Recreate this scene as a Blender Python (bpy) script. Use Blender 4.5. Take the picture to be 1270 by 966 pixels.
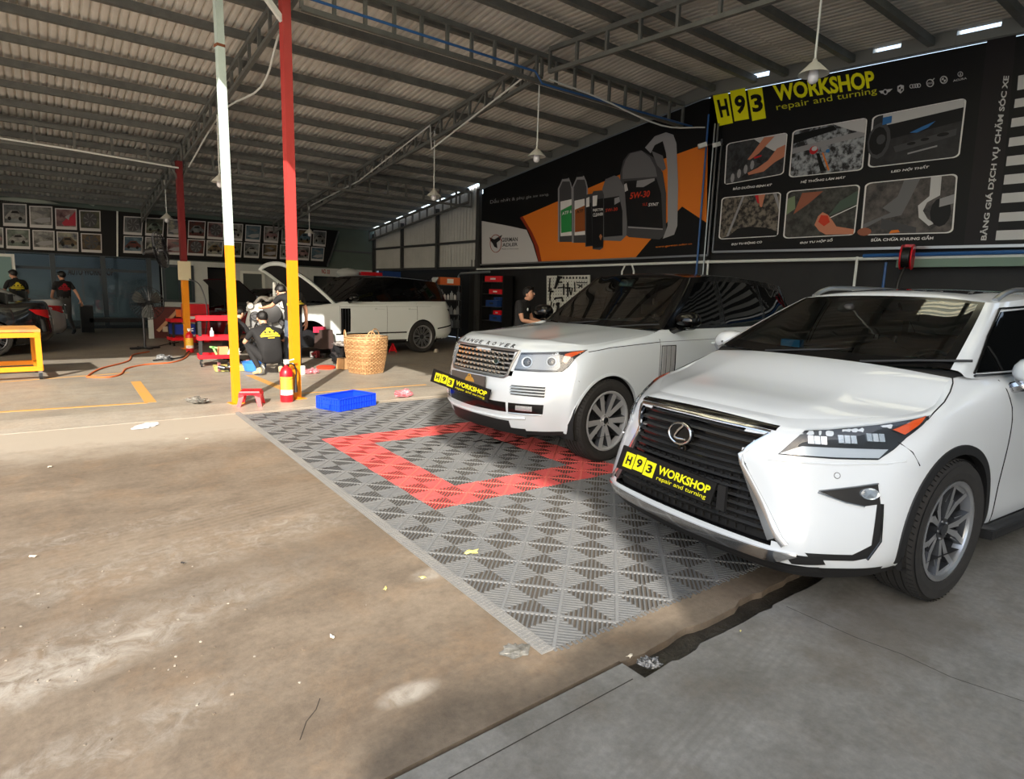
import bpy, bmesh, math, random
from math import sin, cos, pi, sqrt, atan2, radians as R
from mathutils import Vector as V, Matrix
from mathutils.bvhtree import BVHTree
from mathutils.geometry import delaunay_2d_cdt
random.seed(11)
SC = bpy.context.scene
for _o in list(bpy.data.objects): bpy.data.objects.remove(_o)
COL = SC.collection

# ---------------------------------------------------------------- camera
FPX, YAW, PITCH, ROLL, CAMH = 755.0, R(38.05), R(9.05), R(1.9), 1.537
_F = V((sin(YAW)*cos(PITCH), cos(YAW)*cos(PITCH), -sin(PITCH)))
_R0 = V((cos(YAW), -sin(YAW), 0)); _U0 = _R0.cross(_F)
_RT = cos(ROLL)*_R0 + sin(ROLL)*_U0; _UP = -sin(ROLL)*_R0 + cos(ROLL)*_U0
CAM = V((0, 0, CAMH))
cd = bpy.data.cameras.new('camera'); cam = bpy.data.objects.new('camera', cd); COL.objects.link(cam)
cd.sensor_width = 36; cd.lens = 36*FPX/1270; cd.clip_start = .05; cd.clip_end = 300
cam.matrix_world = Matrix(((_RT.x, _UP.x, -_F.x, CAM.x), (_RT.y, _UP.y, -_F.y, CAM.y), (_RT.z, _UP.z, -_F.z, CAM.z), (0, 0, 0, 1)))
SC.camera = cam

# ---------------------------------------------------------------- sky, sun, exposure
W = bpy.data.worlds.new('world'); SC.world = W; W.use_nodes = True
wn = W.node_tree.nodes; wl = W.node_tree.links; wn.clear()
sky = wn.new('ShaderNodeTexSky'); sky.sky_type = 'NISHITA'; sky.sun_disc = False
sky.sun_elevation = R(29); sky.sun_rotation = R(180+33.5); sky.dust_density = 4.0; sky.air_density = 1.3; sky.altitude = 20
mixc = wn.new('ShaderNodeMix'); mixc.data_type = 'RGBA'; mixc.inputs[0].default_value = .5
mixc.inputs[7].default_value = (.26, .31, .375, 1)
bg = wn.new('ShaderNodeBackground'); bg.inputs[1].default_value = 1.0
skm = wn.new('ShaderNodeVectorMath'); skm.operation = 'SCALE'; skm.inputs[3].default_value = .10
wo = wn.new('ShaderNodeOutputWorld')
wl.new(sky.outputs[0], skm.inputs[0]); wl.new(skm.outputs[0], mixc.inputs[6])
skm2 = wn.new('ShaderNodeVectorMath'); skm2.operation = 'SCALE'; skm2.inputs[3].default_value = 4.9
wl.new(mixc.outputs[2], skm2.inputs[0]); wl.new(skm2.outputs[0], bg.inputs[0]); wl.new(bg.outputs[0], wo.inputs[0])
sd = bpy.data.lights.new('sun', 'SUN'); sd.energy = 8.0; sd.angle = R(.4); sd.color = (1, .93, .84)
sun = bpy.data.objects.new('sun', sd); COL.objects.link(sun)
SUN_TRAVEL = V((.55*cos(R(28.6)), .835*cos(R(28.6)), -sin(R(28.6)))).normalized()
sun.rotation_euler = SUN_TRAVEL.to_track_quat('-Z', 'Y').to_euler()
SC.view_settings.view_transform = 'Standard'; SC.view_settings.look = 'None'
SC.view_settings.exposure = 0.28; SC.view_settings.gamma = 1.0
try: SC.view_settings.use_curve_mapping = False
except Exception: pass

# ---------------------------------------------------------------- measuring helpers (points on real planes)
def ray(px, py):
    return (_F*FPX + _RT*(px-635) - _UP*(py-483)).normalized()
def GZ(px, py, z=0.0):
    d = ray(px, py); return CAM + d*((z-CAM.z)/d.z)
def GX(px, py, X):
    d = ray(px, py); return CAM + d*(X/d.x)
def GY(px, py, Y):
    d = ray(px, py); return CAM + d*(Y/d.y)

# ---------------------------------------------------------------- colours and materials
def lin(c): return c/12.92 if c <= .04045 else ((c+.055)/1.055)**2.4
def rgb(r, g=None, b=None):
    if g is None: g = b = r
    return (lin(r/255), lin(g/255), lin(b/255), 1)
MATS = {}
def pm(name, col, rough=.5, metal=0., coat=0., spec=.5, emis=0, noise=None, bump=None, alpha=1, sub=None, trans=0):
    """noise=(scale, colour2, contrast) ; bump=(scale, strength)"""
    if name in MATS: return MATS[name]
    m = bpy.data.materials.new(name); MATS[name] = m; m.use_nodes = True
    nt = m.node_tree; n = nt.nodes; l = nt.links; p = n['Principled BSDF']
    p.inputs['Base Color'].default_value = col; p.inputs['Roughness'].default_value = rough
    p.inputs['Metallic'].default_value = metal; p.inputs['Specular IOR Level'].default_value = spec
    p.inputs['Coat Weight'].default_value = coat; p.inputs['Coat Roughness'].default_value = .03
    if trans: p.inputs['Transmission Weight'].default_value = trans
    if emis: p.inputs['Emission Color'].default_value = col; p.inputs['Emission Strength'].default_value = emis
    if noise or bump:
        tc = n.new('ShaderNodeTexCoord')
    if noise:
        nz = n.new('ShaderNodeTexNoise'); nz.inputs['Scale'].default_value = noise[0]; nz.inputs['Detail'].default_value = 6
        nz.inputs['Roughness'].default_value = .65
        l.new(tc.outputs['Object'], nz.inputs['Vector'])
        cr_ = n.new('ShaderNodeValToRGB'); k = noise[2] if len(noise) > 2 else .2
        cr_.color_ramp.elements[0].position = .5-k; cr_.color_ramp.elements[1].position = .5+k
        cr_.color_ramp.elements[0].color = col; cr_.color_ramp.elements[1].color = noise[1]
        l.new(nz.outputs[0], cr_.inputs[0]); l.new(cr_.outputs[0], p.inputs['Base Color'])
    if bump:
        nb = n.new('ShaderNodeTexNoise'); nb.inputs['Scale'].default_value = bump[0]; nb.inputs['Detail'].default_value = 5
        l.new(tc.outputs['Object'], nb.inputs['Vector'])
        b = n.new('ShaderNodeBump'); b.inputs['Strength'].default_value = bump[1]; b.inputs['Distance'].default_value = .02
        l.new(nb.outputs[0], b.inputs['Height']); l.new(b.outputs[0], p.inputs['Normal'])
    return m
def glassm(name, tint, gloss=.05, ior=1.45, rough=0.0):
    """thin pane: tinted see-through plus mirror reflection by angle"""
    if name in MATS: return MATS[name]
    m = bpy.data.materials.new(name); MATS[name] = m; m.use_nodes = True
    n = m.node_tree.nodes; l = m.node_tree.links; n.clear()
    o = n.new('ShaderNodeOutputMaterial'); t = n.new('ShaderNodeBsdfTransparent'); t.inputs[0].default_value = tint
    g = n.new('ShaderNodeBsdfGlossy'); g.inputs['Roughness'].default_value = rough; g.inputs[0].default_value = (1, 1, 1, 1)
    f = n.new('ShaderNodeFresnel'); f.inputs[0].default_value = ior; x = n.new('ShaderNodeMixShader')
    l.new(f.outputs[0], x.inputs[0]); l.new(t.outputs[0], x.inputs[1]); l.new(g.outputs[0], x.inputs[2]); l.new(x.outputs[0], o.inputs[0])
    return m

# ---------------------------------------------------------------- mesh helpers
class MB:
    def __init__(s): s.v = []; s.f = []; s.m = []; s.s = []; s.mats = []; s.M = None
    def mi(s, m):
        if m not in s.mats: s.mats.append(m)
        return s.mats.index(m)
    def add(s, vs, fs, mat, smooth=False):
        b = len(s.v); k = s.mi(mat)
        if s.M is not None: vs = [s.M @ V(v) for v in vs]
        s.v += [tuple(v) for v in vs]
        for f in fs: s.f.append([b+i for i in f]); s.m.append(k); s.s.append(smooth)
    def box(s, c, d, mat, rz=0, rot=None, taper=1.0):
        M = Matrix.Translation(c) @ (rot.to_4x4() if rot is not None else Matrix.Rotation(rz, 4, 'Z'))
        hx, hy, hz = d[0]/2, d[1]/2, d[2]/2
        vs = [M @ V((x*(taper if z > 0 else 1), y*(taper if z > 0 else 1), z)) for x, y, z in
              [(-hx, -hy, -hz), (hx, -hy, -hz), (hx, hy, -hz), (-hx, hy, -hz), (-hx, -hy, hz), (hx, -hy, hz), (hx, hy, hz), (-hx, hy, hz)]]
        s.add(vs, [(0, 3, 2, 1), (4, 5, 6, 7), (0, 1, 5, 4), (1, 2, 6, 5), (2, 3, 7, 6), (3, 0, 4, 7)], mat)
        return s
    def bar(s, a, b, w, h, mat, up=V((0, 0, 1))):
        a = V(a); b = V(b); d = (b-a).normalized()
        sx = d.cross(up)
        if sx.length < 1e-4: sx = d.cross(V((0, 1, 0)))
        sx.normalize(); sy = sx.cross(d).normalized()
        o = [(-.5, -.5), (.5, -.5), (.5, .5), (-.5, .5)]
        vs = [p+sx*w*i+sy*h*j for p in (a, b) for i, j in o]
        s.add(vs, [(0, 1, 2, 3), (7, 6, 5, 4), (0, 4, 5, 1), (1, 5, 6, 2), (2, 6, 7, 3), (3, 7, 4, 0)], mat)
        return s
    def tube(s, pts, r, mat, n=8, closed=False, smooth=True, flat=None):
        """r number or list; flat=(scale, axis) squashes the section across axis"""
        pts = [V(p) for p in pts]; N = len(pts); rr = r if isinstance(r, (list, tuple)) else [r]*N
        vs = []; prev = None
        for i, p in enumerate(pts):
            if closed: d = pts[(i+1) % N]-pts[i-1]
            else: d = pts[min(i+1, N-1)]-pts[max(i-1, 0)]
            if d.length < 1e-9: d = V((0, 0, 1))
            d.normalize()
            if prev is None:
                a = d.orthogonal().normalized()
            else:
                a = prev - d*prev.dot(d)
                a = a.normalized() if a.length > 1e-6 else d.orthogonal().normalized()
            prev = a; b = d.cross(a)
            for k in range(n):
                t = 2*pi*k/n; vs.append(p+(a*cos(t)+b*sin(t))*rr[i])
        fs = []
        for i in range(N if closed else N-1):
            j = (i+1) % N
            for k in range(n): fs.append((i*n+k, i*n+(k+1) % n, j*n+(k+1) % n, j*n+k))
        if not closed:
            fs.append(tuple(reversed(range(n)))); fs.append(tuple((N-1)*n+k for k in range(n)))
        s.add(vs, fs, mat, smooth); return s
    def lathe(s, prof, mat, n=24, M=None, smooth=True, a0=0, a1=2*pi, mats=None):
        """profile (radius, height) about Z of M"""
        M = M or Matrix.Identity(4); full = abs(a1-a0-2*pi) < 1e-6; K = n if full else n+1
        vs = [M @ V((r*cos(a0+(a1-a0)*k/n), r*sin(a0+(a1-a0)*k/n), z)) for r, z in prof for k in range(K)]
        for i in range(len(prof)-1):
            fs = [(i*K+k, i*K+(k+1) % K, (i+1)*K+(k+1) % K, (i+1)*K+k) for k in range(n)]
            if i == 0: s_b = len(s.v); s.add(vs, fs, mats[0] if mats else mat, smooth)
            else:
                kk = s.mi(mats[i] if mats else mat)
                for f in fs: s.f.append([s_b+q for q in f]); s.m.append(kk); s.s.append(smooth)
        return s
    def cyl(s, a, b, r, mat, n=16, r2=None, smooth=True):
        return s.tube([a, b], [r, r if r2 is None else r2], mat, n, smooth=smooth)
    def ball(s, c, r, mat, n=12, sc=(1, 1, 1)):
        m = max(4, n//2); c = V(c)
        prof = [(max(1e-4, sin(pi*i/m))*r, -cos(pi*i/m)*r) for i in range(m+1)]
        return s.lathe(prof, mat, n, Matrix.Translation(c) @ Matrix.Diagonal((sc[0], sc[1], sc[2], 1)))
    def poly(s, pts, mat, th=0, nrm=None):
        """planar polygon, optional thickness along nrm"""
        pts = [V(p) for p in pts]; n = len(pts)
        if not th: s.add(pts, [tuple(range(n))], mat); return s
        q = [p+nrm*th for p in pts]
        s.add(pts+q, [tuple(reversed(range(n))), tuple(range(n, 2*n))]+[(i, (i+1) % n, n+(i+1) % n, n+i) for i in range(n)], mat)
        return s
    def grid(s, g, mat, smooth=True, mfun=None, skip=None, both=False):
        """g[row][col] of points"""
        nr = len(g); nc = len(g[0]); vs = [p for r in g for p in r]; b = len(s.v)
        if s.M is not None: vs = [s.M @ V(v) for v in vs]
        s.v += [tuple(v) for v in vs]; dm = s.mi(mat)
        for i in range(nr-1):
            for j in range(nc-1):
                if skip and skip(i, j): continue
                s.f.append([b+i*nc+j, b+i*nc+j+1, b+(i+1)*nc+j+1, b+(i+1)*nc+j])
                s.m.append(s.mi(mfun(i, j)) if mfun else dm); s.s.append(smooth)
        return s
    def build(s, name, parent=None, loc=None, rz=0, sharp=40, fix=True):
        me = bpy.data.meshes.new(name); me.from_pydata(s.v, [], s.f)
        for m in s.mats: me.materials.append(m)
        me.polygons.foreach_set('material_index', s.m); me.polygons.foreach_set('use_smooth', s.s); me.update()
        if fix:
            bm = bmesh.new(); bm.from_mesh(me); bmesh.ops.recalc_face_normals(bm, faces=bm.faces); bm.to_mesh(me); bm.free()
        if any(s.s): me.set_sharp_from_angle(angle=R(sharp))
        return link(name, me, parent, loc, rz)
def link(name, me, parent=None, loc=None, rz=0):
    o = bpy.data.objects.new(name, me); COL.objects.link(o)
    if parent is not None: o.parent = parent
    if loc is not None: o.location = loc
    o.rotation_euler[2] = rz
    return o
def tag(o, label=None, cat=None, group=None, kind=None):
    if label: o['label'] = label
    if cat: o['category'] = cat
    if group: o['group'] = group
    if kind: o['kind'] = kind
    return o
def thing(name, label, cat, loc=(0, 0, 0), rz=0, group=None):
    return tag(link(name, None, None, loc, rz), label, cat, group)
def struct(name, loc=(0, 0, 0)):
    return tag(link(name, None, None, loc), kind='structure')
def dup(root, loc, rz, label=None, group=None):
    r = root.copy(); COL.objects.link(r); r.location = loc; r.rotation_euler = (0, 0, rz)
    if label: r['label'] = label
    if group: r['group'] = group
    for ch in list(root.children):
        c = ch.copy(); COL.objects.link(c); c.parent = r
        for g in ch.children:
            d = g.copy(); COL.objects.link(d); d.parent = c
    return r

# text turned into flat mesh, mapped on a quad given by a function (u,v)->point
def text2d(t, bold=0.0, shear=0.0):
    c = bpy.data.curves.new('t', 'FONT'); c.body = t; c.size = 1; c.offset = bold; c.shear = shear; c.resolution_u = 3
    o = bpy.data.objects.new('t', c); COL.objects.link(o)
    dg = bpy.context.evaluated_depsgraph_get(); me = bpy.data.meshes.new_from_object(o.evaluated_get(dg))
    vs = [V(v.co) for v in me.vertices]; fs = [tuple(p.vertices) for p in me.polygons]
    bpy.data.objects.remove(o); bpy.data.curves.remove(c); bpy.data.meshes.remove(me)
    if not vs: return [], []
    x0 = min(v.x for v in vs); x1 = max(v.x for v in vs); y0 = min(v.y for v in vs); y1 = max(v.y for v in vs)
    return [((v.x-x0)/max(1e-6, x1-x0), (v.y-y0)/max(1e-6, y1-y0)) for v in vs], fs
def put_text(mb, t, fn, mat, bold=0., shear=0.):
    uv, fs = text2d(t, bold, shear)
    if uv: mb.add([fn(u, v) for u, v in uv], fs, mat)
def quadfn(bl, br, tr, tl, proj=None):
    def fn(u, v):
        a = [(bl[i]*(1-u)+br[i]*u)*(1-v)+(tl[i]*(1-u)+tr[i]*u)*v for i in range(len(bl))]
        return proj(*a) if proj else V(a)
    return fn
# ================================================================ THE SETTING
XW, YB, YR = 10.8, 23.1, 7.7          # right wall, back wall, ridge
def zr(y): return 5.62-.118*(y-YR) if y > YR else 5.62+.055*(y-YR)
M_steel = pm('grey painted steel', rgb(112, 114, 110), .55, noise=(6, rgb(88, 90, 87), .25))
M_steeld = pm('dark steel', rgb(58, 60, 60), .5)
M_white = pm('white paint', rgb(222, 226, 222), .5)
M_black = pm('black satin', rgb(14, 14, 15), .45)
M_blackm = pm('black matt', rgb(17, 17, 18), .8)
M_wallw = pm('pale grey wall', rgb(196, 202, 202), .8, noise=(2, rgb(178, 184, 184), .3))
M_glass = glassm('window glass', (.62, .68, .70, 1))

def concrete(name, base, dark, light, kind):
    m = bpy.data.materials.new(name); m.use_nodes = True; nt = m.node_tree; n = nt.nodes; l = nt.links; p = n['Principled BSDF']
    g = n.new('ShaderNodeNewGeometry')
    def noise(sc, det, ro, scale=(1, 1, 1), rot=0, dist=0):
        mp = n.new('ShaderNodeMapping'); mp.inputs['Scale'].default_value = scale; mp.inputs['Rotation'].default_value = (0, 0, rot)
        l.new(g.outputs['Position'], mp.inputs[0]); z = n.new('ShaderNodeTexNoise'); z.inputs['Scale'].default_value = sc
        z.inputs['Detail'].default_value = det; z.inputs['Roughness'].default_value = ro; z.inputs['Distortion'].default_value = dist
        l.new(mp.outputs[0], z.inputs['Vector']); return z.outputs[0]
    def ramp(f, a, b, c0=(0, 0, 0, 1), c1=(1, 1, 1, 1)):
        r = n.new('ShaderNodeValToRGB'); r.color_ramp.elements[0].position = a; r.color_ramp.elements[1].position = b
        r.color_ramp.elements[0].color = c0; r.color_ramp.elements[1].color = c1; l.new(f, r.inputs[0]); return r.outputs[0]
    def mix(f, a, b, mode='MIX'):
        x = n.new('ShaderNodeMix'); x.data_type = 'RGBA'; x.blend_type = mode
        if isinstance(f, (int, float)): x.inputs[0].default_value = f
        else: l.new(f, x.inputs[0])
        for i, q in ((6, a), (7, b)):
            if isinstance(q, tuple): x.inputs[i].default_value = q
            else: l.new(q, x.inputs[i])
        return x.outputs[2]
    def mul(a, b):
        x = n.new('ShaderNodeMath'); x.operation = 'MULTIPLY'
        for i, q in enumerate((a, b)):
            if isinstance(q, (int, float)): x.inputs[i].default_value = q
            else: l.new(q, x.inputs[i])
        return x.outputs[0]
    def spot(x, y, rx, ry, rot=0, fall=1.0):
        mp = n.new('ShaderNodeMapping'); mp.vector_type = 'TEXTURE'; mp.inputs['Location'].default_value = (x, y, 0)
        mp.inputs['Rotation'].default_value = (0, 0, rot); mp.inputs['Scale'].default_value = (rx, ry, 1e3)
        l.new(g.outputs['Position'], mp.inputs[0]); gr = n.new('ShaderNodeTexGradient'); gr.gradient_type = 'SPHERICAL'
        l.new(mp.outputs[0], gr.inputs[0]); return gr.outputs[1]
    warm = {'yard': rgb(138, 110, 80), 'road': rgb(118, 104, 88), 'in': rgb(164, 138, 104)}[kind]
    big = noise(.55, 6, .6); streak = noise(1.6, 7, .66, (.62, 1.35, 1), R(-20) if kind != 'in' else R(-12), .4)
    fine = noise(26, 6, .7); mid = noise(4.5, 8, .66)
    c = mix(ramp(big, .38, .62), base, dark)
    c = mix(ramp(streak, .34, .78), c, light)
    c = mix(mul(ramp(mid, .47, .66), .6), c, dark)
    c = mix(mul(ramp(noise(2.3, 7, .7, (1, 1, 1), 0, .5), .5, .70), .32), c, warm)
    c = mix(.9, c, ramp(fine, .2, .8, (.34, .34, .34, 1), (.62, .62, .62, 1)), 'OVERLAY')
    if kind == 'yard':
        sx = n.new('ShaderNodeSeparateXYZ'); l.new(g.outputs['Position'], sx.inputs[0])
        mr = n.new('ShaderNodeMapRange'); mr.inputs[1].default_value = 5.6; mr.inputs[2].default_value = 7.5; l.new(sx.outputs[1], mr.inputs[0])
        ad = n.new('ShaderNodeMath'); ad.operation = 'ADD'; l.new(mr.outputs[0], ad.inputs[0]); l.new(mul(mid, .7), ad.inputs[1])
        c = mix(mul(ramp(ad.outputs[0], .62, 1.15), .85), c, rgb(162, 153, 139))
        sc = noise(9, 9, .75, (1, 1, 1), 0, .6)
        chalk = (.40, .37, .32, 1)
        for (x, y, rx, ry, ro, lo) in ((.15, 3.0, 1.3, .33, R(14), .46), (-.25, 2.75, .8, .2, R(12), .40), (.7, 3.75, 1.6, .35, R(8), .50), (1.03, 1.90, .15, .07, 0, .30), (1.62, 2.72, .15, .09, 0, .36), (-.1, 2.2, .9, .2, R(10), .5), (.2, 4.3, 1.4, .2, R(2), .52)):
            k = mul(ramp(spot(x, y, rx, ry, ro), .0, .55), ramp(sc, lo-.04, lo+.26)); c = mix(mul(k, .6), c, chalk)
        # tyre tracks across the yard
        wv = n.new('ShaderNodeTexWave'); wv.inputs['Scale'].default_value = 5.5; wv.inputs['Distortion'].default_value = 1.2; wv.inputs['Detail'].default_value = 2
        mp = n.new('ShaderNodeMapping'); mp.inputs['Rotation'].default_value = (0, 0, R(78)); l.new(g.outputs['Position'], mp.inputs[0]); l.new(mp.outputs[0], wv.inputs[0])
        k = mul(mul(ramp(wv.outputs[1], .55, .8), ramp(spot(.9, 4.05, 1.9, .55, R(10)), 0, .6)), .28); c = mix(k, c, light)
        c = mix(mul(ramp(spot(1.35, 3.35, 2.2, .28, R(8)), 0, .5), .35), c, dark)
    if kind == 'road':
        wv = n.new('ShaderNodeTexWave'); wv.inputs['Scale'].default_value = 9; wv.inputs['Distortion'].default_value = 1.5
        mp = n.new('ShaderNodeMapping'); mp.inputs['Rotation'].default_value = (0, 0, R(80)); l.new(g.outputs['Position'], mp.inputs[0]); l.new(mp.outputs[0], wv.inputs[0])
        k = mul(mul(ramp(wv.outputs[1], .4, .9), ramp(spot(1.9, 1.15, 1.3, .22, R(8)), 0, .9)), .3); c = mix(k, c, dark)
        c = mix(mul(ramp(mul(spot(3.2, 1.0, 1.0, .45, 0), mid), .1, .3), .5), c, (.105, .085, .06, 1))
    l.new(c, p.inputs['Base Color']); p.inputs['Roughness'].default_value = .72 if kind != 'in' else .5
    b = n.new('ShaderNodeBump'); b.inputs['Strength'].default_value = .35; b.inputs['Distance'].default_value = .006
    l.new(noise(40, 8, .75), b.inputs['Height']); l.new(b.outputs[0], p.inputs['Normal'])
    return m
M_yard = concrete('brown dusty concrete', rgb(112, 99, 84), rgb(92, 80, 67), rgb(132, 119, 103), 'yard')
M_road = concrete('grey road concrete', rgb(126, 123, 117), rgb(104, 101, 94), rgb(142, 140, 135), 'road')
M_kerb = concrete('pale threshold concrete', rgb(160, 152, 140), rgb(142, 134, 122), rgb(172, 164, 151), 'in')
M_inner = concrete('worn indoor concrete', rgb(146, 139, 127), rgb(120, 114, 105), rgb(160, 152, 138), 'in')

def slab(name, x0, x1, y0, y1, mat, z=0, th=.15):
    m = MB(); m.box(((x0+x1)/2, (y0+y1)/2, z-th/2), (x1-x0, y1-y0, th), mat); o = m.build(name); return tag(o, kind='structure')
slab('floor', -16, XW+.2, 8.37, YB+6, M_inner)
slab('floor', -16, XW+.2, 7.62, 8.365, M_kerb, .004)
slab('floor', -30, XW+.2, 1.575, 7.615, M_yard)
slab('floor', 1.86, XW+.2, -30, 1.43, M_road)
slab('floor', -30, 1.86, -30, 1.555, M_road)
m = MB(); m.box((6.5, 1.5, -.055), (9.4, .2, .04), pm('wet drain grime', rgb(34, 32, 29), .35, noise=(9, rgb(58, 54, 47), .2), bump=(30, .6)))
m.box((-7, 1.56, -.06), (18, .06, .04), M_blackm); tag(m.build('trim_1'), kind='structure')
# broken lip of the drain
rnd = random.Random(3)
def ragged(y0, amp, mat, x0=1.86, x1=9.5, sgn=1):
    m = MB(); top = []; x = x0
    while x < x1: top.append((x, y0+sgn*rnd.uniform(-.2, 1)*amp)); x += rnd.uniform(.03, .14)
    out = [V((x0, y0-sgn*.02, .0012))]+[V((a, b_, .0012)) for a, b_ in top]+[V((x1, y0-sgn*.02, .0012))]
    for i in range(1, len(out)-2):
        a, b_ = out[i], out[i+1]; c_, d_ = V((b_.x, y0-sgn*.03, .0012)), V((a.x, y0-sgn*.03, .0012)); m.add([a, b_, c_, d_, a+V((0, 0, -.05)), b_+V((0, 0, -.05))], [(0, 1, 2, 3), (0, 4, 5, 1)], mat)
    return m
tag(ragged(1.43, .022, M_road).build('trim_2'), kind='structure')
tag(ragged(1.575, .03, M_yard, sgn=-1).build('trim_4'), kind='structure')
# cracks as thin dark grooves
m = MB(); ck = pm('crack', rgb(46, 40, 33), .9)
def crack(pts, w):
    for a, b in zip(pts[:-1], pts[1:]):
        a = V((a[0], a[1], .0008)); b = V((b[0], b[1], .0008)); d = (b-a).normalized(); s_ = V((-d.y, d.x, 0))*w/2
        m.add([a-s_, b-s_, b+s_, a+s_], [(0, 1, 2, 3)], ck)
def gp(*pxs): return [GZ(*p)[:2] for p in pxs]
crack(gp((372, 918), (380, 895), (392, 880), (397, 866)), .004)
crack(gp((556, 966), (785, 842)), .005)
crack(gp((975, 752), (1060, 790), (1120, 812), (1180, 840), (1270, 870)), .004)
tag(m.build('trim_3'), kind='structure')

# ---------------------------------------------------------------- roof: corrugated sheets, purlins, trusses
def roofmat(name, a, b):
    m = pm(name, a, .75, noise=(1.3, b, .25), bump=(14, .2)); return m
M_roof = roofmat('fibre cement sheet', rgb(226, 223, 215), rgb(196, 193, 186))
M_roof2 = roofmat('weathered fibre cement sheet', rgb(208, 206, 199), rgb(168, 166, 160))
M_clear = bpy.data.materials.new('yellowed translucent sheet'); M_clear.use_nodes = True
_n = M_clear.node_tree.nodes; _l = M_clear.node_tree.links; _n.clear()
_o = _n.new('ShaderNodeOutputMaterial'); _t = _n.new('ShaderNodeBsdfTranslucent'); _t.inputs[0].default_value = rgb(236, 226, 190)
_d = _n.new('ShaderNodeBsdfDiffuse'); _d.inputs[0].default_value = rgb(214, 206, 176); _x = _n.new('ShaderNodeMixShader'); _x.inputs[0].default_value = .2
_l.new(_t.outputs[0], _x.inputs[1]); _l.new(_d.outputs[0], _x.inputs[2]); _l.new(_x.outputs[0], _o.inputs[0])
SW, PITCHW = 1.05, 1.05/9
roof = struct('ceiling')
_sheets = {}
def sheet(x, ya, yb, mat, lift=0):
    key = (round(yb-ya, 2), mat.name, ya > YR-.5)
    sl = -.118 if ya > YR-.5 else .055
    if key not in _sheets:
        g = []
        L = yb-ya; pr = []
        for i in range(9):
            for f_, h_ in ((0, 0), (.28, -.007), (.56, 0), (.68, .020), (.78, .036), (.88, .020)): pr.append(((i+f_)*PITCHW, h_))
        pr.append((SW+.02, -.002))
        for yy in (0, L): g.append([V((xx, yy, sl*yy+hh)) for xx, hh in pr])
        b = MB(); b.grid(g, mat); mat == M_clear or b.grid([[p+V((0, 0, .008)) for p in r] for r in g], mat)
        o = b.build('roof_sheet', roof, fix=False); _sheets[key] = o.data; bpy.data.objects.remove(o)
    return link('roof_sheet', _sheets[key], roof, (x, ya, zr(ya)+.06+lift))
ncol = int(round((XW-.05+16)/SW))
for c in range(ncol):
    x = XW-.06-(c+1)*SW
    rows = [7.66, 11.55, 15.45, 19.35, 23.2]
    for r in range(4): sheet(x, rows[r]-.08, rows[r+1], M_roof if (c*7+r*3) % 5 else M_roof2, .012*(3-r))
    sheet(x, 5.70, 7.75, M_clear if 1.4 < x < 3.5 else (M_roof2 if x > 5 else M_roof), .02)
    if x > -.4:
        y = 5.80; k = 0
        while y > (-7.0 if x > 5 else -1.0):
            y2 = y-2.35
            mt = M_clear if ((k > 0 and x > .5 and ((c+k*3) % 4 == 1)) or (k == 0 and 1.2 < x < 5.0 and c % 3)) else M_roof2
            sheet(x, y2-.05, y, mt, .0); y = y2; k += 1
# unseen block added behind the camera, outline shaped to shade the near cars
nb = struct('shade_caster')
prof = [(-7.35, 0), (-7.35, 8.05), (-7.0, 8.12), (-6.6, 8.02), (-6.2, 8.08), (-5.67, 7.97), (-5.66, 8.2), (-5.76, 8.5), (-5.84, 8.95), (-5.64, 9.1), (-5.35, 9.2), (-5.9, 9.35), (-6.4, 9.7), (-6.9, 10), (-7.3, 10.4), (-7.45, 11.0), (-7.4, 12.0), (-6, 12.6), (6, 12.6), (14, 9), (14, 0)]
m = MB(); m.poly([V((x, -10.6, z)) for x, z in prof], pm('shade block render', rgb(176, 172, 162), .85), 3, V((0, -1, 0))); m.build('shade_block', nb)
pb = {}
def purlin(y, x0, x1):
    m = MB(); z = zr(y)
    m.box(((x0+x1)/2, y, z-.04), (x1-x0, .055, .11), M_steel)
    m.box(((x0+x1)/2, y+.03, z-.09), (x1-x0, .06, .012), M_steel); return m.build('purlin', roof)
y = 8.55
while y < YB: purlin(y, -16, XW-.1); y += .95
y = 6.15; purlin(7.62, -16, XW-.1); purlin(6.75, -16, XW-.1)
while y > -7.0: purlin(y, .3 if y > -1.2 else 5.2, XW-.1); y -= 1.12

def truss(pts_top, pts_bot, n, diag=False):
    """top and bottom chord (two points each), n web posts"""
    t = MB(); a, b = V(pts_top[0]), V(pts_top[1]); t.bar(a, b, .06, .07, M_steel); o = t.build('truss', roof)
    t = MB(); c, d = V(pts_bot[0]), V(pts_bot[1]); t.bar(c, d, .06, .06, M_steel); t.build('bottom_chord', o)
    w = MB()
    for i in range(n+1):
        f = i/n; p = a.lerp(b, f); q = c.lerp(d, f); w.bar(p, q, .045, .045, M_steel)
        if diag and i < n:
            w.bar(c.lerp(d, (i+1)/n), p, .025, .025, M_steel)
    w.build('web_post', o)
def ytruss(x, ya, yb, dep=.34, n=12, diag=False):
    truss(((x, ya, zr(ya)-.12), (x, yb, zr(yb)-.12)), ((x, ya, zr(ya)-.12-dep), (x, yb, zr(yb)-.12-dep)), n, diag)
def xtruss(y, xa, xb, top=.16, dep=.42, n=20):
    truss(((xa, y, zr(y)-top), (xb, y, zr(y)-top)), ((xa, y, zr(y)-top-dep), (xb, y, zr(y)-top-dep)), n)
for x in (-5.0, -1.1, 2.85, 6.9):
    ytruss(x, 8.3, 15.75, n=14, diag=x > 5); ytruss(x, 15.9, 22.9, n=12)
for x in (2.85, 6.9): ytruss(x, -.8, 8.1, n=14)
ytruss(10.55, 15.9, 22.9, n=14); 
xtruss(8.25, 2.9, 10.6, n=18); xtruss(15.82, -14, 2.8, n=26); xtruss(15.82, 2.9, 10.6, n=14, top=.2)

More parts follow.
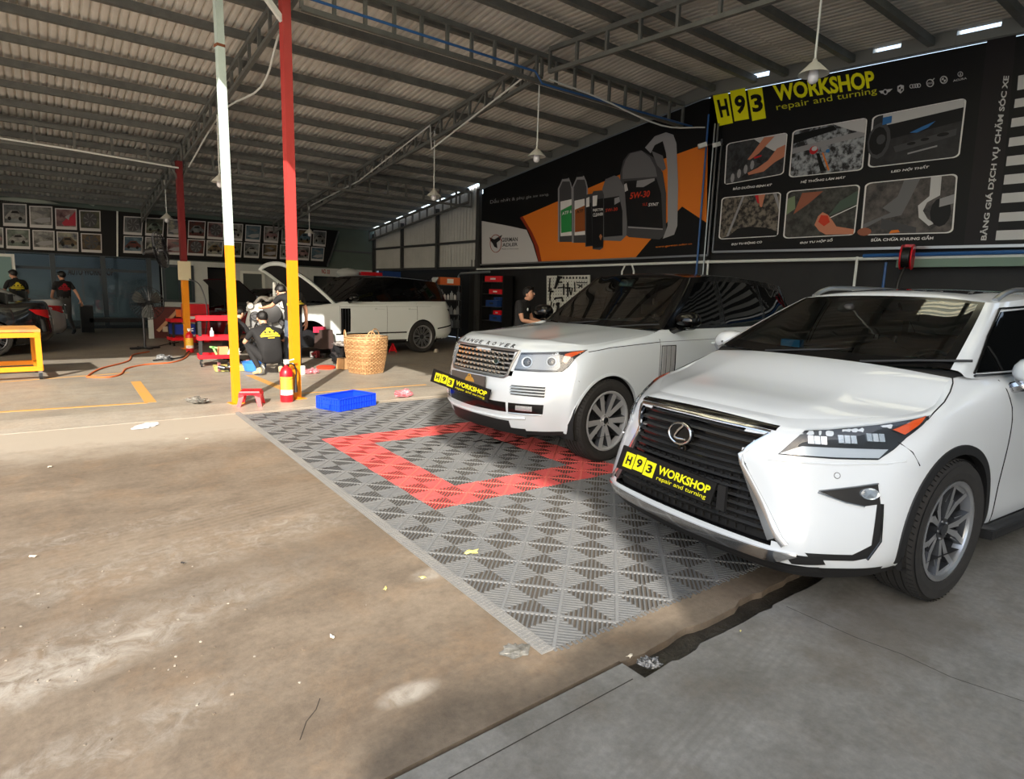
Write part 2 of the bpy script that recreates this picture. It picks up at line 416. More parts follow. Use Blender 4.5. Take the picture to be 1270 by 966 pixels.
# ---------------------------------------------------------------- right wall
wr = struct('wall_right')
m = MB(); m.box((XW+.12, 4.0, 1.25), (.1, 24.5, 2.5), pm('black rubber cladding', rgb(20, 20, 21), .6, noise=(3, rgb(33, 33, 33), .3), bump=(3, .3)))
m.build('lower_cladding', wr)
m = MB(); m.poly([V((XW+.08, y_, z_)) for y_, z_ in ((-8, 2.4), (-8, zr(-8)-.24), (YR, zr(YR)-.24), (15.7, zr(15.7)-.24), (15.7, 2.4))], M_blackm, .06, V((1, 0, 0))); m.build('upper_cladding', wr)
# corrugated upper wall behind the second bay
g0 = []; g1 = []; K = 42*6
for i in range(K+1):
    y = 15.75+i*(YB-15.75)/K; dx = .026*(1 if (i % 6) in (0, 1, 2) else (-1 if (i % 6) == 4 else 0))
    g0.append(V((XW+.05+dx, y, 2.25))); g1.append(V((XW+.05+dx, y, zr(y)+.02)))
m = MB(); m.grid([g0, g1], pm('ribbed wall sheet', rgb(176, 178, 174), .55, noise=(1.2, rgb(150, 152, 148), .3)), smooth=False); m.build('ribbed_sheet', wr, fix=False)
m = MB(); m.box((XW+.35, 19.4, 1.3), (.1, 7.6, 2.6), M_blackm); m.build('dark_backing', wr)
for (y, z0, z1) in ((15.68, 0, zr(15.7)-.1), (18.1, 2.2, zr(18.1)-.2), (20.6, 2.2, zr(20.6)-.2), (22.95, 0, zr(22.9)-.2)):
    m = MB(); m.box((XW-.02, y, (z0+z1)/2), (.1, .1 if y not in (15.68, 22.95) else .16, z1-z0), M_steeld); m.build('frame_post', wr)
m = MB(); m.box((XW-.02, 19.4, 3.05), (.07, 7.3, .07), M_steeld); m.box((XW-.02, 19.4, 2.25), (.07, 7.3, .08), M_steeld); m.build('frame_rail', wr)
# column between the banners with conduits
m = MB(); m.box((XW+.02, 7.62, 2.75), (.16, .2, 5.5), M_steeld); m.build('frame_post', wr)
blue = pm('blue pipe', rgb(40, 90, 150), .4); galv = pm('galvanised pipe', rgb(150, 158, 160), .35, .6)
m = MB(); m.tube([(XW-.13, 7.68, 0), (XW-.13, 7.68, 5.1)], .02, blue); m.build('blue_pipe', wr)
m = MB(); m.tube([(XW-.13, 7.52, 0), (XW-.13, 7.52, 4.9)], .016, galv); m.tube([(XW-.13, 7.42, 0), (XW-.13, 7.42, 2.3)], .02, M_white); m.build('pipe', wr)
# rail, pipes under the banners, green beam
m = MB(); m.tube([(XW-.1, -.4, 2.26), (XW-.1, 7.4, 2.27), (XW-.1, 15.6, 2.2)], .028, M_white, 8); m.build('white_pipe', wr)
m = MB(); m.tube([(XW-.14, -.4, 2.31), (XW-.14, 4.5, 2.31)], .03, blue, 8); m.build('blue_pipe', wr)
m = MB(); m.box((XW-.1, 1.7, 2.18), (.1, 4.6, .12), pm('green painted beam', rgb(112, 136, 122), .6)); m.build('beam', wr)
m = MB(); m.tube([(XW-.12, 4.6, 0), (XW-.12, 4.6, 2.3)], .022, M_white, 8); m.tube([(XW-.12, 9.7, .5), (XW-.12, 9.7, 2.1), (XW-.13, 9.6, 2.25), (XW-.12, 9.42, 2.25), (XW-.12, 9.35, 2.1), (XW-.12, 9.35, 1.9)], .02, M_white, 8); m.build('white_pipe', wr)
m = MB(); m.tube([(XW-.14, 4.15, 1.0), (XW-.14, 4.15, 2.2)], .02, blue, 8); m.build('blue_pipe', wr)
m = MB(); m.tube([(XW-.5, 16.0, 0), (XW-.5, 16.0, 1.98), (XW-.48, 15.9, 2.06), (XW-.48, 14.4, 2.1)], .03, galv, 8); m.build('pipe', wr)
# eave flashing with chinks of sky
m = MB(); fl = pm('galvanised flashing', rgb(140, 142, 138), .45, .4)
segs = [(-.5, 3.1), (3.62, 4.35), (4.75, 6.5), (6.9, 15.6)]
for a, b in ((3.1, 3.62), (4.35, 4.75), (6.5, 6.9)): m.bar((XW-.02, a, zr(a)-.075), (XW-.02, b, zr(b)-.075), .13, .13, fl)
for a, b in segs:
    for yy, y2 in ((a, min(b, YR)), (max(a, YR), b)):
        if y2 > yy+.02: m.bar((XW-.02, yy, zr(yy)-.01), (XW-.02, y2, zr(y2)-.01), .13, .26, fl)
m.build('flashing', wr)
m = MB()
for a, b in ((-.6, YR), (YR, 15.7)): m.bar((XW-.04, a, zr(a)-.13), (XW-.04, b, zr(b)-.13), .05, .05, M_steel)
m.build('eave_rail', wr)

# ---------------------------------------------------------------- back wall
wb = struct('wall_back')
def bx(px, py): p = GY(px, py, YB); return p.x, p.z
xg = 3.35                                   # where glazing meets the white wall
zt = 2.22
m = MB()
# white wall, openings left free: (x0,x1,z0,z1)
ops = []
for (a, b, y0, y1, fl_) in ((203, 237, 330, 372, 0), (257, 284, 331, 0, 1), (299, 326, 338, 0, 1), (389, 418, 342, 0, 1)):
    xa, zt_ = bx(a, y0); xb_, _ = bx(b, y0); zb = 0 if fl_ else bx(a, y1)[1]; ops.append((xa, xb_, zb, zt_))
xs = [xg] + [q for o in ops for q in (o[0], o[1])] + [XW]
for i in range(0, len(xs), 2): m.box(((xs[i]+xs[i+1])/2, YB+.06, zt/2), (xs[i+1]-xs[i], .12, zt), M_wallw)
for o in ops:
    m.box(((o[0]+o[1])/2, YB+.06, (o[3]+zt)/2), (o[1]-o[0], .12, zt-o[3]), M_wallw)
    if o[2] > .05: m.box(((o[0]+o[1])/2, YB+.06, o[2]/2), (o[1]-o[0], .12, o[2]), M_wallw)
m.build('white_wall', wb)
m = MB(); m.box((-2.6, YB+.1, 3.0), (27.2, .1, 1.62), pm('green grey upper wall', rgb(96, 112, 104), .8, noise=(.8, rgb(80, 92, 86), .3))); m.build('upper_wall', wb)
m = MB(); m.box((4, YB+4.5, 2), (30, .1, 4.4), pm('office wall', rgb(176, 188, 194), .8)); m.box((4, YB+2.2, 2.9), (30, 4.5, .06), pm('office ceiling', rgb(80, 84, 88), .8))
m.box((7.0, YB+.9, 1.2), (7.2, .06, 2.4), M_blackm); m.build('office_wall', wb)
m = MB()
for x in (-2.2, .3, 2.0): m.box((x, YB+2.0, 2.8), (1.2, .06, .05), pm('office tube light', (1, 1, 1, 1), .5, emis=6))
m.build('tube_light', wb)['kind'] = 'stuff'
# crumpled pale tarps hanging over the upper wall
m = MB(); tp = pm('pale tarpaulin', rgb(150, 160, 150), .7)
for pts in (((0, 245), (44, 243), (72, 253), (40, 252), (0, 252)), ((46, 243), (76, 254), (56, 249)), ((100, 249), (121, 250), (116, 256))):
    m.poly([GY(x, y, YB-.12) for x, y in pts], tp, .01, V((0, 1, 0)))
m.build('tarpaulin', wb)
fr = pm('charcoal aluminium frame', rgb(62, 70, 76), .4, .3)
# window_1: in the white wall ; dark window and doors
o = ops[0]
wdw = tag(MB().box(((o[0]+o[1])/2, YB-.02, (o[2]+o[3])/2), (o[1]-o[0]+.12, .05, o[3]-o[2]+.12), fr).build('window_1'), kind='structure')
for k in (0, 1):
    m = MB(); w = (o[1]-o[0])/2; m.box((o[0]+w*(k+.5), YB-.055, (o[2]+o[3])/2), (w-.06, .02, o[3]-o[2]-.04), pm('dusty dark pane', rgb(50, 66, 66), .25)); m.build('pane', wdw)
o = ops[1]; tag(MB().box(((o[0]+o[1])/2, YB+.5, 1), (o[1]-o[0], .03, 2.0), M_black).build('door_1'), kind='structure')
o = ops[2]; d2 = tag(MB().box(((o[0]+o[1])/2, YB+.02, o[3]/2), (o[1]-o[0]-.06, .04, o[3]-.04), pm('grey door leaf', rgb(78, 84, 84), .6)).build('door_2'), kind='structure')
m = MB()
for x in (o[0], o[1]): m.box((x, YB-.03, o[3]/2), (.09, .08, o[3]), M_white)
m.box(((o[0]+o[1])/2, YB-.03, o[3]+.02), (o[1]-o[0]+.09, .08, .09), M_white); m.build('door_frame', d2)
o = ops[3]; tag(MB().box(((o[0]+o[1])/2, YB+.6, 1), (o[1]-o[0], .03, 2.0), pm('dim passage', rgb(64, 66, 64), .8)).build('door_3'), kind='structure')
m = MB(); put_text(m, 'NO. 03', quadfn((399, 339), (409, 340), (409, 334.5), (399, 333.5), lambda x, y: GY(x, y, YB-.004)), pm('red lettering', rgb(150, 30, 34), .6), .03); m.build('lettering', wb)
# glass front: frames and panes
posts_px = [-160, -110, -62, 7, 68, 130, 186]
xsx = [bx(p, 360)[0] for p in posts_px]
gf = tag(link('window_2', None), kind='structure')
for x in xsx:
    m = MB(); m.box((x, YB, 1.15), (.13, .12, 2.3), fr); m.build('mullion', gf)
ztr = bx(100, 334)[1]
for a, b in zip(xsx[:-1], xsx[1:]):
    m = MB(); m.box(((a+b)/2, YB, ztr), (b-a-.12, .08, .08), fr); m.box(((a+b)/2, YB, 2.27), (b-a-.12, .1, .1), fr); m.box(((a+b)/2, YB, .05), (b-a-.12, .1, .1), fr); m.build('transom', gf)
    m = MB(); m.box(((a+b)/2, YB, ztr/2+.04), (b-a-.14, .012, ztr-.1), M_glass); m.build('pane', gf)
    m = MB(); m.box(((a+b)/2, YB, (ztr+2.25)/2), (b-a-.14, .012, 2.2-ztr-.02), M_glass); m.build('pane', gf)
m = MB(); put_text(m, 'AUTO WORKSHOP', quadfn((84, 341), (141, 342), (141, 333), (84, 332), lambda x, y: GY(x, y, YB-.012)), M_black, .03); m.build('lettering', gf)
# white framed poster board leaning at the far left
m = MB(); m.box((bx(-2, 340)[0]-.1, YB-.3, 1.35), (1.0, .05, 1.6), M_white); o = m.build('door_4'); tag(o, kind='structure')
MB().box((bx(-2, 340)[0]-.1, YB-.335, 1.35), (.84, .02, 1.44), pm('green grey panel', rgb(110, 140, 140), .3)).build('pane', o)
# steel gallery at the back right corner above the white wall
m = MB()
for z in (2.75, 3.15): m.box((9.7, YB+.1, z), (2.4, .05, .05), M_steeld)
m.box((9.7, YB+.2, 2.75), (2.6, .04, .9), pm('dark glazing', rgb(22, 30, 30), .3)); m.build('gallery_rail', wb)
# left wall far away, mostly open to daylight
wlft = struct('wall_left')
for y in (8.3, 15.8, 22.9):
    m = MB(); m.box((-15.6, y, 2.3), (.15, .15, 4.6), M_steeld); m.build('frame_post', wlft)
m = MB(); m.box((-15.9, 19.5, 1.6), (.1, 7.5, 3.2), M_wallw); m.build('wall_panel', wlft)
# ================================================================ CARS
M_pearl = pm('pearl white car paint', rgb(214, 219, 223), .32, coat=1.0, spec=.5)
M_silverw = pm('cool white car paint', rgb(208, 216, 222), .30, coat=1.0)
M_gblack = pm('gloss black', rgb(8, 8, 9), .16, coat=.15, spec=.35)
M_clad = pm('black plastic trim', rgb(24, 24, 25), .55)
M_chrome = pm('chrome', rgb(215, 216, 218), .12, 1.0)
M_satin = pm('satin silver', rgb(168, 170, 172), .28, .9)
M_alloy = pm('silver painted alloy', rgb(176, 178, 180), .35, .35, coat=.5)
M_gun = pm('dark gunmetal', rgb(66, 68, 72), .35, .7)
M_machined = pm('machined alloy', rgb(186, 188, 191), .3, .85)
M_tyre = pm('tyre rubber', rgb(30, 30, 30), .8, noise=(20, rgb(44, 42, 40), .3))
M_seam = pm('shut line', rgb(20, 20, 21), .9)
M_tint = pm('tinted car window', rgb(7, 8, 9), .03, spec=.3)
M_screen = glassm('windscreen glass', (.62, .80, .75, 1), ior=2.0)
M_cabin = pm('dark cabin trim', rgb(22, 26, 28), .8)
M_beige = pm('cream leather', rgb(176, 160, 140), .55)
M_lens = glassm('lamp lens', (.93, .95, .97, 1), ior=1.4)
M_lampd = pm('lamp housing', rgb(40, 43, 47), .3, .4)
M_lampl = pm('bright lamp reflector', rgb(214, 220, 226), .18, .8)
M_lampw = pm('clear lamp guide', rgb(196, 204, 212), .25, .2, coat=1)
M_amber = pm('amber reflector', rgb(222, 92, 32), .25, coat=1)
M_redl = pm('red tail lamp', rgb(190, 18, 24), .25, coat=1)
M_plateb = pm('black plate', rgb(4, 4, 4), .6); M_yel = pm('signal yellow print', rgb(250, 246, 20), .6)

def crv(p0, p1, p2, p3, t):
    return ((p1*2)+(p2-p0)*t+(p0*2-p1*5+p2*4-p3)*t*t+(p1*3-p0-p2*3+p3)*t*t*t)*.5
def cline(P, subs):
    """centripetal-free Catmull line; subs = int or list"""
    P = [V(p) for p in P]; out = []
    for i in range(len(P)-1):
        a = P[i-1] if i else P[0]*2-P[1]; b = P[i+2] if i+2 < len(P) else P[-1]*2-P[-2]
        n = subs if isinstance(subs, int) else subs[i]
        for k in range(n): out.append(crv(a, P[i], P[i+1], b, k/n))
    out.append(P[-1]); return out
def lerp_line(P, f):
    k = f*(len(P)-1); i = min(int(k), len(P)-2); return P[i].lerp(P[i+1], k-i)
def coons(top, bot, left, right, nu, nv):
    """top/bot run left->right ; left/right run top->bot"""
    g = []
    for j in range(nv+1):
        v = j/nv; row = []
        for i in range(nu+1):
            u = i/nu
            a = lerp_line(top, u)*(1-v)+lerp_line(bot, u)*v; b = lerp_line(left, v)*(1-u)+lerp_line(right, v)*u
            c = top[0]*(1-u)*(1-v)+top[-1]*u*(1-v)+bot[0]*(1-u)*v+bot[-1]*u*v
            row.append(a+b-c)
        g.append(row)
    return g
class Surf:
    def __init__(s, v, f): s.t = BVHTree.FromPolygons([tuple(x) for x in v], f)
    def hit(s, p, d, back=2.0):
        d = V(d).normalized(); h = s.t.ray_cast(V(p)-d*back, d, back*2)
        if h[0] is None:
            h = s.t.find_nearest(V(p))
        q, n = h[0], h[1]
        if n.dot(d) > 0: n = -n
        return q, n
def patch(mb, sf, poly, d, off, mat, res=.035, depth=.012, smooth=True, back=2.0):
    d = V(d).normalized(); a = V((0, 0, 1)).cross(d)
    if a.length < .1: a = V((0, 1, 0))
    a.normalize(); b = d.cross(a).normalized()
    P = [V(p) for p in poly]; o = P[0]; p2 = [((p-o).dot(a), (p-o).dot(b)) for p in P]; bd = []
    for i in range(len(p2)):
        q, r = V(p2[i]), V(p2[(i+1) % len(p2)]); n = max(1, int((r-q).length/res))
        for k in range(n): bd.append(q.lerp(r, k/n))
    # ensure ccw
    ar = sum(bd[i].x*bd[(i+1) % len(bd)].y-bd[(i+1) % len(bd)].x*bd[i].y for i in range(len(bd)))
    if ar < 0: bd.reverse()
    def inside(x, y):
        c = False; n = len(bd); j = n-1
        for i in range(n):
            if (bd[i].y > y) != (bd[j].y > y) and x < (bd[j].x-bd[i].x)*(y-bd[i].y)/(bd[j].y-bd[i].y)+bd[i].x: c = not c
            j = i
        return c
    xs = [q.x for q in bd]; ys = [q.y for q in bd]; pts = list(bd); nb = len(bd)
    y = min(ys)+res*.6; r = 0
    while y < max(ys):
        x = min(xs)+res*(.6 if r % 2 else 1.0)
        while x < max(xs):
            if inside(x, y) and min((q-V((x, y))).length for q in bd) > res*.45: pts.append(V((x, y)))
            x += res
        y += res*.87; r += 1
    R_ = delaunay_2d_cdt(pts, [(i, (i+1) % nb) for i in range(nb)], [tuple(range(nb))], 1, 1e-6)
    vs = []; 
    for q in R_[0]:
        h, n = sf.hit(o+a*q[0]+b*q[1], d, back); vs.append(h+n*off)
    fs = [tuple(f) for f in R_[2]]
    from collections import Counter
    ec = Counter()
    for f in fs:
        for i in range(len(f)): ec[tuple(sorted((f[i], f[(i+1) % len(f)])))] += 1
    nb_ = len(vs); base = {}
    for (i, j), c in ec.items():
        if c == 1:
            for k in (i, j):
                if k not in base: base[k] = len(vs); vs.append(vs[k]+d*depth)
            fs.append((i, j, base[j], base[i]))
    mb.add(vs, fs, mat, smooth)
def sline(mb, sf, pts, d, off, r, mat, n=6, res=.05, back=2.0):
    P = [V(p) for p in pts]; out = []
    for a, b in zip(P[:-1], P[1:]):
        k = max(1, int((b-a).length/res))
        for i in range(k): out.append(a.lerp(b, i/k))
    out.append(P[-1]); q = []
    for p in out:
        h, nn = sf.hit(p, d, back); q.append(h+nn*off)
    mb.tube(q, r, mat, n)

def car_body(T, name_paint, spec):
    """spec: net levels (half), arches, splits. returns surface for projecting"""
    net = spec['net']; ns = len(net[0]); subs = spec['subs']; lv = spec['lsubs']
    full = []
    for L in net:
        half = [V(p) for p in L]
        full.append([V((p.x, -p.y, p.z)) for p in half[:0:-1]]+half)
    sub2 = list(reversed(subs))+list(subs)
    rows = [cline(L, sub2) for L in full]
    nc = len(rows[0]); cols = [cline([rows[i][j] for i in range(len(rows))], lv) for j in range(nc)]
    G = [[cols[j][i] for j in range(nc)] for i in range(len(cols[0]))]
    nr = len(G)
    idx = lambda i, j: i*nc+j
    vs = [p.copy() for r in G for p in r]; fs = []
    for i in range(nr-1):
        for j in range(nc-1): fs.append((idx(i, j), idx(i, j+1), idx(i+1, j+1), idx(i+1, j)))
    sv = [p.copy() for p in vs]; sf_f = list(fs)
    # greenhouse
    B = [V(p) for p in spec['B']]; Tt = [V(p) for p in spec['T']]
    Bf = [V((p.x, -p.y, p.z)) for p in B[:0:-1]]+B; Tf = [V((p.x, -p.y, p.z)) for p in Tt[:0:-1]]+Tt
    Bl = cline(Bf, 5); Tl = cline(Tf, 5); GH = []; NV = 8
    for k in range(NV+1):
        v = k/NV; row = []
        for p, q in zip(Bl, Tl):
            m_ = p.lerp(q, v); mid = V((-1.6, 0, m_.z)); o_ = (m_-mid); o_.z = 0
            o_.normalize(); row.append(m_+o_*spec.get('bulge', .03)*4*v*(1-v)*.6)
        GH.append(row)
    # roof
    c = len(Tl)//2; k2 = 10
    front = Tl[c-k2:c+k2+1]; rear_r = Tl[:c-k2+1]; rear_l = Tl[c+k2:]
    e = 15
    left = list(reversed(rear_r))[:-e] if e else list(reversed(rear_r)); right = rear_l[:-e]
    back = [rear_r[e]]+[rear_r[e-1-i] for i in range(e)]+[rear_l[len(rear_l)-2-i] for i in range(e)]
    RF = coons(front, back, left, right, 24, 30)
    for j, row in enumerate(RF):
        for i, p in enumerate(row):
            u = 2*i/24-1; v = j/30; p.z += spec['crown']*(1-u*u)*(1-(2*v-1)**4)**.8 if 0 < v < 1 else 0
    o = len(sv); cw = len(Bl)
    sv += [p for r in GH for p in r]; sf_f += [(o+i*cw+j, o+i*cw+j+1, o+(i+1)*cw+j+1, o+(i+1)*cw+j) for i in range(NV) for j in range(cw-1)]
    o = len(sv); sv += [p for r in RF for p in r]; sf_f += [(o+i*25+j, o+i*25+j+1, o+(i+1)*25+j+1, o+(i+1)*25+j) for i in range(30) for j in range(24)]
    # hood
    top = G[-1]; cc = nc//2; s3 = sum(subs[:3]); s5 = sum(subs[:spec.get('cowl_s', 5)])
    fr_ = top[cc-s3:cc+s3+1]; lf = list(reversed(top[cc-s5:cc-s3+1])); rt = top[cc+s3:cc+s5+1]
    cx = spec['cowl']; bk = cline([lf[-1], V((cx, -.4, spec['cowlz'])), V((cx+.03, 0, spec['cowlz']+.005)), V((cx, .4, spec['cowlz'])), rt[-1]], 5)
    HD = coons(fr_, bk, lf, rt, 32, 24)
    for j, row in enumerate(HD):
        for i, p in enumerate(row):
            u = 2*i/32-1; v = j/24; p.z += spec['hcrown']*(1-abs(u)**spec.get('hpow', 2.2))*(min(1, v*4.5)**.6)*(1-v*.55)
            if 'power' in spec: p.z += spec['power']*(math.exp(-((abs(u)-.52)/.13)**2)*.8)*sin(pi*min(1, v*1.1))
    o = len(sv); sv += [p for r in HD for p in r]; sf_f += [(o+i*33+j, o+i*33+j+1, o+(i+1)*33+j+1, o+(i+1)*33+j) for i in range(24) for j in range(32)]
    sf = Surf(sv, sf_f)
    # wheel arches: drop faces inside, snap the rim onto the circle
    hubs = [(0, spec['wr'], spec['ar']), (-spec['wb'], spec['wr'], spec['ar'])]
    def inarch(p):
        return abs(p.y) > .55 and any((p.x-hx)**2+(p.z-hz)**2 < r*r for hx, hz, r in hubs)
    ins = [inarch(p) for p in vs]
    keep = []
    for f in fs:
        k = sum(ins[i] for i in f)
        if k < 4: keep.append(f)
    moved = set(i for f in keep for i in f if ins[i])
    for i in moved:
        p = vs[i]
        for hx, hz, r in hubs:
            dx, dz = p.x-hx, p.z-hz; d = sqrt(dx*dx+dz*dz)
            if d < r and d > 1e-4: p.x = hx+dx/d*r; p.z = hz+dz/d*r
    cut = spec.get('cut')
    groups = {}
    for f in keep:
        c_ = (vs[f[0]]+vs[f[1]]+vs[f[2]]+vs[f[3]])/4
        if cut and cut(c_): continue
        groups.setdefault(spec['part'](c_), []).append(f)
    parts = {}
    for (pn, mat), fl in groups.items():
        mb = MB(); mp = {}
        vv = []; ff = []
        for f in fl:
            q = []
            for i in f:
                if i not in mp: mp[i] = len(vv); vv.append(vs[i])
                q.append(mp[i])
            ff.append(q)
        mb.add(vv, ff, mat, True); parts[pn] = mb.build(pn.split('|')[0], T, sharp=38)
    gm = spec['gmat']; rm = spec['rmat']
    wl_, wr_ = c-k2, c+k2
    mb = MB(); mb.grid(GH, gm, skip=lambda i, j: wl_ <= j < wr_); mb.build('pillars', T)
    fb = spec.get('frit', .1)
    mb = MB(); sub = [r[wl_:wr_+1] for r in GH]
    # refine the screen
    W_ = []
    for k in range(25):
        f = k/24*(len(sub)-1); i = min(int(f), len(sub)-2); t = f-i
        row = cline([sub[i][j].lerp(sub[i+1][j], t) for j in range(len(sub[0]))], 2); W_.append(row)
    n2 = len(W_[0])-1
    mb.grid(W_, M_screen, mfun=lambda i, j: M_gblack if (i < spec.get('fritb', 3) or i > 22 or j < 2 or j >= n2-2) else M_screen)
    mb.build('windscreen', T)
    mb = MB(); mb.grid(RF, rm); mb.build('roof', T)
    if not spec.get('nohood'):
        mb = MB(); mb.grid(HD, spec['paint']); parts['hood'] = mb.build('hood', T)
    # cowl filler, wheel wells, floor
    mb = MB(); c1 = bk; c2 = Bl[len(Bl)//2-12:len(Bl)//2+13]
    mb.grid([[lerp_line(c1, i/24) for i in range(25)], [lerp_line(c2, i/24)-V((.02, 0, .012)) for i in range(25)]], M_clad)
    for k in (-.35, .3):
        mb.tube([(cx-.02, k, spec['cowlz']+.02), (cx-.10, k+.3, spec['cowlz']+.055), (cx-.16, k+.52, spec['cowlz']+.075)], .008, M_clad, 5)
    mb.build('cowl', T)
    for hx, hz, r in hubs:
        for s in (1, -1):
            mb = MB(); M_ = Matrix.Translation((hx, s*.50, hz)) @ Matrix.Rotation(-s*pi/2, 4, 'X')
            mb.lathe([(.02, 0), (r+.01, 0), (r+.01, spec['wellw'])], M_blackm, 20, M_, a0=0, a1=2*pi)
            mb.v = [(a_, b_, max(c_, .24)) for a_, b_, c_ in mb.v]
            mb.build('wheel_well', T)
    x0, x1 = -spec['wb']-.75, .62
    mb = MB(); mb.box(((x0+x1)/2, 0, .27), (x1-x0, 1.1, .10), M_blackm); mb.box((-spec['wb']/2, 0, .30), (spec['wb']-.85, 1.7, .10), M_blackm)
    # bulkheads, floor lining of the cabin
    mb.box((cx-.02, 0, .70), (.04, 1.4, .86), M_cabin); mb.box((-spec['wb']-.3, 0, .75), (.04, 1.5, .9), M_cabin)
    mb.box((-spec['wb']/2-.2, .80, .78), (spec['wb']-.3, .03, .72), M_cabin); mb.box((-spec['wb']/2-.2, -.80, .78), (spec['wb']-.3, .03, .72), M_cabin)
    mb.build('underbody', T)
    return sf, dict(G=G, nc=nc, top=top, cc=cc, s3=s3, s5=s5, HD=HD, GH=GH, c=c, k2=k2)

def interior(T, spec, seat, dashz, dx):
    mb = MB(); mb.box((dx, 0, dashz-.16), (.52, 1.46, .30), M_cabin); mb.box((dx-.18, 0, dashz-.03), (.20, 1.40, .09), M_cabin)
    mb.box((dx+.02, .38, dashz+.005), (.26, .36, .05), M_cabin); mb.build('dashboard', T)
    mb = MB(); c_ = V((dx-.42, .38, dashz-.05)); Mw = Matrix.Translation(c_) @ Matrix.Rotation(R(-62), 4, 'Y')
    mb.tube([Mw @ V((.19*cos(t*pi/12), .19*sin(t*pi/12), 0)) for t in range(24)], .016, M_black, 6, closed=True)
    for a in (0, 120, 240): mb.tube([Mw @ V((0, 0, -.02)), Mw @ V((.19*cos(R(a+90)), .19*sin(R(a+90)), 0))], .014, M_black, 6)
    mb.ball(c_, .055, M_black, 10); mb.build('steering_wheel', T)
    for s in (1, -1):
        mb = MB(); x = dx-1.0; z0 = dashz-.55
        g = []
        for (px_, pz, w, t) in ((x+.45, z0+.06, .24, 0), (x+.42, z0+.14, .25, 0), (x+.1, z0+.12, .26, 0), (x-.02, z0+.18, .26, 0), (x-.10, z0+.45, .26, 0), (x-.17, z0+.66, .22, 0), (x-.20, z0+.70, .12, 0), (x-.25, z0+.68, .12, 0), (x-.2, z0+.2, .2, 0)):
            g.append([V((px_, s*.38+w*k, pz-.02*abs(k)*3)) for k in (-1, -.8, -.4, 0, .4, .8, 1)])
        mb.grid(g, seat); st = mb.build('seat', T)
        mb = MB(); mb.box((x-.23, s*.38, z0+.80), (.10, .26, .17), seat); mb.tube([(x-.22, s*.38-.06, z0+.66), (x-.23, s*.38-.06, z0+.76)], .008, M_chrome, 6); mb.tube([(x-.22, s*.38+.06, z0+.66), (x-.23, s*.38+.06, z0+.76)], .008, M_chrome, 6)
        mb.build('headrest', st)
    mb = MB(); mb.box((dx-2.05, 0, dashz-.15), (.2, 1.3, .62), seat); mb.box((dx-1.85, 0, dashz-.42), (.5, 1.3, .16), seat); mb.build('rear_seat', T)
    mb = MB(); mb.box((dx-.62, 0, dashz+.335), (.03, .24, .07), M_black); mb.tube([(dx-.62, 0, dashz+.37), (dx-.58, 0, dashz+.42)], .01, M_black, 6); mb.build('rear_view_mirror', T)

def arch_trim(T, sf, spec, w, mat, off=.012, name='arch_trim', a0=-12, a1=192):
    for hx in (0, -spec['wb']):
        for s in (1, -1):
            mb = MB(); g = []
            for rr, oo in ((spec['ar']-.012, -.03), (spec['ar']-.012, off*.8), (spec['ar']+w*.5, off), (spec['ar']+w, off*.7), (spec['ar']+w+.004, -.01)):
                row = []
                for k in range(45):
                    a = R(a0+(a1-a0)*k/44); x = hx+rr*cos(a); z = max(spec['wr']+rr*sin(a), .2)
                    h, n = sf.hit((x, s*1.2, z), (0, -s, 0), .7)
                    if abs(abs(h.y)-.9) > .14: h.y = s*.9
                    row.append(V((x, h.y+s*oo, z)))
                g.append(row)
            mb.grid(g, mat); mb.build(name, T)

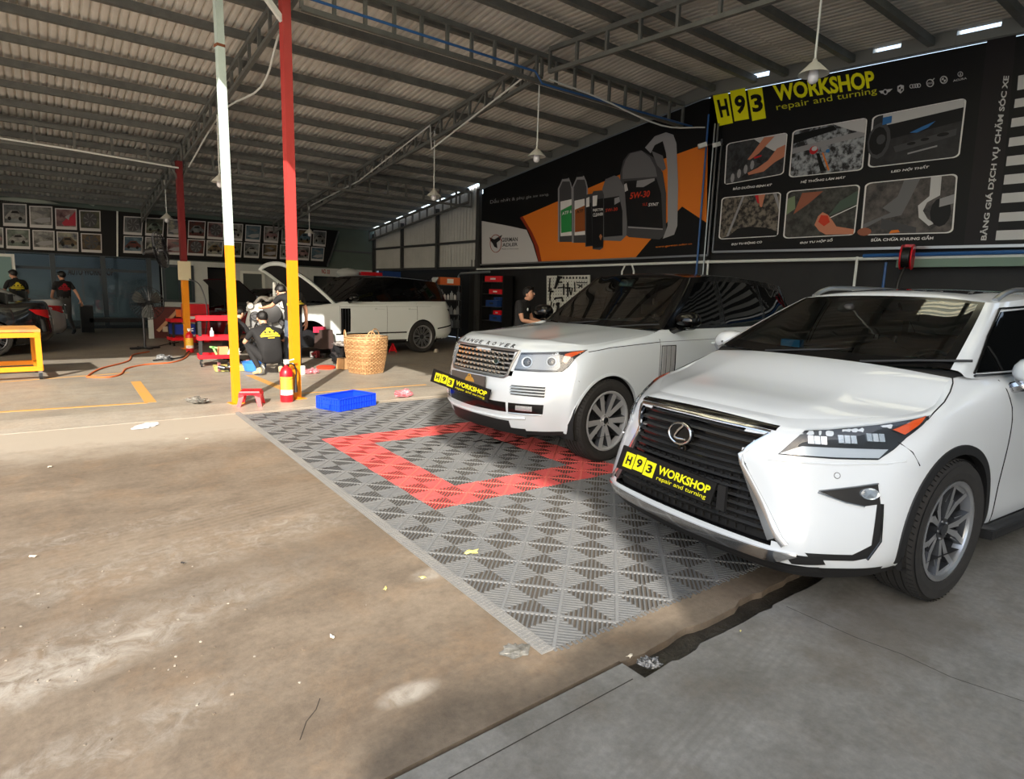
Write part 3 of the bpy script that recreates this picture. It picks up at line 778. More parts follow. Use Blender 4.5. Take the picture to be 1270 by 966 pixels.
def wheel(T, x, side, spec, style, steer=0):
    r, w, rr = spec['wr'], spec['ww'], spec['rr']
    yo = spec['wy']                      # outer face
    M0 = Matrix.Translation((x, side*(yo-w/2), r)) @ Matrix.Rotation(steer, 4, 'Z') @ Matrix.Rotation(-side*pi/2, 4, 'X')
    h = w/2; prof = [(rr-.01, -h*.75), (rr+.02, -h*.92), (r*.80+rr*.2, -h*1.0), (r-.035, -h*.93), (r-.008, -h*.80)]
    for k in range(-2, 3):
        c_ = k*h*.32; 
        if k > -3: prof += [(r, c_-h*.13), (r, c_+h*.12)] + ([(r-.009, c_+h*.125), (r-.009, c_+h*.185)] if k < 2 else [])
    prof += [(r-.008, h*.80), (r-.035, h*.93), (r*.8+rr*.2, h*1.0), (r*.45+rr*.55, h*1.0), (rr+.02, h*.94), (rr-.01, h*.78)]
    mb = MB(); mb.lathe(prof, M_tyre, 56, M0, smooth=False)
    # sipes
    for k in range(0, 72):
        a = 2*pi*k/72
        for s2 in (-1, 1):
            p = M0 @ V(((r-.001)*cos(a), (r-.001)*sin(a), s2*h*.66)); q = M0 @ V(((r-.006)*cos(a+.03), (r-.006)*sin(a+.03), s2*h*.93))
            mb.tube([p, q], .0035, M_blackm, 3, smooth=False)
    ty = mb.build('wheel', T, sharp=30)
    mb = MB(); sp = {'machined': (M_machined, M_gun), 'silver': (M_alloy, M_alloy), 'multi': (M_machined, M_gun), 'dark': (M_gun, M_gun)}[style]
    mb.lathe([(rr+.004, h*.80), (rr+.008, h*.93), (rr-.004, h*.95), (rr-.018, h*.88), (rr-.03, h*.4), (rr-.03, -h*.9)], sp[0] if style != 'machined' else M_machined, 44, M0)
    mb.lathe([(rr-.032, h*.5), (rr-.04, -h*.5), (.02, -h*.5)], M_gun, 32, M0)
    mb.build('rim', ty)
    mb = MB()
    def spoke(a0, a1, w0, w1, z0, z1, mt, ms, r0=.05, r1=None, th=.035):
        r1 = r1 or rr-.012
        p = V((r0*cos(a0), r0*sin(a0), 0)); q = V((r1*cos(a1), r1*sin(a1), 0)); d = (q-p).normalized(); n = V((-d.y, d.x, 0))
        top = [p+n*w0+V((0, 0, z0)), p-n*w0+V((0, 0, z0)), q-n*w1+V((0, 0, z1)), q+n*w1+V((0, 0, z1))]
        bot = [p+n*w0*1.5+V((0, 0, z0-th)), p-n*w0*1.5+V((0, 0, z0-th)), q-n*w1*1.5+V((0, 0, z1-th)), q+n*w1*1.5+V((0, 0, z1-th))]
        mb.add([M0 @ v for v in top], [(0, 1, 2, 3)], mt)
        mb.add([M0 @ v for v in top+bot], [(0, 4, 5, 1), (1, 5, 6, 2), (2, 6, 7, 3), (3, 7, 4, 0)], ms)
    zc, zo = h*.62, h*.82
    if style == 'machined':
        for k in range(5):
            a = 2*pi*k/5+.5
            for e in (-1, 1):
                spoke(a+e*.12, a+e*.20, .010, .019, zc, zo-.012, sp[0], sp[1], r1=rr*.62)
                spoke(a+e*.30, a+e*.30, .014, .015, zo-.03, zo, sp[0], sp[1], r0=rr*.56, r1=rr-.012)
                spoke(a+e*.20, a+e*.34, .016, .014, zo-.014, zo, sp[0], sp[1], r0=rr*.58, r1=rr-.012)
            spoke(a-.33, a+.33, .012, .012, zo-.004, zo-.004, sp[0], sp[1], r0=rr*.93, r1=rr*.93)
    elif style == 'silver':
        for k in range(5):
            a = 2*pi*k/5+.3
            for e in (-1, 1): spoke(a+e*.16, a+e*.27, .022, .030, zc, zo, sp[0], M_gun)
    else:
        n = 22
        for k in range(n):
            a = 2*pi*k/n; e = 1 if k % 2 else -1; spoke(a, a+e*.05, .006, .011, zc, zo, sp[0], sp[1])
    mb.cyl(M0 @ V((0, 0, -h*.3)), M0 @ V((0, 0, zc+.004)), .068, sp[1], 20, .06); mb.cyl(M0 @ V((0, 0, zc-.01)), M0 @ V((0, 0, zc+.012)), .032, M_gun if style != 'silver' else M_chrome, 16)
    for k in range(5):
        a = 2*pi*k/5; mb.cyl(M0 @ V((.048*cos(a), .048*sin(a), zc-.02)), M0 @ V((.048*cos(a), .048*sin(a), zc+.007)), .008, M_chrome, 6)
    mb.build('spokes', ty)
    mb = MB(); mb.lathe([(.03, -.02), (rr*.68, -.02), (rr*.68, -.05), (.03, -.05)], M_satin, 28, M0); mb.box(M0 @ V((rr*.5, 0, -.02)), (.09, .12, .14), M_gun); mb.build('brake_disc', ty)
    return ty

def plate93(T, name, fn, th, dirn):
    """black H93 WORKSHOP board; fn(u,v)->point on the board face"""
    mb = MB(); c4 = [fn(0, 0), fn(1, 0), fn(1, 1), fn(0, 1)]
    mb.poly(c4, M_plateb, -th, dirn); o = mb.build(name, T)
    mb = MB(); e = dirn*.002
    def sub(u0, v0, u1, v1): return lambda u, v: fn(u0+(u1-u0)*u, v0+(v1-v0)*v)
    for k, (u0, v0, ch) in enumerate(((.065, .16, 'H'), (.185, .20, '9'), (.305, .14, '3'))):
        mb.poly([fn(u0, v0)+e, fn(u0+.112, v0)+e, fn(u0+.112, v0+.66)+e, fn(u0, v0+.66)+e], M_yel)
        put_text(mb, ch, (lambda f: lambda u, v: f(u, v)+e*2)(sub(u0+.026, v0+.15, u0+.086, v0+.53)), M_plateb, .035)
    put_text(mb, 'WORKSHOP', (lambda f: lambda u, v: f(u, v)+e)(sub(.45, .42, .965, .80)), M_yel, .035)
    put_text(mb, 'repair and turning', (lambda f: lambda u, v: f(u, v)+e)(sub(.46, .10, .95, .34)), M_yel, .0)
    mb.build('lettering', o); return o

def mirror_(T, x, y, z, s, cap, base, spec=None):
    mb = MB(); g = []
    for k, (dx, a, b) in enumerate(((.10, .01, .01), (.085, .07, .05), (.05, .105, .075), (0, .12, .088), (-.05, .118, .086), (-.06, .112, .08))):
        g.append([V((x+dx, y+s*a*1.12*(abs(cos(t*pi/8))**.75)*(1 if cos(t*pi/8) > 0 else -1), z+b*sin(t*pi/8)*(.78 if sin(t*pi/8) < 0 else 1)-.012*cos(t*pi/8)*s*0)) for t in range(17)])
    mb.grid(g, cap); o = mb.build('wing_mirror', T)
    mb = MB(); mb.lathe([(.001, 0), (.105, 0)], M_chrome, 16, Matrix.Translation((x-.056, y, z)) @ Matrix.Rotation(-pi/2, 4, 'Y') @ Matrix.Diagonal((.72, 1.05, 1, 1))); mb.build('mirror_glass', o)
    mb = MB(); mb.tube([(x, y-s*.06, z-.07), (x+.01, y-s*.13, z-.10), (x+.0, y-s*.24, z-.135)], [.035, .03, .045], base, 8); mb.grid([[V((x+dx, y+s*.1*cos(R(180+t*15)), z-.02+.075*sin(R(180+t*15)))) for t in range(13)] for dx in (.07, .0, -.05)], base)
    mb.build('mirror_foot', o)
    return o
# ---------------------------------------------------------------- near white crossover with the spindle grille
M_bright = pm('brushed dark chrome', rgb(128, 130, 132), .3, .85)
def crossover():
    T = thing('car', 'nearest white crossover SUV with a tall slatted black grille and oval chrome badge', 'car', (3.777, 1.895, 0), R(173.8))
    side = {0: (-.05, -.55, -1.45, -2.35, -2.79, -3.30)}
    def sd(ys, zs): return [(x, y, z) for x, y, z in zip(side[0], ys, zs)]
    def rear(k, z): return [(-3.62+k, .74, z), (-3.76+k*.5, .45, z), (-3.80+k*.5, 0, z)]
    net = [
     [(.93, 0, .20), (.91, .35, .20), (.86, .60, .205), (.715, .76, .215), (.47, .865, .235)]+sd((.87, .88, .88, .88, .88, .86), [.24]*6)+rear(.1, .3),
     [(1.0, 0, .33), (.985, .35, .33), (.935, .625, .33), (.76, .785, .33), (.47, .905, .33)]+sd((.93, .915, .905, .91, .93, .90), [.36]*6)+rear(0, .4),
     [(1.01, 0, .53), (.985, .36, .53), (.90, .62, .53), (.70, .80, .53), (.43, .92, .53)]+sd((.94, .925, .915, .925, .945, .915), [.56]*6)+rear(0, .6),
     [(1.005, 0, .78), (.975, .36, .775), (.85, .585, .78), (.585, .795, .79), (.37, .905, .80)]+sd((.935, .94, .935, .94, .945, .91), [.81]*6)+rear(.05, .85),
     [(.94, 0, .895), (.905, .37, .89), (.80, .56, .90), (.50, .785, .905), (.27, .885, .92)]+sd((.92, .935, .935, .935, .93, .89), [.97]*6)+rear(.1, 1.0),
     [(.865, 0, .945), (.845, .36, .94), (.765, .53, .93), (.46, .765, .965), (.20, .858, 1.005)]+sd((.875, .895, .90, .895, .88, .84), (1.055, 1.115, 1.14, 1.17, 1.18, 1.18))+rear(.15, 1.12),
     [(.80, 0, .963), (.78, .34, .958), (.70, .50, .955), (.42, .725, .985), (.12, .82, 1.03)]+[(-.165, .78, 1.16)]+sd((.80, .838, .855, .855, .83, .77), (1.09, 1.16, 1.165, 1.195, 1.21, 1.2))[1:]+rear(.25, 1.2)]
    grille = [(0, .905), (.2, .903), (.44, .878), (.355, .765), (.46, .60), (.60, .385), (.55, .355), (.3, .345), (0, .345)]
    gfull = [(-y, z) for y, z in grille[::-1]][:-1]+grille
    def inpoly(y, z, P, sh=0):
        c = False; j = len(P)-1
        for i in range(len(P)):
            if (P[i][1] > z) != (P[j][1] > z) and y < (P[j][0]-P[i][0])*(z-P[i][1])/(P[j][1]-P[i][1])+P[i][0]: c = not c
            j = i
        return c
    gin = [(y*.985, .62+(z-.62)*.985) for y, z in gfull]
    def part(c):
        if c.z < .275 or (c.z < .33 and -2.3 < c.x < -.4): return ('lower_trim', M_clad)
        if c.x > -.55: return ('front_body', M_pearl)
        s = 'l' if c.y > 0 else 'r'
        if c.x > -1.45: return ('front_door|'+s, M_pearl)
        if c.x > -2.35: return ('rear_door|'+s, M_pearl)
        return ('rear_body', M_pearl)
    sp = dict(net=net, subs=[8, 8, 8, 8, 10, 12, 12, 10, 8, 8, 6, 4, 4], lsubs=[5, 7, 9, 6, 4, 4], wb=2.79, wr=.383, ar=.425, ww=.235, rr=.262, wy=.945, wellw=.42,
              B=[(-.12, 0, 1.185), (-.14, .4, 1.19), (-.19, .755, 1.205), (-.27, .825, 1.16), (-.8, .85, 1.165), (-1.6, .855, 1.175), (-2.4, .85, 1.20), (-3.0, .82, 1.22), (-3.45, .72, 1.23), (-3.62, .4, 1.22), (-3.66, 0, 1.22)],
              T=[(-.945, 0, 1.60), (-.935, .36, 1.592), (-.909, .593, 1.572), (-1.02, .635, 1.575), (-1.3, .655, 1.60), (-1.8, .665, 1.62), (-2.4, .66, 1.605), (-2.85, .62, 1.575), (-3.1, .54, 1.555), (-3.2, .32, 1.55), (-3.22, 0, 1.55)],
              crown=.055, cowl=-.11, cowlz=1.180, hcrown=.035, power=.008, gmat=M_pearl, rmat=M_pearl, paint=M_pearl, part=part,
              cut=lambda c: c.x > .6 and inpoly(c.y, c.z, gin))
    sf, D = car_body(T, None, sp)
    fwd = (-1, 0, 0)
    # --- grille
    mb = MB(); patch(mb, sf, [(1.1, y, z) for y, z in [(a*.99, .62+(b-.62)*1.02) for a, b in gfull]], fwd, -.045, M_blackm, .05)
    gr = mb.build('grille', T)
    def width(z):
        # half width of the spindle at height z
        P = grille; best = 0
        for (y0, z0), (y1, z1) in zip(P[1:-1], P[2:]):
            if (z0-z)*(z1-z) <= 0 and z0 != z1: best = max(best, y0+(y1-y0)*(z-z0)/(z1-z0))
        return best
    zs = [.870-.0415*k for k in range(14)]
    for k, z in enumerate(zs):
        if z < .375: break
        wdt = width(z)-.012; mb = MB(); rows = [[], [], [], []]
        n = 28
        for i in range(n+1):
            y = -wdt+2*wdt*i/n; droop = -.016*(abs(y)/.5)**1.5 if z > .75 else -.004; 
            h, _ = sf.hit((1.2, y, z), fwd); x = h.x-.010
            th = .0105 if z > .77 else .0095
            zz = z+droop
            rows[0].append(V((x-.03, y, zz+th+.006))); rows[1].append(V((x, y, zz+th))); rows[2].append(V((x-.002, y, zz-th*.2))); rows[3].append(V((x-.03, y, zz-th)))
        mb.grid(rows, M_gun, smooth=False, mfun=lambda i, j: M_satin if i == 0 else M_gblack)
        mb.build('slat', gr)
    mb = MB()
    for i in range(-9, 10): 
        y = i*.05; h, _ = sf.hit((1.2, y, .6), fwd); mb.box((h.x-.04, y, .52), (.02, .012, .30), M_blackm)
    mb.build('grille_rib', gr)
    # chrome surround
    def frame(P, w, off, mat, nm, dep=.03):
        mb = MB(); out = []; n = len(P)
        for i in range(n-1):
            a, b = V(P[i]), V(P[i+1]); k = max(1, int((b-a).length/.03))
            for j in range(k): out.append(a.lerp(b, j/k))
        out.append(V(P[-1]))
        g = [[], [], [], [], []]
        for i, p in enumerate(out):
            t = (out[min(i+1, len(out)-1)]-out[max(i-1, 0)]).normalized(); nn = V((t.y, -t.x))
            ww = w(p) if callable(w) else w
            for r_, (f, o_) in enumerate(((-.5, -.035), (-.5, off), (0, off*1.35), (.5, off), (.5, -.01))):
                q = p+nn*ww*f*1.0; h, _ = sf.hit((1.2, q[0], q[1]), fwd); g[r_].append(V((h.x+o_, q[0], q[1])))
        mb.grid(g, mat); return mb.build(nm, T)
    for s in (1, -1):
        P = [(s*.452, .886), (s*.405, .825), (s*.362, .768), (s*.38, .72), (s*.48, .575), (s*.60, .40), (s*.628, .372)]
        frame(P, lambda p: .020+.012*max(0, (.76-p[1])/.4), .008, M_chrome, 'grille_surround')
        P = [(s*.372, .735), (s*.455, .585), (s*.578, .395)]
        frame(P, lambda p: .020+.050*max(0, (.76-p[1])/.4), .003, M_bright, 'grille_surround')
    P = [(-.452+.904*k/24, .893+.016*(1-(2*k/24-1)**2)) for k in range(25)]
    frame(P, .016, .006, M_chrome, 'grille_surround')
    P = [(-.47+.94*k/24, .913+.016*(1-(2*k/24-1)**2)) for k in range(25)]
    frame(P, .022, .003, M_gblack, 'grille_surround')
    # lower chrome blade turning up at the corners
    P = [(-.68, .335), (-.635, .322), (-.60, .31)]+[(-.57+1.14*k/24, .300-.012*(1-(2*k/24-1)**2)) for k in range(25)]+[(.60, .31), (.635, .322), (.68, .335)]
    frame(P, lambda p: .070 if abs(p[0]) < .58 else .070*max(.2, (.70-abs(p[0]))/.12), .016, M_chrome, 'bumper_blade')
    P = [(-.60+1.2*k/24, .345-.004*(1-(2*k/24-1)**2)) for k in range(25)]
    frame(P, .035, -.004, M_gblack, 'grille_sill')
    P = [(-.74, .262), (-.66, .25)]+[(-.57+1.14*k/24, .243-.004*(1-(2*k/24-1)**2)) for k in range(25)]+[(.66, .25), (.74, .262)]
    frame(P, .036, .008, M_clad, 'chin')
    # badge
    mb = MB(); h, _ = sf.hit((1.2, 0, .80), fwd); bx_ = h.x
    Mb = Matrix.Translation((bx_+.012, 0, .80)) @ Matrix.Rotation(R(90-6), 4, 'Y')
    ell = lambda a, b, z, n=36: [Mb @ V((-b*sin(2*pi*k/n), a*cos(2*pi*k/n), z)) for k in range(n)]
    mb.add(ell(.084, .063, 0)+ell(.080, .060, .016), [tuple(range(36, 72))]+[(i, (i+1) % 36, 36+(i+1) % 36, 36+i) for i in range(36)], M_gblack)
    mb.tube(ell(.078, .057, .018), .0065, M_chrome, 8, closed=True)
    mb.tube([Mb @ V((-.048, .020, .022)), Mb @ V((-.015, -.012, .022)), Mb @ V((.012, -.030, .022)), Mb @ V((.025, -.030, .022)), Mb @ V((.030, -.01, .022)), Mb @ V((.026, .052, .022))], [.007, .007, .007, .006, .006, .005], M_chrome, 6)
    mb.build('badge', T)
    mb = MB(); mb.ball((bx_+.004, .0, .715), .016, M_gblack, 10); mb.box((bx_-.01, 0, .72), (.03, .06, .03), M_gblack); mb.build('camera_pod', T)
    # --- headlamps
    for s in (1, -1):
        d = V((-.72, -s*.62, -.05))
        P = [(.881, .50, .795), (.83, .535, .86), (.79, .575, .915), (.70, .64, .925), (.50, .755, .955), (.33, .84, .985), (.235, .885, 1.003), (.31, .875, .955), (.40, .85, .90), (.47, .835, .85), (.535, .795, .80), (.70, .69, .795)]
        P = [(x, s*y, z) for x, y, z in P]
        mb = MB(); patch(mb, sf, P, d, .001, M_lampd, .03); lamp = mb.build('headlamp', T)
        ctr = sum((V(p) for p in P), V())/len(P)
        P2 = [ctr+(V(p)-ctr)*.985 for p in P]
        mb = MB(); patch(mb, sf, P2, d, .014, M_lens, .03, .01); mb.build('lens', lamp)
        for (x, y, z) in ((.735, .60, .872), (.615, .675, .882), (.50, .745, .895)):
            h, n = sf.hit((x, s*y, z), d); Mx = Matrix.Translation(h+n*.003) @ n.to_track_quat('Z', 'Y').to_matrix().to_4x4()
            mb = MB()
            for k in (-1, 0, 1): mb.box(Mx @ V((k*.03, 0, .002)), (.026, .040, .016), M_lampl if k else M_lampw, rot=(n.to_track_quat('Z', 'Y')).to_matrix())
            mb.lathe([(.018, .0), (.015, .009), (.001, .010)], M_lens, 14, Mx); mb.build('lamp_unit', lamp)
        mb = MB(); Q = [(.875, .505, .80), (.80, .57, .842), (.58, .745, .846), (.49, .815, .848), (.53, .795, .808), (.70, .69, .803)]
        patch(mb, sf, [(x, s*y, z) for x, y, z in Q], d, .006, M_lampw, .03, .005); mb.build('light_guide', lamp)
        mb = MB(); Q = [(.44, .80, .935), (.33, .845, .975), (.25, .88, .996), (.31, .872, .96), (.40, .845, .915)]
        patch(mb, sf, [(x, s*y, z) for x, y, z in Q], V((-.3, -s, -.05)), .010, M_amber, .02, .005); mb.build('side_reflector', lamp)
        # crease under the lamp, fog lamp pocket, corner slit
        mb = MB(); sline(mb, sf, [(.90, s*.46, .765), (.70, s*.68, .770), (.50, s*.82, .785), (.42, s*.87, .80)], d, -.001, .006, M_pearl); mb.build('crease', T)
        P = [(.76, .655, .640), (.66, .76, .668), (.575, .835, .690), (.56, .845, .60), (.63, .80, .585), (.68, .745, .60)]
        mb = MB(); patch(mb, sf, [(x, s*y, z) for x, y, z in P], d, .004, M_clad, .03); fg = mb.build('fog_lamp_bezel', T)
        h, n = sf.hit((.605, s*.81, .645), d); Mx = Matrix.Translation(h+n*.006) @ n.to_track_quat('Z', 'Y').to_matrix().to_4x4() @ Matrix.Diagonal((1.35, .85, 1, 1))
        mb = MB(); mb.lathe([(.034, 0), (.032, .012), (.026, .008), (.001, .012)], M_lampl, 18, Mx); mb.lathe([(.033, .012), (.02, .018), (.001, .02)], M_lens, 18, Mx); mb.build('fog_lamp', fg)
        mb = MB(); sline(mb, sf, [(.765, s*.65, .643), (.66, s*.76, .672), (.575, s*.835, .694)], d, .008, .004, M_chrome)
        sline(mb, sf, [(.77, s*.65, .636), (.69, s*.745, .60), (.62, s*.80, .585)], d, .006, .004, M_chrome); mb.build('bezel_trim', fg)
        P = [(.575, .838, .60), (.557, .85, .60), (.555, .855, .42), (.60, .83, .335), (.66, .80, .322), (.84, .70, .322), (.86, .68, .352), (.66, .79, .352), (.585, .835, .40)]
        mb = MB(); patch(mb, sf, [(x, s*y, z) for x, y, z in P], d, .003, M_clad, .02); mb.build('corner_slit', T)
        mb = MB(); sline(mb, sf, [(.552, s*.85, .60), (.550, s*.857, .42), (.60, s*.832, .328)], d, .004, .006, M_gblack); mb.build('slit_trim', T)
        P = [(.93, .62, .335), (.80, .73, .335), (.78, .74, .30), (.90, .65, .285)]
        mb = MB(); patch(mb, sf, [(x, s*y, z) for x, y, z in P], d, .006, M_clad, .02); mb.build('lower_intake', T)
        h, n = sf.hit((.70, s*.70, .72), d); mb = MB(); mb.lathe([(.013, 0), (.012, .002), (.001, .002)], M_pearl, 14, Matrix.Translation(h+n*.001) @ n.to_track_quat('Z', 'Y').to_matrix().to_4x4()); mb.tube([h+n*.001+n.to_track_quat('Z', 'Y').to_matrix() @ V((.014*cos(k*pi/8), .014*sin(k*pi/8), 0)) for k in range(16)], .0014, M_seam, 4, closed=True); mb.build('parking_sensor', T)
        # bumper seam from lamp tip to arch
        mb = MB(); sline(mb, sf, [(.44, s*.84, .885), (.395, s*.88, .84), (.36, s*.90, .775)], (0, -s, 0), .0005, .003, M_seam); mb.build('seam', T)
        # doors: shut lines, handle, windows
        for x0 in (-.55, -1.45, -2.35):
            mb = MB(); sline(mb, sf, [(x0, s*1, .33), (x0, s*1, .8), (x0+.0, s*1, 1.0), (x0+(.04 if x0 > -1 else 0), s*1, 1.145)], (0, -s, 0), .0005, .0035, M_seam); mb.build('shut_line', T)
        sw = [[(-.335, 1.185), (-.62, 1.36), (-.93, 1.515), (-1.34, 1.545), (-1.37, 1.195)], [(-1.41, 1.195), (-1.42, 1.548), (-2.1, 1.55), (-2.33, 1.50), (-2.42, 1.22)], [(-2.5, 1.225), (-2.42, 1.48), (-2.75, 1.44), (-3.05, 1.28), (-3.05, 1.25)]]
        for P in sw:
            mb = MB(); patch(mb, sf, [(x, s*1.0, z) for x, z in P], (0, -s, 0), .006, M_tint, .06); mb.build('side_window', T)
        mb = MB(); sline(mb, sf, [(-.30, s, 1.17), (-.8, s, 1.172), (-1.5, s, 1.182), (-2.4, s, 1.205), (-3.1, s, 1.245)], (0, -s, 0), .008, .008, M_gblack)
        sline(mb, sf, [(-.31, s, 1.185), (-.62, s, 1.375), (-.93, s, 1.532), (-1.4, s, 1.562), (-2.15, s, 1.565), (-2.4, s, 1.52)], (0, -s, 0), .007, .007, M_gblack)
        sline(mb, sf, [(-.60, s, 1.19), (-.56, s, 1.32)], (0, -s, 0), .010, .006, M_gblack); mb.build('window_trim', T)
        for x0 in (-1.25, -2.15):
            mb = MB(); h, _ = sf.hit((x0, s, .98), (0, -s, 0)); mb.tube([(x0+.10, h.y-s*.005, .98), (x0+.08, h.y+s*.03, .985), (x0-.08, h.y+s*.03, .985), (x0-.10, h.y-s*.005, .98)], .012, M_chrome, 8); mb.build('door_handle', T)
        # sill step
        mb = MB(); mb.tube([(-.42, s*.80, .30), (-.50, s*.93, .285), (-2.2, s*.93, .285), (-2.34, s*.80, .30)], .045, M_clad, 10); mb.box((-1.35, s*.90, .285), (1.8, .14, .05), M_clad); mb.build('side_step', T)
        mirror_(T, -.60, s*1.02, 1.20, s, M_pearl, M_chrome)
        # roof rail
        mb = MB(); pts = [(-1.02, s*.60, 1.585), (-1.15, s*.605, 1.635), (-1.4, s*.61, 1.66), (-2.4, s*.605, 1.665), (-2.8, s*.57, 1.63), (-2.95, s*.55, 1.575)]
        mb.tube(cline(pts, 4), .018, M_satin, 8); mb.build('roof_rail', T)
        wheel(T, 0, s, sp, 'machined'); wheel(T, -2.79, s, sp, 'machined')
        P = [(-3.70, .72, .92), (-3.62, .80, 1.0), (-3.35, .88, 1.02), (-3.4, .88, .95), (-3.6, .80, .88)]
        mb = MB(); patch(mb, sf, [(x, s*y, z) for x, y, z in P], V((.7, -s*.7, 0)), .006, M_redl, .04); mb.build('tail_lamp', T)
    arch_trim(T, sf, sp, .035, M_clad, .010)
    for s in (1, -1): mb = MB(); sline(mb, sf, [(.24, s*.868, 1.0), (.05, s*.845, 1.05), (-.05, s*.825, 1.10), (-.13, s*.80, 1.14), (-.165, s*.78, 1.16)], (0, -s*.3, -1), .001, .0035, M_seam); mb.build('hood_seam', T)
    # sunroof, antenna fin
    mb = MB(); patch(mb, sf, [(-1.12, -.42, 2), (-1.12, .42, 2), (-1.62, .43, 2), (-1.62, -.43, 2)], (0, 0, -1), .004, M_tint, .08)
    patch(mb, sf, [(-1.70, -.43, 2), (-1.70, .43, 2), (-2.4, .42, 2), (-2.4, -.42, 2)], (0, 0, -1), .004, M_tint, .08); mb.build('sunroof', T)
    mb = MB(); mb.add([(-2.75, -.02, 1.61), (-2.75, .02, 1.61), (-2.98, .025, 1.60), (-2.98, -.025, 1.60), (-2.93, 0, 1.69), (-2.87, 0, 1.68)], [(0, 1, 5), (1, 2, 4, 5), (2, 3, 4), (3, 0, 5, 4)], M_pearl, True); mb.build('antenna_fin', T)
    interior(T, sp, M_beige, 1.13, -.52)
    # tissue pack and strips lying on the dashboard, placed where they show through the screen
    Mi = (Matrix.Translation((3.777, 1.895, 0)) @ Matrix.Rotation(R(173.8), 4, 'Z')).inverted()
    def inside(px, py, x):
        o_ = Mi @ CAM; d_ = Mi.to_3x3() @ ray(px, py); return o_+d_*((x-o_.x)/d_.x)
    mb = MB(); mb.poly([inside(968, 432, -.36), inside(991, 435, -.36), inside(992, 422, -.37), inside(969, 420, -.37)], pm('blue tissue pack', rgb(60, 160, 225), .5), .05, V((-1, 0, 0))); mb.build('tissue_pack', T)
    mb = MB(); mb.poly([inside(1122, 445, -.34), inside(1146, 447, -.34), inside(1146, 444, -.35), inside(1122, 442, -.35)], pm('pale green strip', rgb(150, 190, 184), .6), .004, V((-1, 0, 0))); mb.build('permit_strip', T)
    def fn(u, v): return V((1.048, -.421+(.29+.421)*u+(1-v)*(-.045), .638-.028*u-(1-v)*(.155-.012*u)))
    fn2 = quadfn((1.048, -.478, .484), (1.048, .257, .478), (1.048, .290, .602), (1.048, -.421, .638))
    plate93(T, 'number_board', fn2, .012, V((1, 0, 0)))
    mb = MB(); mb.box((1.03, .315, .53), (.02, .05, .13), M_clad); mb.build('plate_bracket', T)
    return T
crossover()
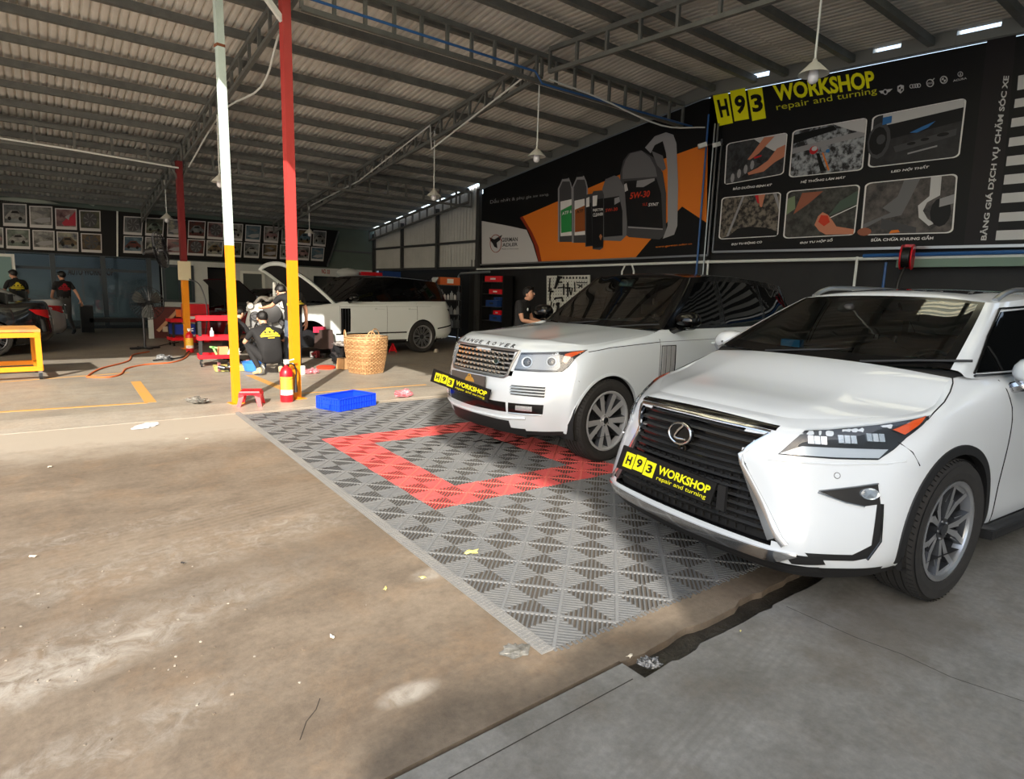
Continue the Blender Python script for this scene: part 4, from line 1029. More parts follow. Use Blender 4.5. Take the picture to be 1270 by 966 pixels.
# ---------------------------------------------------------------- boxy luxury SUVs with floating black roof
def boxy(T, paint, hood=True, front=True, wheelstyle='silver', front_wheels=True, rough=False):
    xs = (-.05, -.70, -1.90, -2.75, -3.05, -3.55)
    def sd(ys, zs): return [(x, y, z) for x, y, z in zip(xs, ys, zs)]
    def rear(k, z): return [(-3.93+k, .80, z), (-4.08+k*.6, .5, z), (-4.12+k*.6, 0, z)]
    net = [
     [(.74, 0, .25), (.71, .42, .25), (.60, .68, .27), (.46, .82, .28), (.36, .895, .29)]+sd((.90, .93, .93, .93, .92, .88), [.30]*6)+rear(.1, .36),
     [(.81, 0, .36), (.77, .42, .36), (.65, .68, .37), (.49, .835, .38), (.37, .93, .39)]+sd((.96, .965, .965, .965, .97, .94), [.42]*6)+rear(0, .5),
     [(.86, 0, .52), (.81, .42, .52), (.68, .69, .53), (.52, .85, .54), (.38, .955, .55)]+sd((.975, .98, .98, .98, .985, .955), [.58]*6)+rear(0, .66),
     [(.845, 0, .70), (.80, .43, .70), (.645, .69, .71), (.50, .855, .71), (.36, .965, .72)]+sd((.98, .985, .985, .985, .985, .955), [.78]*6)+rear(.03, .85),
     [(.79, 0, .86), (.755, .44, .86), (.60, .69, .86), (.46, .845, .865), (.32, .955, .88)]+sd((.975, .985, .985, .985, .98, .95), [.95]*6)+rear(.07, 1.0),
     [(.715, 0, 1.03), (.695, .44, 1.022), (.54, .69, 1.02), (.40, .825, 1.03), (.25, .915, 1.045)]+sd((.945, .967, .967, .962, .95, .90), (1.09, 1.12, 1.14, 1.15, 1.15, 1.15))+rear(.12, 1.15),
     [(.655, 0, 1.08), (.635, .43, 1.075), (.48, .655, 1.08), (.33, .78, 1.09), (.12, .87, 1.10)]+[(-.78, .86, 1.195)]+sd((.88, .885, .89, .885, .87, .82), (1.15, 1.215, 1.225, 1.245, 1.25, 1.25))[1:]+rear(.2, 1.25)]
    # keep stations in order along the door line
    net[-1][6] = (-.86, .88, 1.215)
    def part(c):
        if c.z < .335 and c.x < .3: return ('sill', M_clad)
        if c.z < .375 and abs(c.y) < .46 and c.x > .5: return ('skid_plate', M_clad)
        if c.z < .31: return ('lower_trim', M_clad)
        if c.x > -.70: return ('front_body', paint)
        s = 'l' if c.y > 0 else 'r'
        if c.x > -1.90: return ('front_door|'+s, paint)
        if c.x > -2.75: return ('rear_door|'+s, paint)
        return ('rear_body', paint)
    grille = [(-.475, 1.012), (.475, 1.012), (.425, .80), (.38, .785), (-.38, .785), (-.425, .80)]
    sp = dict(net=net, subs=[8, 8, 8, 8, 10, 14, 16, 10, 8, 10, 8, 4, 4], lsubs=[5, 7, 8, 7, 7, 5], wb=2.922, wr=.39, ar=.435, ww=.245, rr=.275, wy=.985, wellw=.46,
              B=[(-.74, 0, 1.20), (-.77, .42, 1.205), (-.868, .82, 1.222), (-.90, .878, 1.218), (-1.4, .885, 1.225), (-2.0, .89, 1.235), (-2.75, .885, 1.25), (-3.3, .86, 1.255), (-3.75, .77, 1.26), (-3.95, .45, 1.26), (-4.0, 0, 1.26)],
              T=[(-1.57, 0, 1.785), (-1.555, .38, 1.78), (-1.511, .648, 1.762), (-1.60, .685, 1.765), (-1.8, .70, 1.785), (-2.2, .71, 1.795), (-2.8, .70, 1.775), (-3.3, .67, 1.745), (-3.6, .61, 1.72), (-3.72, .36, 1.715), (-3.75, 0, 1.715)],
              crown=.04, cowl=-.70, cowlz=1.192, hcrown=.045, hpow=3.2, power=.012, gmat=M_gblack, rmat=M_gblack, paint=paint, part=part, nohood=not hood,
              cut=(lambda c: c.x > .5 and abs(c.y) < .46 and .80 < c.z < 1.0) if front else None)
    sf, D = car_body(T, None, sp)
    fwd = (-1, 0, 0)
    for s in (1, -1):
        for x0 in (-.70, -1.90, -2.75): mb = MB(); sline(mb, sf, [(x0, s, .42), (x0, s, .8), (x0, s, 1.0), (x0, s, 1.19)], (0, -s, 0), .0005, .0035, M_seam); mb.build('shut_line', T)
        mb = MB()
        if hood: sline(mb, sf, [(.25, s, 1.035), (0, s, 1.068), (-.35, s, 1.088), (-.70, s, 1.105)], (0, -s, 0), .0005, .0035, M_seam)
        sline(mb, sf, [(-.70, s, 1.105), (-1.9, s, 1.12), (-3.2, s, 1.13)], (0, -s, 0), .0, .002, M_seam)
        mb.build('shoulder_line', T)
        for P in ([(-1.02, 1.25), (-1.56, 1.70), (-1.86, 1.73), (-1.86, 1.265)], [(-1.96, 1.265), (-1.96, 1.735), (-2.55, 1.735), (-2.78, 1.715), (-2.78, 1.28)], [(-2.86, 1.29), (-2.85, 1.71), (-3.35, 1.66), (-3.62, 1.56), (-3.70, 1.32)]):
            mb = MB(); patch(mb, sf, [(x, s, z) for x, z in P], (0, -s, 0), .005, M_tint, .08); mb.build('side_window', T)
        # side vents on the front door
        mb = MB(); patch(mb, sf, [(x, s, z) for x, z in ((-.72, 1.07), (-.95, 1.07), (-.95, .56), (-.72, .50))], (0, -s, 0), .003, M_gblack, .06); v = mb.build('side_vent', T)
        for k in range(3):
            x0 = -.755-.07*k; mb = MB()
            if hood: patch(mb, sf, [(x0+.026, s, 1.062), (x0-.026, s, 1.062), (x0-.026, s, .58), (x0+.026, s, .55)], (0, -s, 0), .012, M_alloy, .06)
            else: patch(mb, sf, [(x0+.012, s, 1.06), (x0-.012, s, 1.06), (x0-.012, s, .58), (x0+.012, s, .55)], (0, -s, 0), .012, M_gun, .06)
            mb.build('vent_fin', v)
        mb = MB(); patch(mb, sf, [(-.6, s, .52), (-.6, s, .49), (-2.45, s, .50), (-2.45, s, .53)], (0, -s, 0), .004, M_gblack, .08); mb.build('door_moulding', T)
        for x0 in (-1.70, -2.62):
            mb = MB(); h, _ = sf.hit((x0, s, 1.07), (0, -s, 0)); mb.tube([(x0+.12, h.y-s*.005, 1.07), (x0+.09, h.y+s*.035, 1.075), (x0-.09, h.y+s*.035, 1.075), (x0-.12, h.y-s*.005, 1.07)], .014, paint, 8); mb.build('door_handle', T)
        mirror_(T, -.98, s*1.07, 1.315, s, M_gblack, M_gblack)
        if front_wheels: wheel(T, 0, s, sp, wheelstyle)
        wheel(T, -2.922, s, sp, wheelstyle)
        mb = MB(); patch(mb, sf, [(-3.72, s*.86, 1.06), (-4.02, s*.60, 1.06), (-4.05, s*.60, .74), (-3.93, s*.80, .74), (-3.95, s*.78, .98)], V((.6, -s, 0)), .005, M_gblack, .05); mb.build('tail_lamp', T)
        mb = MB(); patch(mb, sf, [(-3.38, s, .60), (-3.38, s, .57), (-3.95, s*.9, .64), (-3.95, s*.9, .67)], V((.2, -s, 0)), .004, M_gblack, .05); mb.build('bumper_seam', T)
    arch_trim(T, sf, sp, .012, paint, .006, 'arch_lip')
    interior(T, sp, M_cabin if not front else pm('grey leather', rgb(70, 72, 74), .6), 1.15, -1.02)
    if not front: return sf, sp
    # --- grille
    mb = MB(); patch(mb, sf, [(1.1, y, z) for y, z in grille], fwd, -.035, M_gblack, .05); gr = mb.build('grille', T)
    for r in range(5):
        z = .985-.042*r; wdt = .455-.010*r; mb = MB(); rows = [[], [], [], []]
        for i in range(25):
            y = -wdt+2*wdt*i/24; h, _ = sf.hit((1.2, y, z), fwd); x = h.x-.006
            rows[0].append(V((x-.02, y, z+.0085))); rows[1].append(V((x, y, z+.0075))); rows[2].append(V((x, y, z-.0075))); rows[3].append(V((x-.02, y, z-.0085)))
        mb.grid(rows, M_satin, smooth=False); bar = mb.build('slat', gr)
        mb = MB(); n = 13
        for i in range(n):
            y = -wdt+.03+(2*wdt-.06)*(i+.5*(r % 2))/n; h, _ = sf.hit((1.2, y, z), fwd)
            mb.box((h.x-.004, y, z-.003), (.016, .030, .021), M_chrome); 
        mb.build('grille_stud', bar)['kind'] = 'stuff'
    mb = MB(); h, _ = sf.hit((1.2, .26, .905), fwd); Mx = Matrix.Translation((h.x+.006, .26, .905)) @ Matrix.Rotation(R(84), 4, 'Y') @ Matrix.Diagonal((.55, 1, 1, 1))
    mb.lathe([(.042, 0), (.040, .008), (.001, .009)], pm('dark green enamel', rgb(18, 42, 34), .3), 20, Mx); mb.tube([Mx @ V((.040*cos(k*pi/10), .040*sin(k*pi/10), .008)) for k in range(20)], .003, M_chrome, 5, closed=True); mb.build('badge', gr)
    mb = MB(); Q = [(-.485, 1.018), (.485, 1.018), (.45, .90), (.435, .80), (.40, .778), (-.40, .778), (-.435, .80), (-.45, .90)]
    pts = []
    for i in range(len(Q)):
        a, b = V(Q[i]), V(Q[(i+1) % len(Q)]); k = max(1, int((b-a).length/.04))
        for j in range(k): q = a.lerp(b, j/k); h, _ = sf.hit((1.2, q[0], q[1]), fwd); pts.append(V((h.x+.003, q[0], q[1])))
    mb.tube(pts, .014, M_satin, 8, closed=True); mb.build('grille_surround', T)
    # letters across the bonnet lip
    letters = 'R A N G E   R O V E R'.split()
    xs_ = [-.40, -.325, -.25, -.17, -.095, .03, .12, .215, .305, .385]
    mb = MB()
    for ch, yc in zip(letters, xs_):
        ch_ = ch
        def fn(u, v, yc=yc):
            y = yc+(u-.5)*.050; z = 1.038+.030*v
            h, n = sf.hit((1.2, y, z), fwd); return h+n*.003
        put_text(mb, ch_, fn, M_gun, .03)
    mb.build('lettering', T)
    for s in (1, -1):
        d = V((-.72, -s*.6, -.02))
        P = [(.735, .475, .845), (.70, .49, .93), (.685, .505, 1.005), (.55, .68, 1.02), (.40, .83, 1.035), (.26, .92, 1.055), (.36, .88, .985), (.42, .85, .90), (.465, .82, .858), (.60, .68, .845)]
        P = [(x, s*y, z) for x, y, z in P]
        mb = MB(); patch(mb, sf, P, d, .001, M_lampd, .03); lamp = mb.build('headlamp', T)
        ctr = sum((V(p) for p in P), V())/len(P)
        mb = MB(); patch(mb, sf, [ctr+(V(p)-ctr)*.985 for p in P], d, .016, M_lens, .03, .01); mb.build('lens', lamp)
        mb = MB(); Q = [(.725, .485, .862), (.69, .50, .985), (.55, .68, 1.0), (.46, .77, 1.005), (.47, .80, .90), (.50, .79, .868)]
        patch(mb, sf, [(x, s*y, z) for x, y, z in Q], d, .004, pm('lamp bowl', rgb(120, 124, 128), .3, .5), .03, .005); mb.build('reflector', lamp)
        for (x, y, z, rr_) in ((.655, .565, .925, .05), (.52, .735, .94, .045)):
            h, n = sf.hit((x, s*y, z), d); Mx = Matrix.Translation(h+n*.004) @ n.to_track_quat('Z', 'Y').to_matrix().to_4x4(); mb = MB()
            mb.lathe([(rr_, 0), (rr_, .008), (rr_*.8, .006), (rr_*.78, .001)], M_lampw, 20, Mx); mb.lathe([(rr_*.6, .002), (rr_*.5, .010), (.001, .013)], M_lens, 16, Mx); mb.lathe([(rr_*.78, .001), (.001, .0012)], M_lampd, 16, Mx); mb.build('lamp_unit', lamp)
        mb = MB(); Q = [(.39, .842, .99), (.30, .90, 1.045), (.36, .865, 1.03), (.43, .81, 1.02), (.45, .80, .955), (.455, .815, .90)]
        Q = [(.44, .83, .93), (.40, .855, .985), (.28, .908, 1.045), (.38, .85, 1.03), (.43, .81, 1.01), (.46, .80, .95)]
        patch(mb, sf, [(x, s*y, z) for x, y, z in Q], V((-.5, -s, -.02)), .008, M_amber, .02, .005); mb.build('indicator', lamp)
        # three blade vents
        for k in range(4):
            z = .712-.026*k; mb = MB()
            patch(mb, sf, [(.72, s*.46, z+.004), (.56, s*.73, z+.006), (.57, s*.73, z-.008), (.73, s*.455, z-.004)], V((-.8, -s*.5, 0)), .003, M_gblack, .03); mb.build('vent_slot', T)
            if k < 3: mb = MB(); sline(mb, sf, [(.73, s*.45, z-.013), (.56, s*.735, z-.013)], V((-.8, -s*.5, 0)), .003, .006, M_satin); mb.build('vent_blade', T)
        # fog strip
        mb = MB(); patch(mb, sf, [(.75, s*.45, .555), (.70, s*.60, .558), (.585, s*.74, .562), (.59, s*.735, .478), (.70, s*.60, .472), (.75, s*.45, .468)], V((-.8, -s*.5, 0)), .004, M_gblack, .03); mb.build('fog_lamp_panel', T)
        mb = MB(); patch(mb, sf, [(.72, s*.52, .538), (.64, s*.655, .54), (.64, s*.655, .497), (.72, s*.52, .495)], V((-.8, -s*.5, 0)), .009, M_lampl, .02); mb.build('fog_lamp', T)
        mb = MB(); sline(mb, sf, [(.75, s*.45, .462), (.60, s*.73, .470)], V((-.8, -s*.5, 0)), .004, .008, M_satin); mb.build('panel_trim', T)
        mb = MB(); patch(mb, sf, [(.68, s*.60, .775), (.62, s*.68, .778), (.62, s*.68, .752), (.68, s*.60, .750)], V((-.8, -s*.5, 0)), .003, paint, .03); mb.build('washer_cover', T)
        mb = MB(); sline(mb, sf, [(.41, s*.90, .84), (.38, s*.94, .78)], (0, -s, 0), .0, .002, M_seam); mb.build('seam', T)
    mb = MB(); patch(mb, sf, [(1, -.45, .555), (1, 0, .548), (1, .45, .555), (1, .45, .465), (1, 0, .455), (1, -.45, .465)], fwd, .003, M_gblack, .04); mb.build('lower_intake', T)
    mb = MB(); sline(mb, sf, [(1, -.62, .425), (1, -.4, .405), (1, 0, .40), (1, .4, .405), (1, .62, .425)], fwd, .002, .013, paint); mb.build('bumper_lip', T)
    return sf, sp
def suv_front():
    T = thing('car', 'white luxury SUV with black roof and mesh grille beside the nearest car', 'car', (4.095, 4.777, 0), R(181.3))
    sf, sp = boxy(T, M_silverw)
    fn = quadfn((.885, -.712, .596), (.885, .283, .534), (.885, .328, .655), (.885, -.649, .734))
    plate93(T, 'number_board', fn, .012, V((1, 0, 0)))
    mb = MB(); mb.box((.862, -.06, .70), (.02, .54, .12), pm('smoked plate', rgb(84, 78, 74), .4)); h = mb.build('plate_holder', T)
    mb = MB(); g_ = pm('gold emblem', rgb(206, 160, 70), .4, .4)
    mb.lathe([(.028, 0), (.028, .006), (.016, .006)], g_, 16, Matrix.Translation((.873, -.02, .735)) @ Matrix.Rotation(pi/2, 4, 'Y'))
    mb.poly([(.8735, -.02+.075*cos(R(a)), .690+.05*sin(R(a))) for a in range(0, 181, 15)], g_); mb.build('emblem', h)
    mb = MB(); mb.box((-1.62, -.28, 1.70), (.02, .20, .10), pm('paper sheet', rgb(210, 222, 214), .8), rot=Matrix.Rotation(R(-35), 3, 'Y')); mb.build('sun_visor_card', T)
    mb = MB(); mb.box((-1.05, .30, 1.20), (.22, .30, .012), pm('tan card', rgb(170, 150, 130), .7), .3); mb.build('dashboard_card', T)
suv_front()
def suv_repair():
    T = thing('car', 'white SUV with raised bonnet, black roof and tall side vents being repaired', 'car', (4.45, 13.80, 0), R(186.5))
    M_flat = pm('flat white car paint', rgb(214, 221, 220), .4, coat=.4)
    boxy(T, M_flat, hood=False, front=False, wheelstyle='multi', front_wheels=False)
    # raised bonnet, hinged at the cowl
    Mh = Matrix.Translation((-.74, 0, 1.17)) @ Matrix.Rotation(R(-42), 4, 'Y')
    mb = MB(); g1 = []; g2 = []
    for i in range(9):
        v = i/8; x = 1.36*v; w = .86-.10*v**2; row = []; row2 = []
        for j in range(13):
            u = -1+2*j/12; z = .05*(1-abs(u)**3)-.12*v**3*(1)+(-.03*abs(u)**4); p = V((x-.07*v*u*u, u*w, z)); row.append(Mh @ p); row2.append(Mh @ (p+V((0, 0, -.03))))
        g1.append(row); g2.append(row2)
    mb.grid(g1, M_flat); h = mb.build('raised_bonnet', T, fix=False)
    mb = MB(); mb.grid(g2, M_blackm, skip=lambda i, j: False); mb.build('bonnet_liner', h, fix=False)
    mb = MB()
    for s in (1, -1):
        e = [g2[i][12 if s > 0 else 0] for i in range(9)]; mb.tube([p+V((0, -s*.03, -.02)) for p in e], .035, M_flat, 6)
    mb.tube([g2[8][j]+V((-.03, 0, -.03)) for j in range(13)], .04, M_flat, 6); mb.build('bonnet_frame', h)
    mb = MB(); mb.cyl((-.25, -.78, 1.08), Mh @ V((.85, -.78, -.05)), .012, M_black, 6); mb.build('gas_strut', T)
    # empty engine bay: struts, pipes, inner wings
    mb = MB(); rnd = random.Random(5)
    for s in (1, -1):
        mb.box((.0, s*.70, .98), (1.3, .12, .10), M_flat); mb.cyl((-.05, s*.66, .95), (-.05, s*.66, 1.10), .10, M_gun, 14)
    for k in range(22):
        x = rnd.uniform(-.55, .5); y = rnd.uniform(-.6, .6); mb.box((x, y, rnd.uniform(.95, 1.08)), (rnd.uniform(.05, .2), rnd.uniform(.05, .2), rnd.uniform(.04, .12)), rnd.choice([M_gun, M_satin, M_clad, M_flat]), rnd.uniform(0, 3))
    tag(mb.build('engine_bay_parts', T), kind='stuff')
    # bare front hub and wing liner
    mb = MB(); mb.lathe([(.02, 0), (.19, 0), (.19, .03), (.02, .03)], M_gun, 20, Matrix.Translation((0, .82, .42)) @ Matrix.Rotation(-pi/2, 4, 'X')); mb.build('brake_disc', T)
suv_repair()
# ---------------------------------------------------------------- saloons at the back
def saloon(T, paint, hood=True, rearlamp=True, style='dark', frontlamp=True):
    xs = (-.05, -.60, -1.65, -2.45, -2.80, -3.25)
    def sd(ys, zs): return [(x, y, z) for x, y, z in zip(xs, ys, zs)]
    def rear(k, z): return [(-3.68+k, .78, z), (-3.82+k*.6, .5, z), (-3.86+k*.6, 0, z)]
    net = [
     [(.80, 0, .18), (.77, .42, .18), (.66, .66, .19), (.50, .80, .20), (.38, .87, .20)]+sd((.86, .88, .88, .88, .88, .86), [.2]*6)+rear(.15, .25),
     [(.88, 0, .30), (.85, .42, .30), (.72, .66, .30), (.55, .82, .30), (.40, .90, .30)]+sd((.92, .905, .905, .905, .92, .90), [.32]*6)+rear(0, .38),
     [(.87, 0, .50), (.84, .42, .50), (.71, .68, .50), (.52, .84, .52), (.36, .92, .52)]+sd((.935, .925, .925, .925, .935, .91), [.52]*6)+rear(0, .55),
     [(.82, 0, .66), (.78, .42, .66), (.62, .68, .67), (.44, .82, .68), (.28, .90, .70)]+sd((.92, .925, .925, .925, .925, .90), [.72]*6)+rear(.04, .78),
     [(.72, 0, .76), (.67, .42, .76), (.50, .66, .77), (.32, .80, .79), (.15, .86, .82)]+sd((.88, .90, .905, .905, .89, .85), (.86, .90, .91, .93, .95, .96))+rear(.10, .97),
     [(.66, 0, .79), (.60, .40, .79), (.42, .60, .80), (.24, .73, .83), (.06, .79, .86)]+[(-.50, .78, .95)]+sd((.8, .82, .83, .83, .82, .78), (.9, .94, .95, .97, .99, 1.02))[1:]+rear(.16, 1.03)]
    net[-1][6] = (-.62, .80, .955)
    sp = dict(net=net, subs=[6, 6, 6, 6, 8, 10, 10, 8, 6, 6, 6, 4, 4], lsubs=[4, 5, 5, 5, 4], wb=2.80, wr=.335, ar=.37, ww=.225, rr=.24, wy=.925, wellw=.42,
              B=[(-.42, 0, .96), (-.45, .4, .965), (-.55, .74, .97), (-.65, .80, .955), (-1.1, .82, .955), (-1.7, .825, .965), (-2.3, .82, .98), (-2.7, .78, 1.0), (-3.0, .68, 1.02), (-3.1, .4, 1.03), (-3.12, 0, 1.03)],
              T=[(-1.20, 0, 1.40), (-1.19, .35, 1.395), (-1.15, .56, 1.38), (-1.25, .60, 1.385), (-1.45, .61, 1.41), (-1.8, .62, 1.42), (-2.1, .60, 1.40), (-2.3, .57, 1.37), (-2.45, .52, 1.34), (-2.52, .3, 1.335), (-2.54, 0, 1.335)],
              crown=.035, cowl=-.40, cowlz=.955, hcrown=.05, hpow=3, gmat=paint, rmat=paint, paint=paint, nohood=not hood,
              part=lambda c: ('lower_trim', M_clad) if c.z < .22 else (('front_body', paint) if c.x > -.6 else ((('front_door|' if c.x > -1.65 else 'rear_door|')+('l' if c.y > 0 else 'r'), paint) if c.x > -2.45 else ('rear_body', paint))))
    sf, D = car_body(T, None, sp)
    # boot lid
    top = D['top']; nc = D['nc']; n = 14+0; L = top[:22]; Rr = top[-22:][::-1]
    mb = MB(); g = []
    for a, b in zip(L, Rr):
        if a.x > -2.7: break
        g.append([a.lerp(b, k/10)+V((0, 0, .012*sin(pi*k/10))) for k in range(11)])
    if len(g) > 1: mb.grid(g, paint); mb.build('boot_lid', T)
    for s in (1, -1):
        for P in ([(-.80, 1.0), (-1.22, 1.33), (-1.62, 1.36), (-1.62, 1.0)], [(-1.68, 1.0), (-1.68, 1.36), (-2.1, 1.34), (-2.45, 1.2), (-2.62, 1.05)]):
            mb = MB(); patch(mb, sf, [(x, s, z) for x, z in P], (0, -s, 0), .005, M_tint, .08); mb.build('side_window', T)
        wheel(T, 0, s, sp, style); wheel(T, -2.80, s, sp, style)
        mb = MB(); patch(mb, sf, [(-3.40, s*.84, .90), (-3.70, s*.70, .89), (-3.78, s*.50, .87), (-3.80, s*.50, .74), (-3.70, s*.72, .72), (-3.5, s*.82, .80)], V((.75, -s*.6, 0)), .006, M_redl, .05); tl = mb.build('tail_lamp', T)
        mb = MB(); patch(mb, sf, [(-3.74, s*.66, .775), (-3.80, s*.50, .775), (-3.80, s*.50, .745), (-3.74, s*.66, .742)], V((.75, -s*.6, 0)), .010, M_lampw, .05); mb.build('reversing_lamp', tl)
        mirror_(T, -.72, s*.98, 1.02, s, paint, paint)
        mb = MB(); sline(mb, sf, [(-1.65, s, .3), (-1.65, s, .95)], (0, -s, 0), 0, .003, M_seam); sline(mb, sf, [(-.62, s, .3), (-.62, s, .92)], (0, -s, 0), 0, .003, M_seam); mb.build('shut_line', T)
        if frontlamp:
            mb = MB(); patch(mb, sf, [(.80, s*.45, .70), (.60, s*.68, .74), (.30, s*.85, .79), (.42, s*.84, .70), (.60, s*.70, .655), (.80, s*.45, .65)], V((-.7, -s*.6, 0)), .006, M_lampl, .05); mb.build('headlamp', T)
    mb = MB(); patch(mb, sf, [(-4, -.5, .30), (-4, .5, .30), (-4, .55, .42), (-4, -.55, .42)], (1, 0, 0), .004, M_clad, .08); mb.build('rear_diffuser', T)
    mb = MB(); mb.tube([(-3.83, -.45, .90), (-3.88, 0, .90), (-3.83, .45, .90)], .012, M_chrome, 6); mb.build('boot_trim', T)
    mb = MB(); mb.box((-3.87, 0, .62), (.02, .46, .12), M_white); mb.build('number_plate', T)
    if frontlamp:
        mb = MB(); patch(mb, sf, [(1, -.42, .66), (1, .42, .66), (1, .34, .50), (1, -.34, .50)], (-1, 0, 0), .004, M_gblack, .05); gr = mb.build('grille', T)
        for k in range(4):
            mb = MB(); sline(mb, sf, [(1, -.38+.01*k, .64-.035*k), (1, .38-.01*k, .64-.035*k)], (-1, 0, 0), .008, .006, M_chrome); mb.build('slat', gr)
    interior(T, sp, M_cabin, .95, -.75)
    return sf
M_bpaint = pm('black car paint', rgb(12, 12, 14), .18, coat=1)
M_rpaint = pm('dark red car paint', rgb(112, 14, 24), .25, .2, coat=1)
p = GZ(52, 421); T = thing('car', 'black saloon with a glowing red tail lamp behind the yellow workbench', 'car', (-3.60, 15.75, 0), R(187)); saloon(T, M_bpaint, rearlamp=True)
T = thing('car', 'white saloon parked past the black one, red tail lamp showing', 'car', (-3.3, 18.0, 0), R(186)); saloon(T, pm('white saloon paint', rgb(190, 194, 194), .3, coat=1))
T = thing('car', 'dark red car with its bonnet up behind the red tool trolley', 'car', (4.35, 18.2, 0), R(207)); saloon(T, M_rpaint, hood=False)
Mh = Matrix.Translation((-.42, 0, .95)) @ Matrix.Rotation(R(-38), 4, 'Y'); mb = MB()
g1 = [[Mh @ V((1.05*i/6, (.74-.05*i/6)*(-1+j/4), .03*(1-(j/4-1)**2))) for j in range(9)] for i in range(7)]
mb.grid(g1, M_blackm); mb.grid([[p+V((-.02, 0, .02)) for p in r] for r in g1], M_rpaint); mb.build('raised_bonnet', T, fix=False)
mb = MB(); rnd = random.Random(8)
for k in range(16): mb.box((rnd.uniform(-.2, .5), rnd.uniform(-.5, .5), rnd.uniform(.70, .80)), (rnd.uniform(.1, .3), rnd.uniform(.1, .3), .1), rnd.choice([M_gun, M_clad, M_satin]), rnd.uniform(0, 3))
tag(mb.build('engine_bay_parts', T), kind='stuff')
# ================================================================ INTERLOCKING FLOOR TILES
M_tg = pm('grey plastic tile', rgb(84, 87, 90), .55, noise=(2.2, rgb(106, 105, 102), .22), bump=(60, .2))
M_tr = pm('red plastic tile', rgb(176, 58, 58), .6, noise=(2.2, rgb(188, 84, 80), .25), bump=(60, .2))
M_te = pm('pale grey edge strip', rgb(104, 105, 106), .6, noise=(3, rgb(132, 129, 122), .25), bump=(60, .2))
M_tg2 = pm('dusty grey tile rib', rgb(112, 113, 113), .65); M_tr2 = pm('dusty red tile rib', rgb(208, 98, 88), .65)
CELL = .1965
MYAW = R(1.7); mo = V((2.127, 3.55, 0))
mat_root = thing('floor_mat', 'large grey slatted garage mat of snap-together squares with a red square ring', 'mat', mo, -MYAW)
def tile_mesh(material, cells, tooth=False):
    m = MB(); H = .008; pit = .0232; w = .0098; hd = CELL/sqrt(2)
    for (i, j, par) in cells:
        cx_, cy_ = (i+.5)*CELL, (j+.5)*CELL
        rot = pi/4 if par == 0 else -pi/4
        ax = V((cos(rot), sin(rot), 0)); ay = V((-sin(rot), cos(rot), 0)); c = V((cx_, cy_, 0))
        for k in range(-5, 6):
            o_ = k*pit; L = hd-abs(o_)
            if L < .012: continue
            top = []; hw = w/2
            for sx, sy in ((-1, -1), (1, -1), (1, 1), (-1, 1)):
                l2 = hd-abs(o_+sy*hw)-.001; top.append(c+ax*sx*max(l2, .004)+ay*(o_+sy*hw)+V((0, 0, H)))
            bot = [p-V((0, 0, H-.0005)) for p in top]
            m.add(top+bot, [(0, 1, 2, 3), (0, 4, 5, 1), (1, 5, 6, 2), (2, 6, 7, 3), (3, 7, 4, 0)], material)
        a = c+ay*(hd-.004); b = c-ay*(hd-.004)
        m.bar(a+V((0, 0, H*.5+.0016)), b+V((0, 0, H*.5+.0016)), .015, H, M_tr2 if material == M_tr else M_tg2)
    return m
def cells(ni, nj, oi=0, oj=0): return [(i, j, (i+j) % 2) for i in range(ni) for j in range(nj)]
_b = tile_mesh(M_tg, cells(2, 2)).build('tile', None, fix=False); me_g = _b.data; bpy.data.objects.remove(_b)
_b = tile_mesh(M_tr, cells(2, 2)).build('tile', None, fix=False); me_r = _b.data; bpy.data.objects.remove(_b)
_b = tile_mesh(M_tg, [(i, j, (i+j+1) % 2) for i in range(2) for j in range(1)]).build('tile', None, fix=False); me_h = _b.data; bpy.data.objects.remove(_b)
rnd = random.Random(4)
for i in range(-1, 13):
    for j in range(-5, 10):
        red = (0 <= i <= 4 and 0 <= j <= 5) and (i in (0, 4) or j in (0, 5))
        x, y = i*2*CELL, j*2*CELL
        if j == -5: o = link('tile', me_h, mat_root, (x, y+CELL, .001))
        else: o = link('tile', me_r if red else me_g, mat_root, (x, y, .001))
        o.rotation_euler = (rnd.uniform(-.002, .002), rnd.uniform(-.002, .002), rnd.uniform(-.004, .004))
        if red: o['label'] = 'red slatted floor square'
m = MB(); m.box(((-2+26)*CELL/2, (20-9)*CELL/2, .0006), (28*CELL, 29*CELL, .001), pm('shade and dirt under the mat', rgb(62, 57, 51), .9, noise=(5, rgb(84, 76, 66), .2))); m.build('underlay_shade_dirt', mat_root)  # dark sheet: shade in the rib gaps put into its colour, along with dirt
# ramped edge strips down the left side
m = MB(); L = 2*CELL
m.add([(-.065, 0, .002), (0, 0, .009), (0, L-.003, .009), (-.065, L-.003, .002), (-.065, 0, 0), (0, 0, 0), (0, L-.003, 0), (-.065, L-.003, 0)], [(0, 1, 2, 3), (0, 4, 5, 1), (1, 5, 6, 2), (2, 6, 7, 3), (3, 7, 4, 0)], M_te)
for k in range(16):
    for c in (-.05, -.033, -.014): m.box((c, (k+.5)*L/16, .0075+(c+.02)*.1), (.012, .011, .004), M_te)
_b = m.build('edge_strip', None, fix=False); me_e = _b.data; bpy.data.objects.remove(_b)
for j in range(-9, 20, 2): 
    o = link('edge_strip', me_e, mat_root, (-2*CELL, j*CELL, .001)); o['label'] = 'pale ramped edge strip of the mat'
# knobbly open edge at the front
m = MB()
for k in range(2*14*7):
    x = -2*CELL+k*CELL/7+.005; m.box((x, -9*CELL-.007-.006*((k*37) % 5)/4, .004), (.012, .016+.01*((k*13) % 3), .006), M_tg)
tag(m.build('tile_tab', mat_root), kind='stuff')
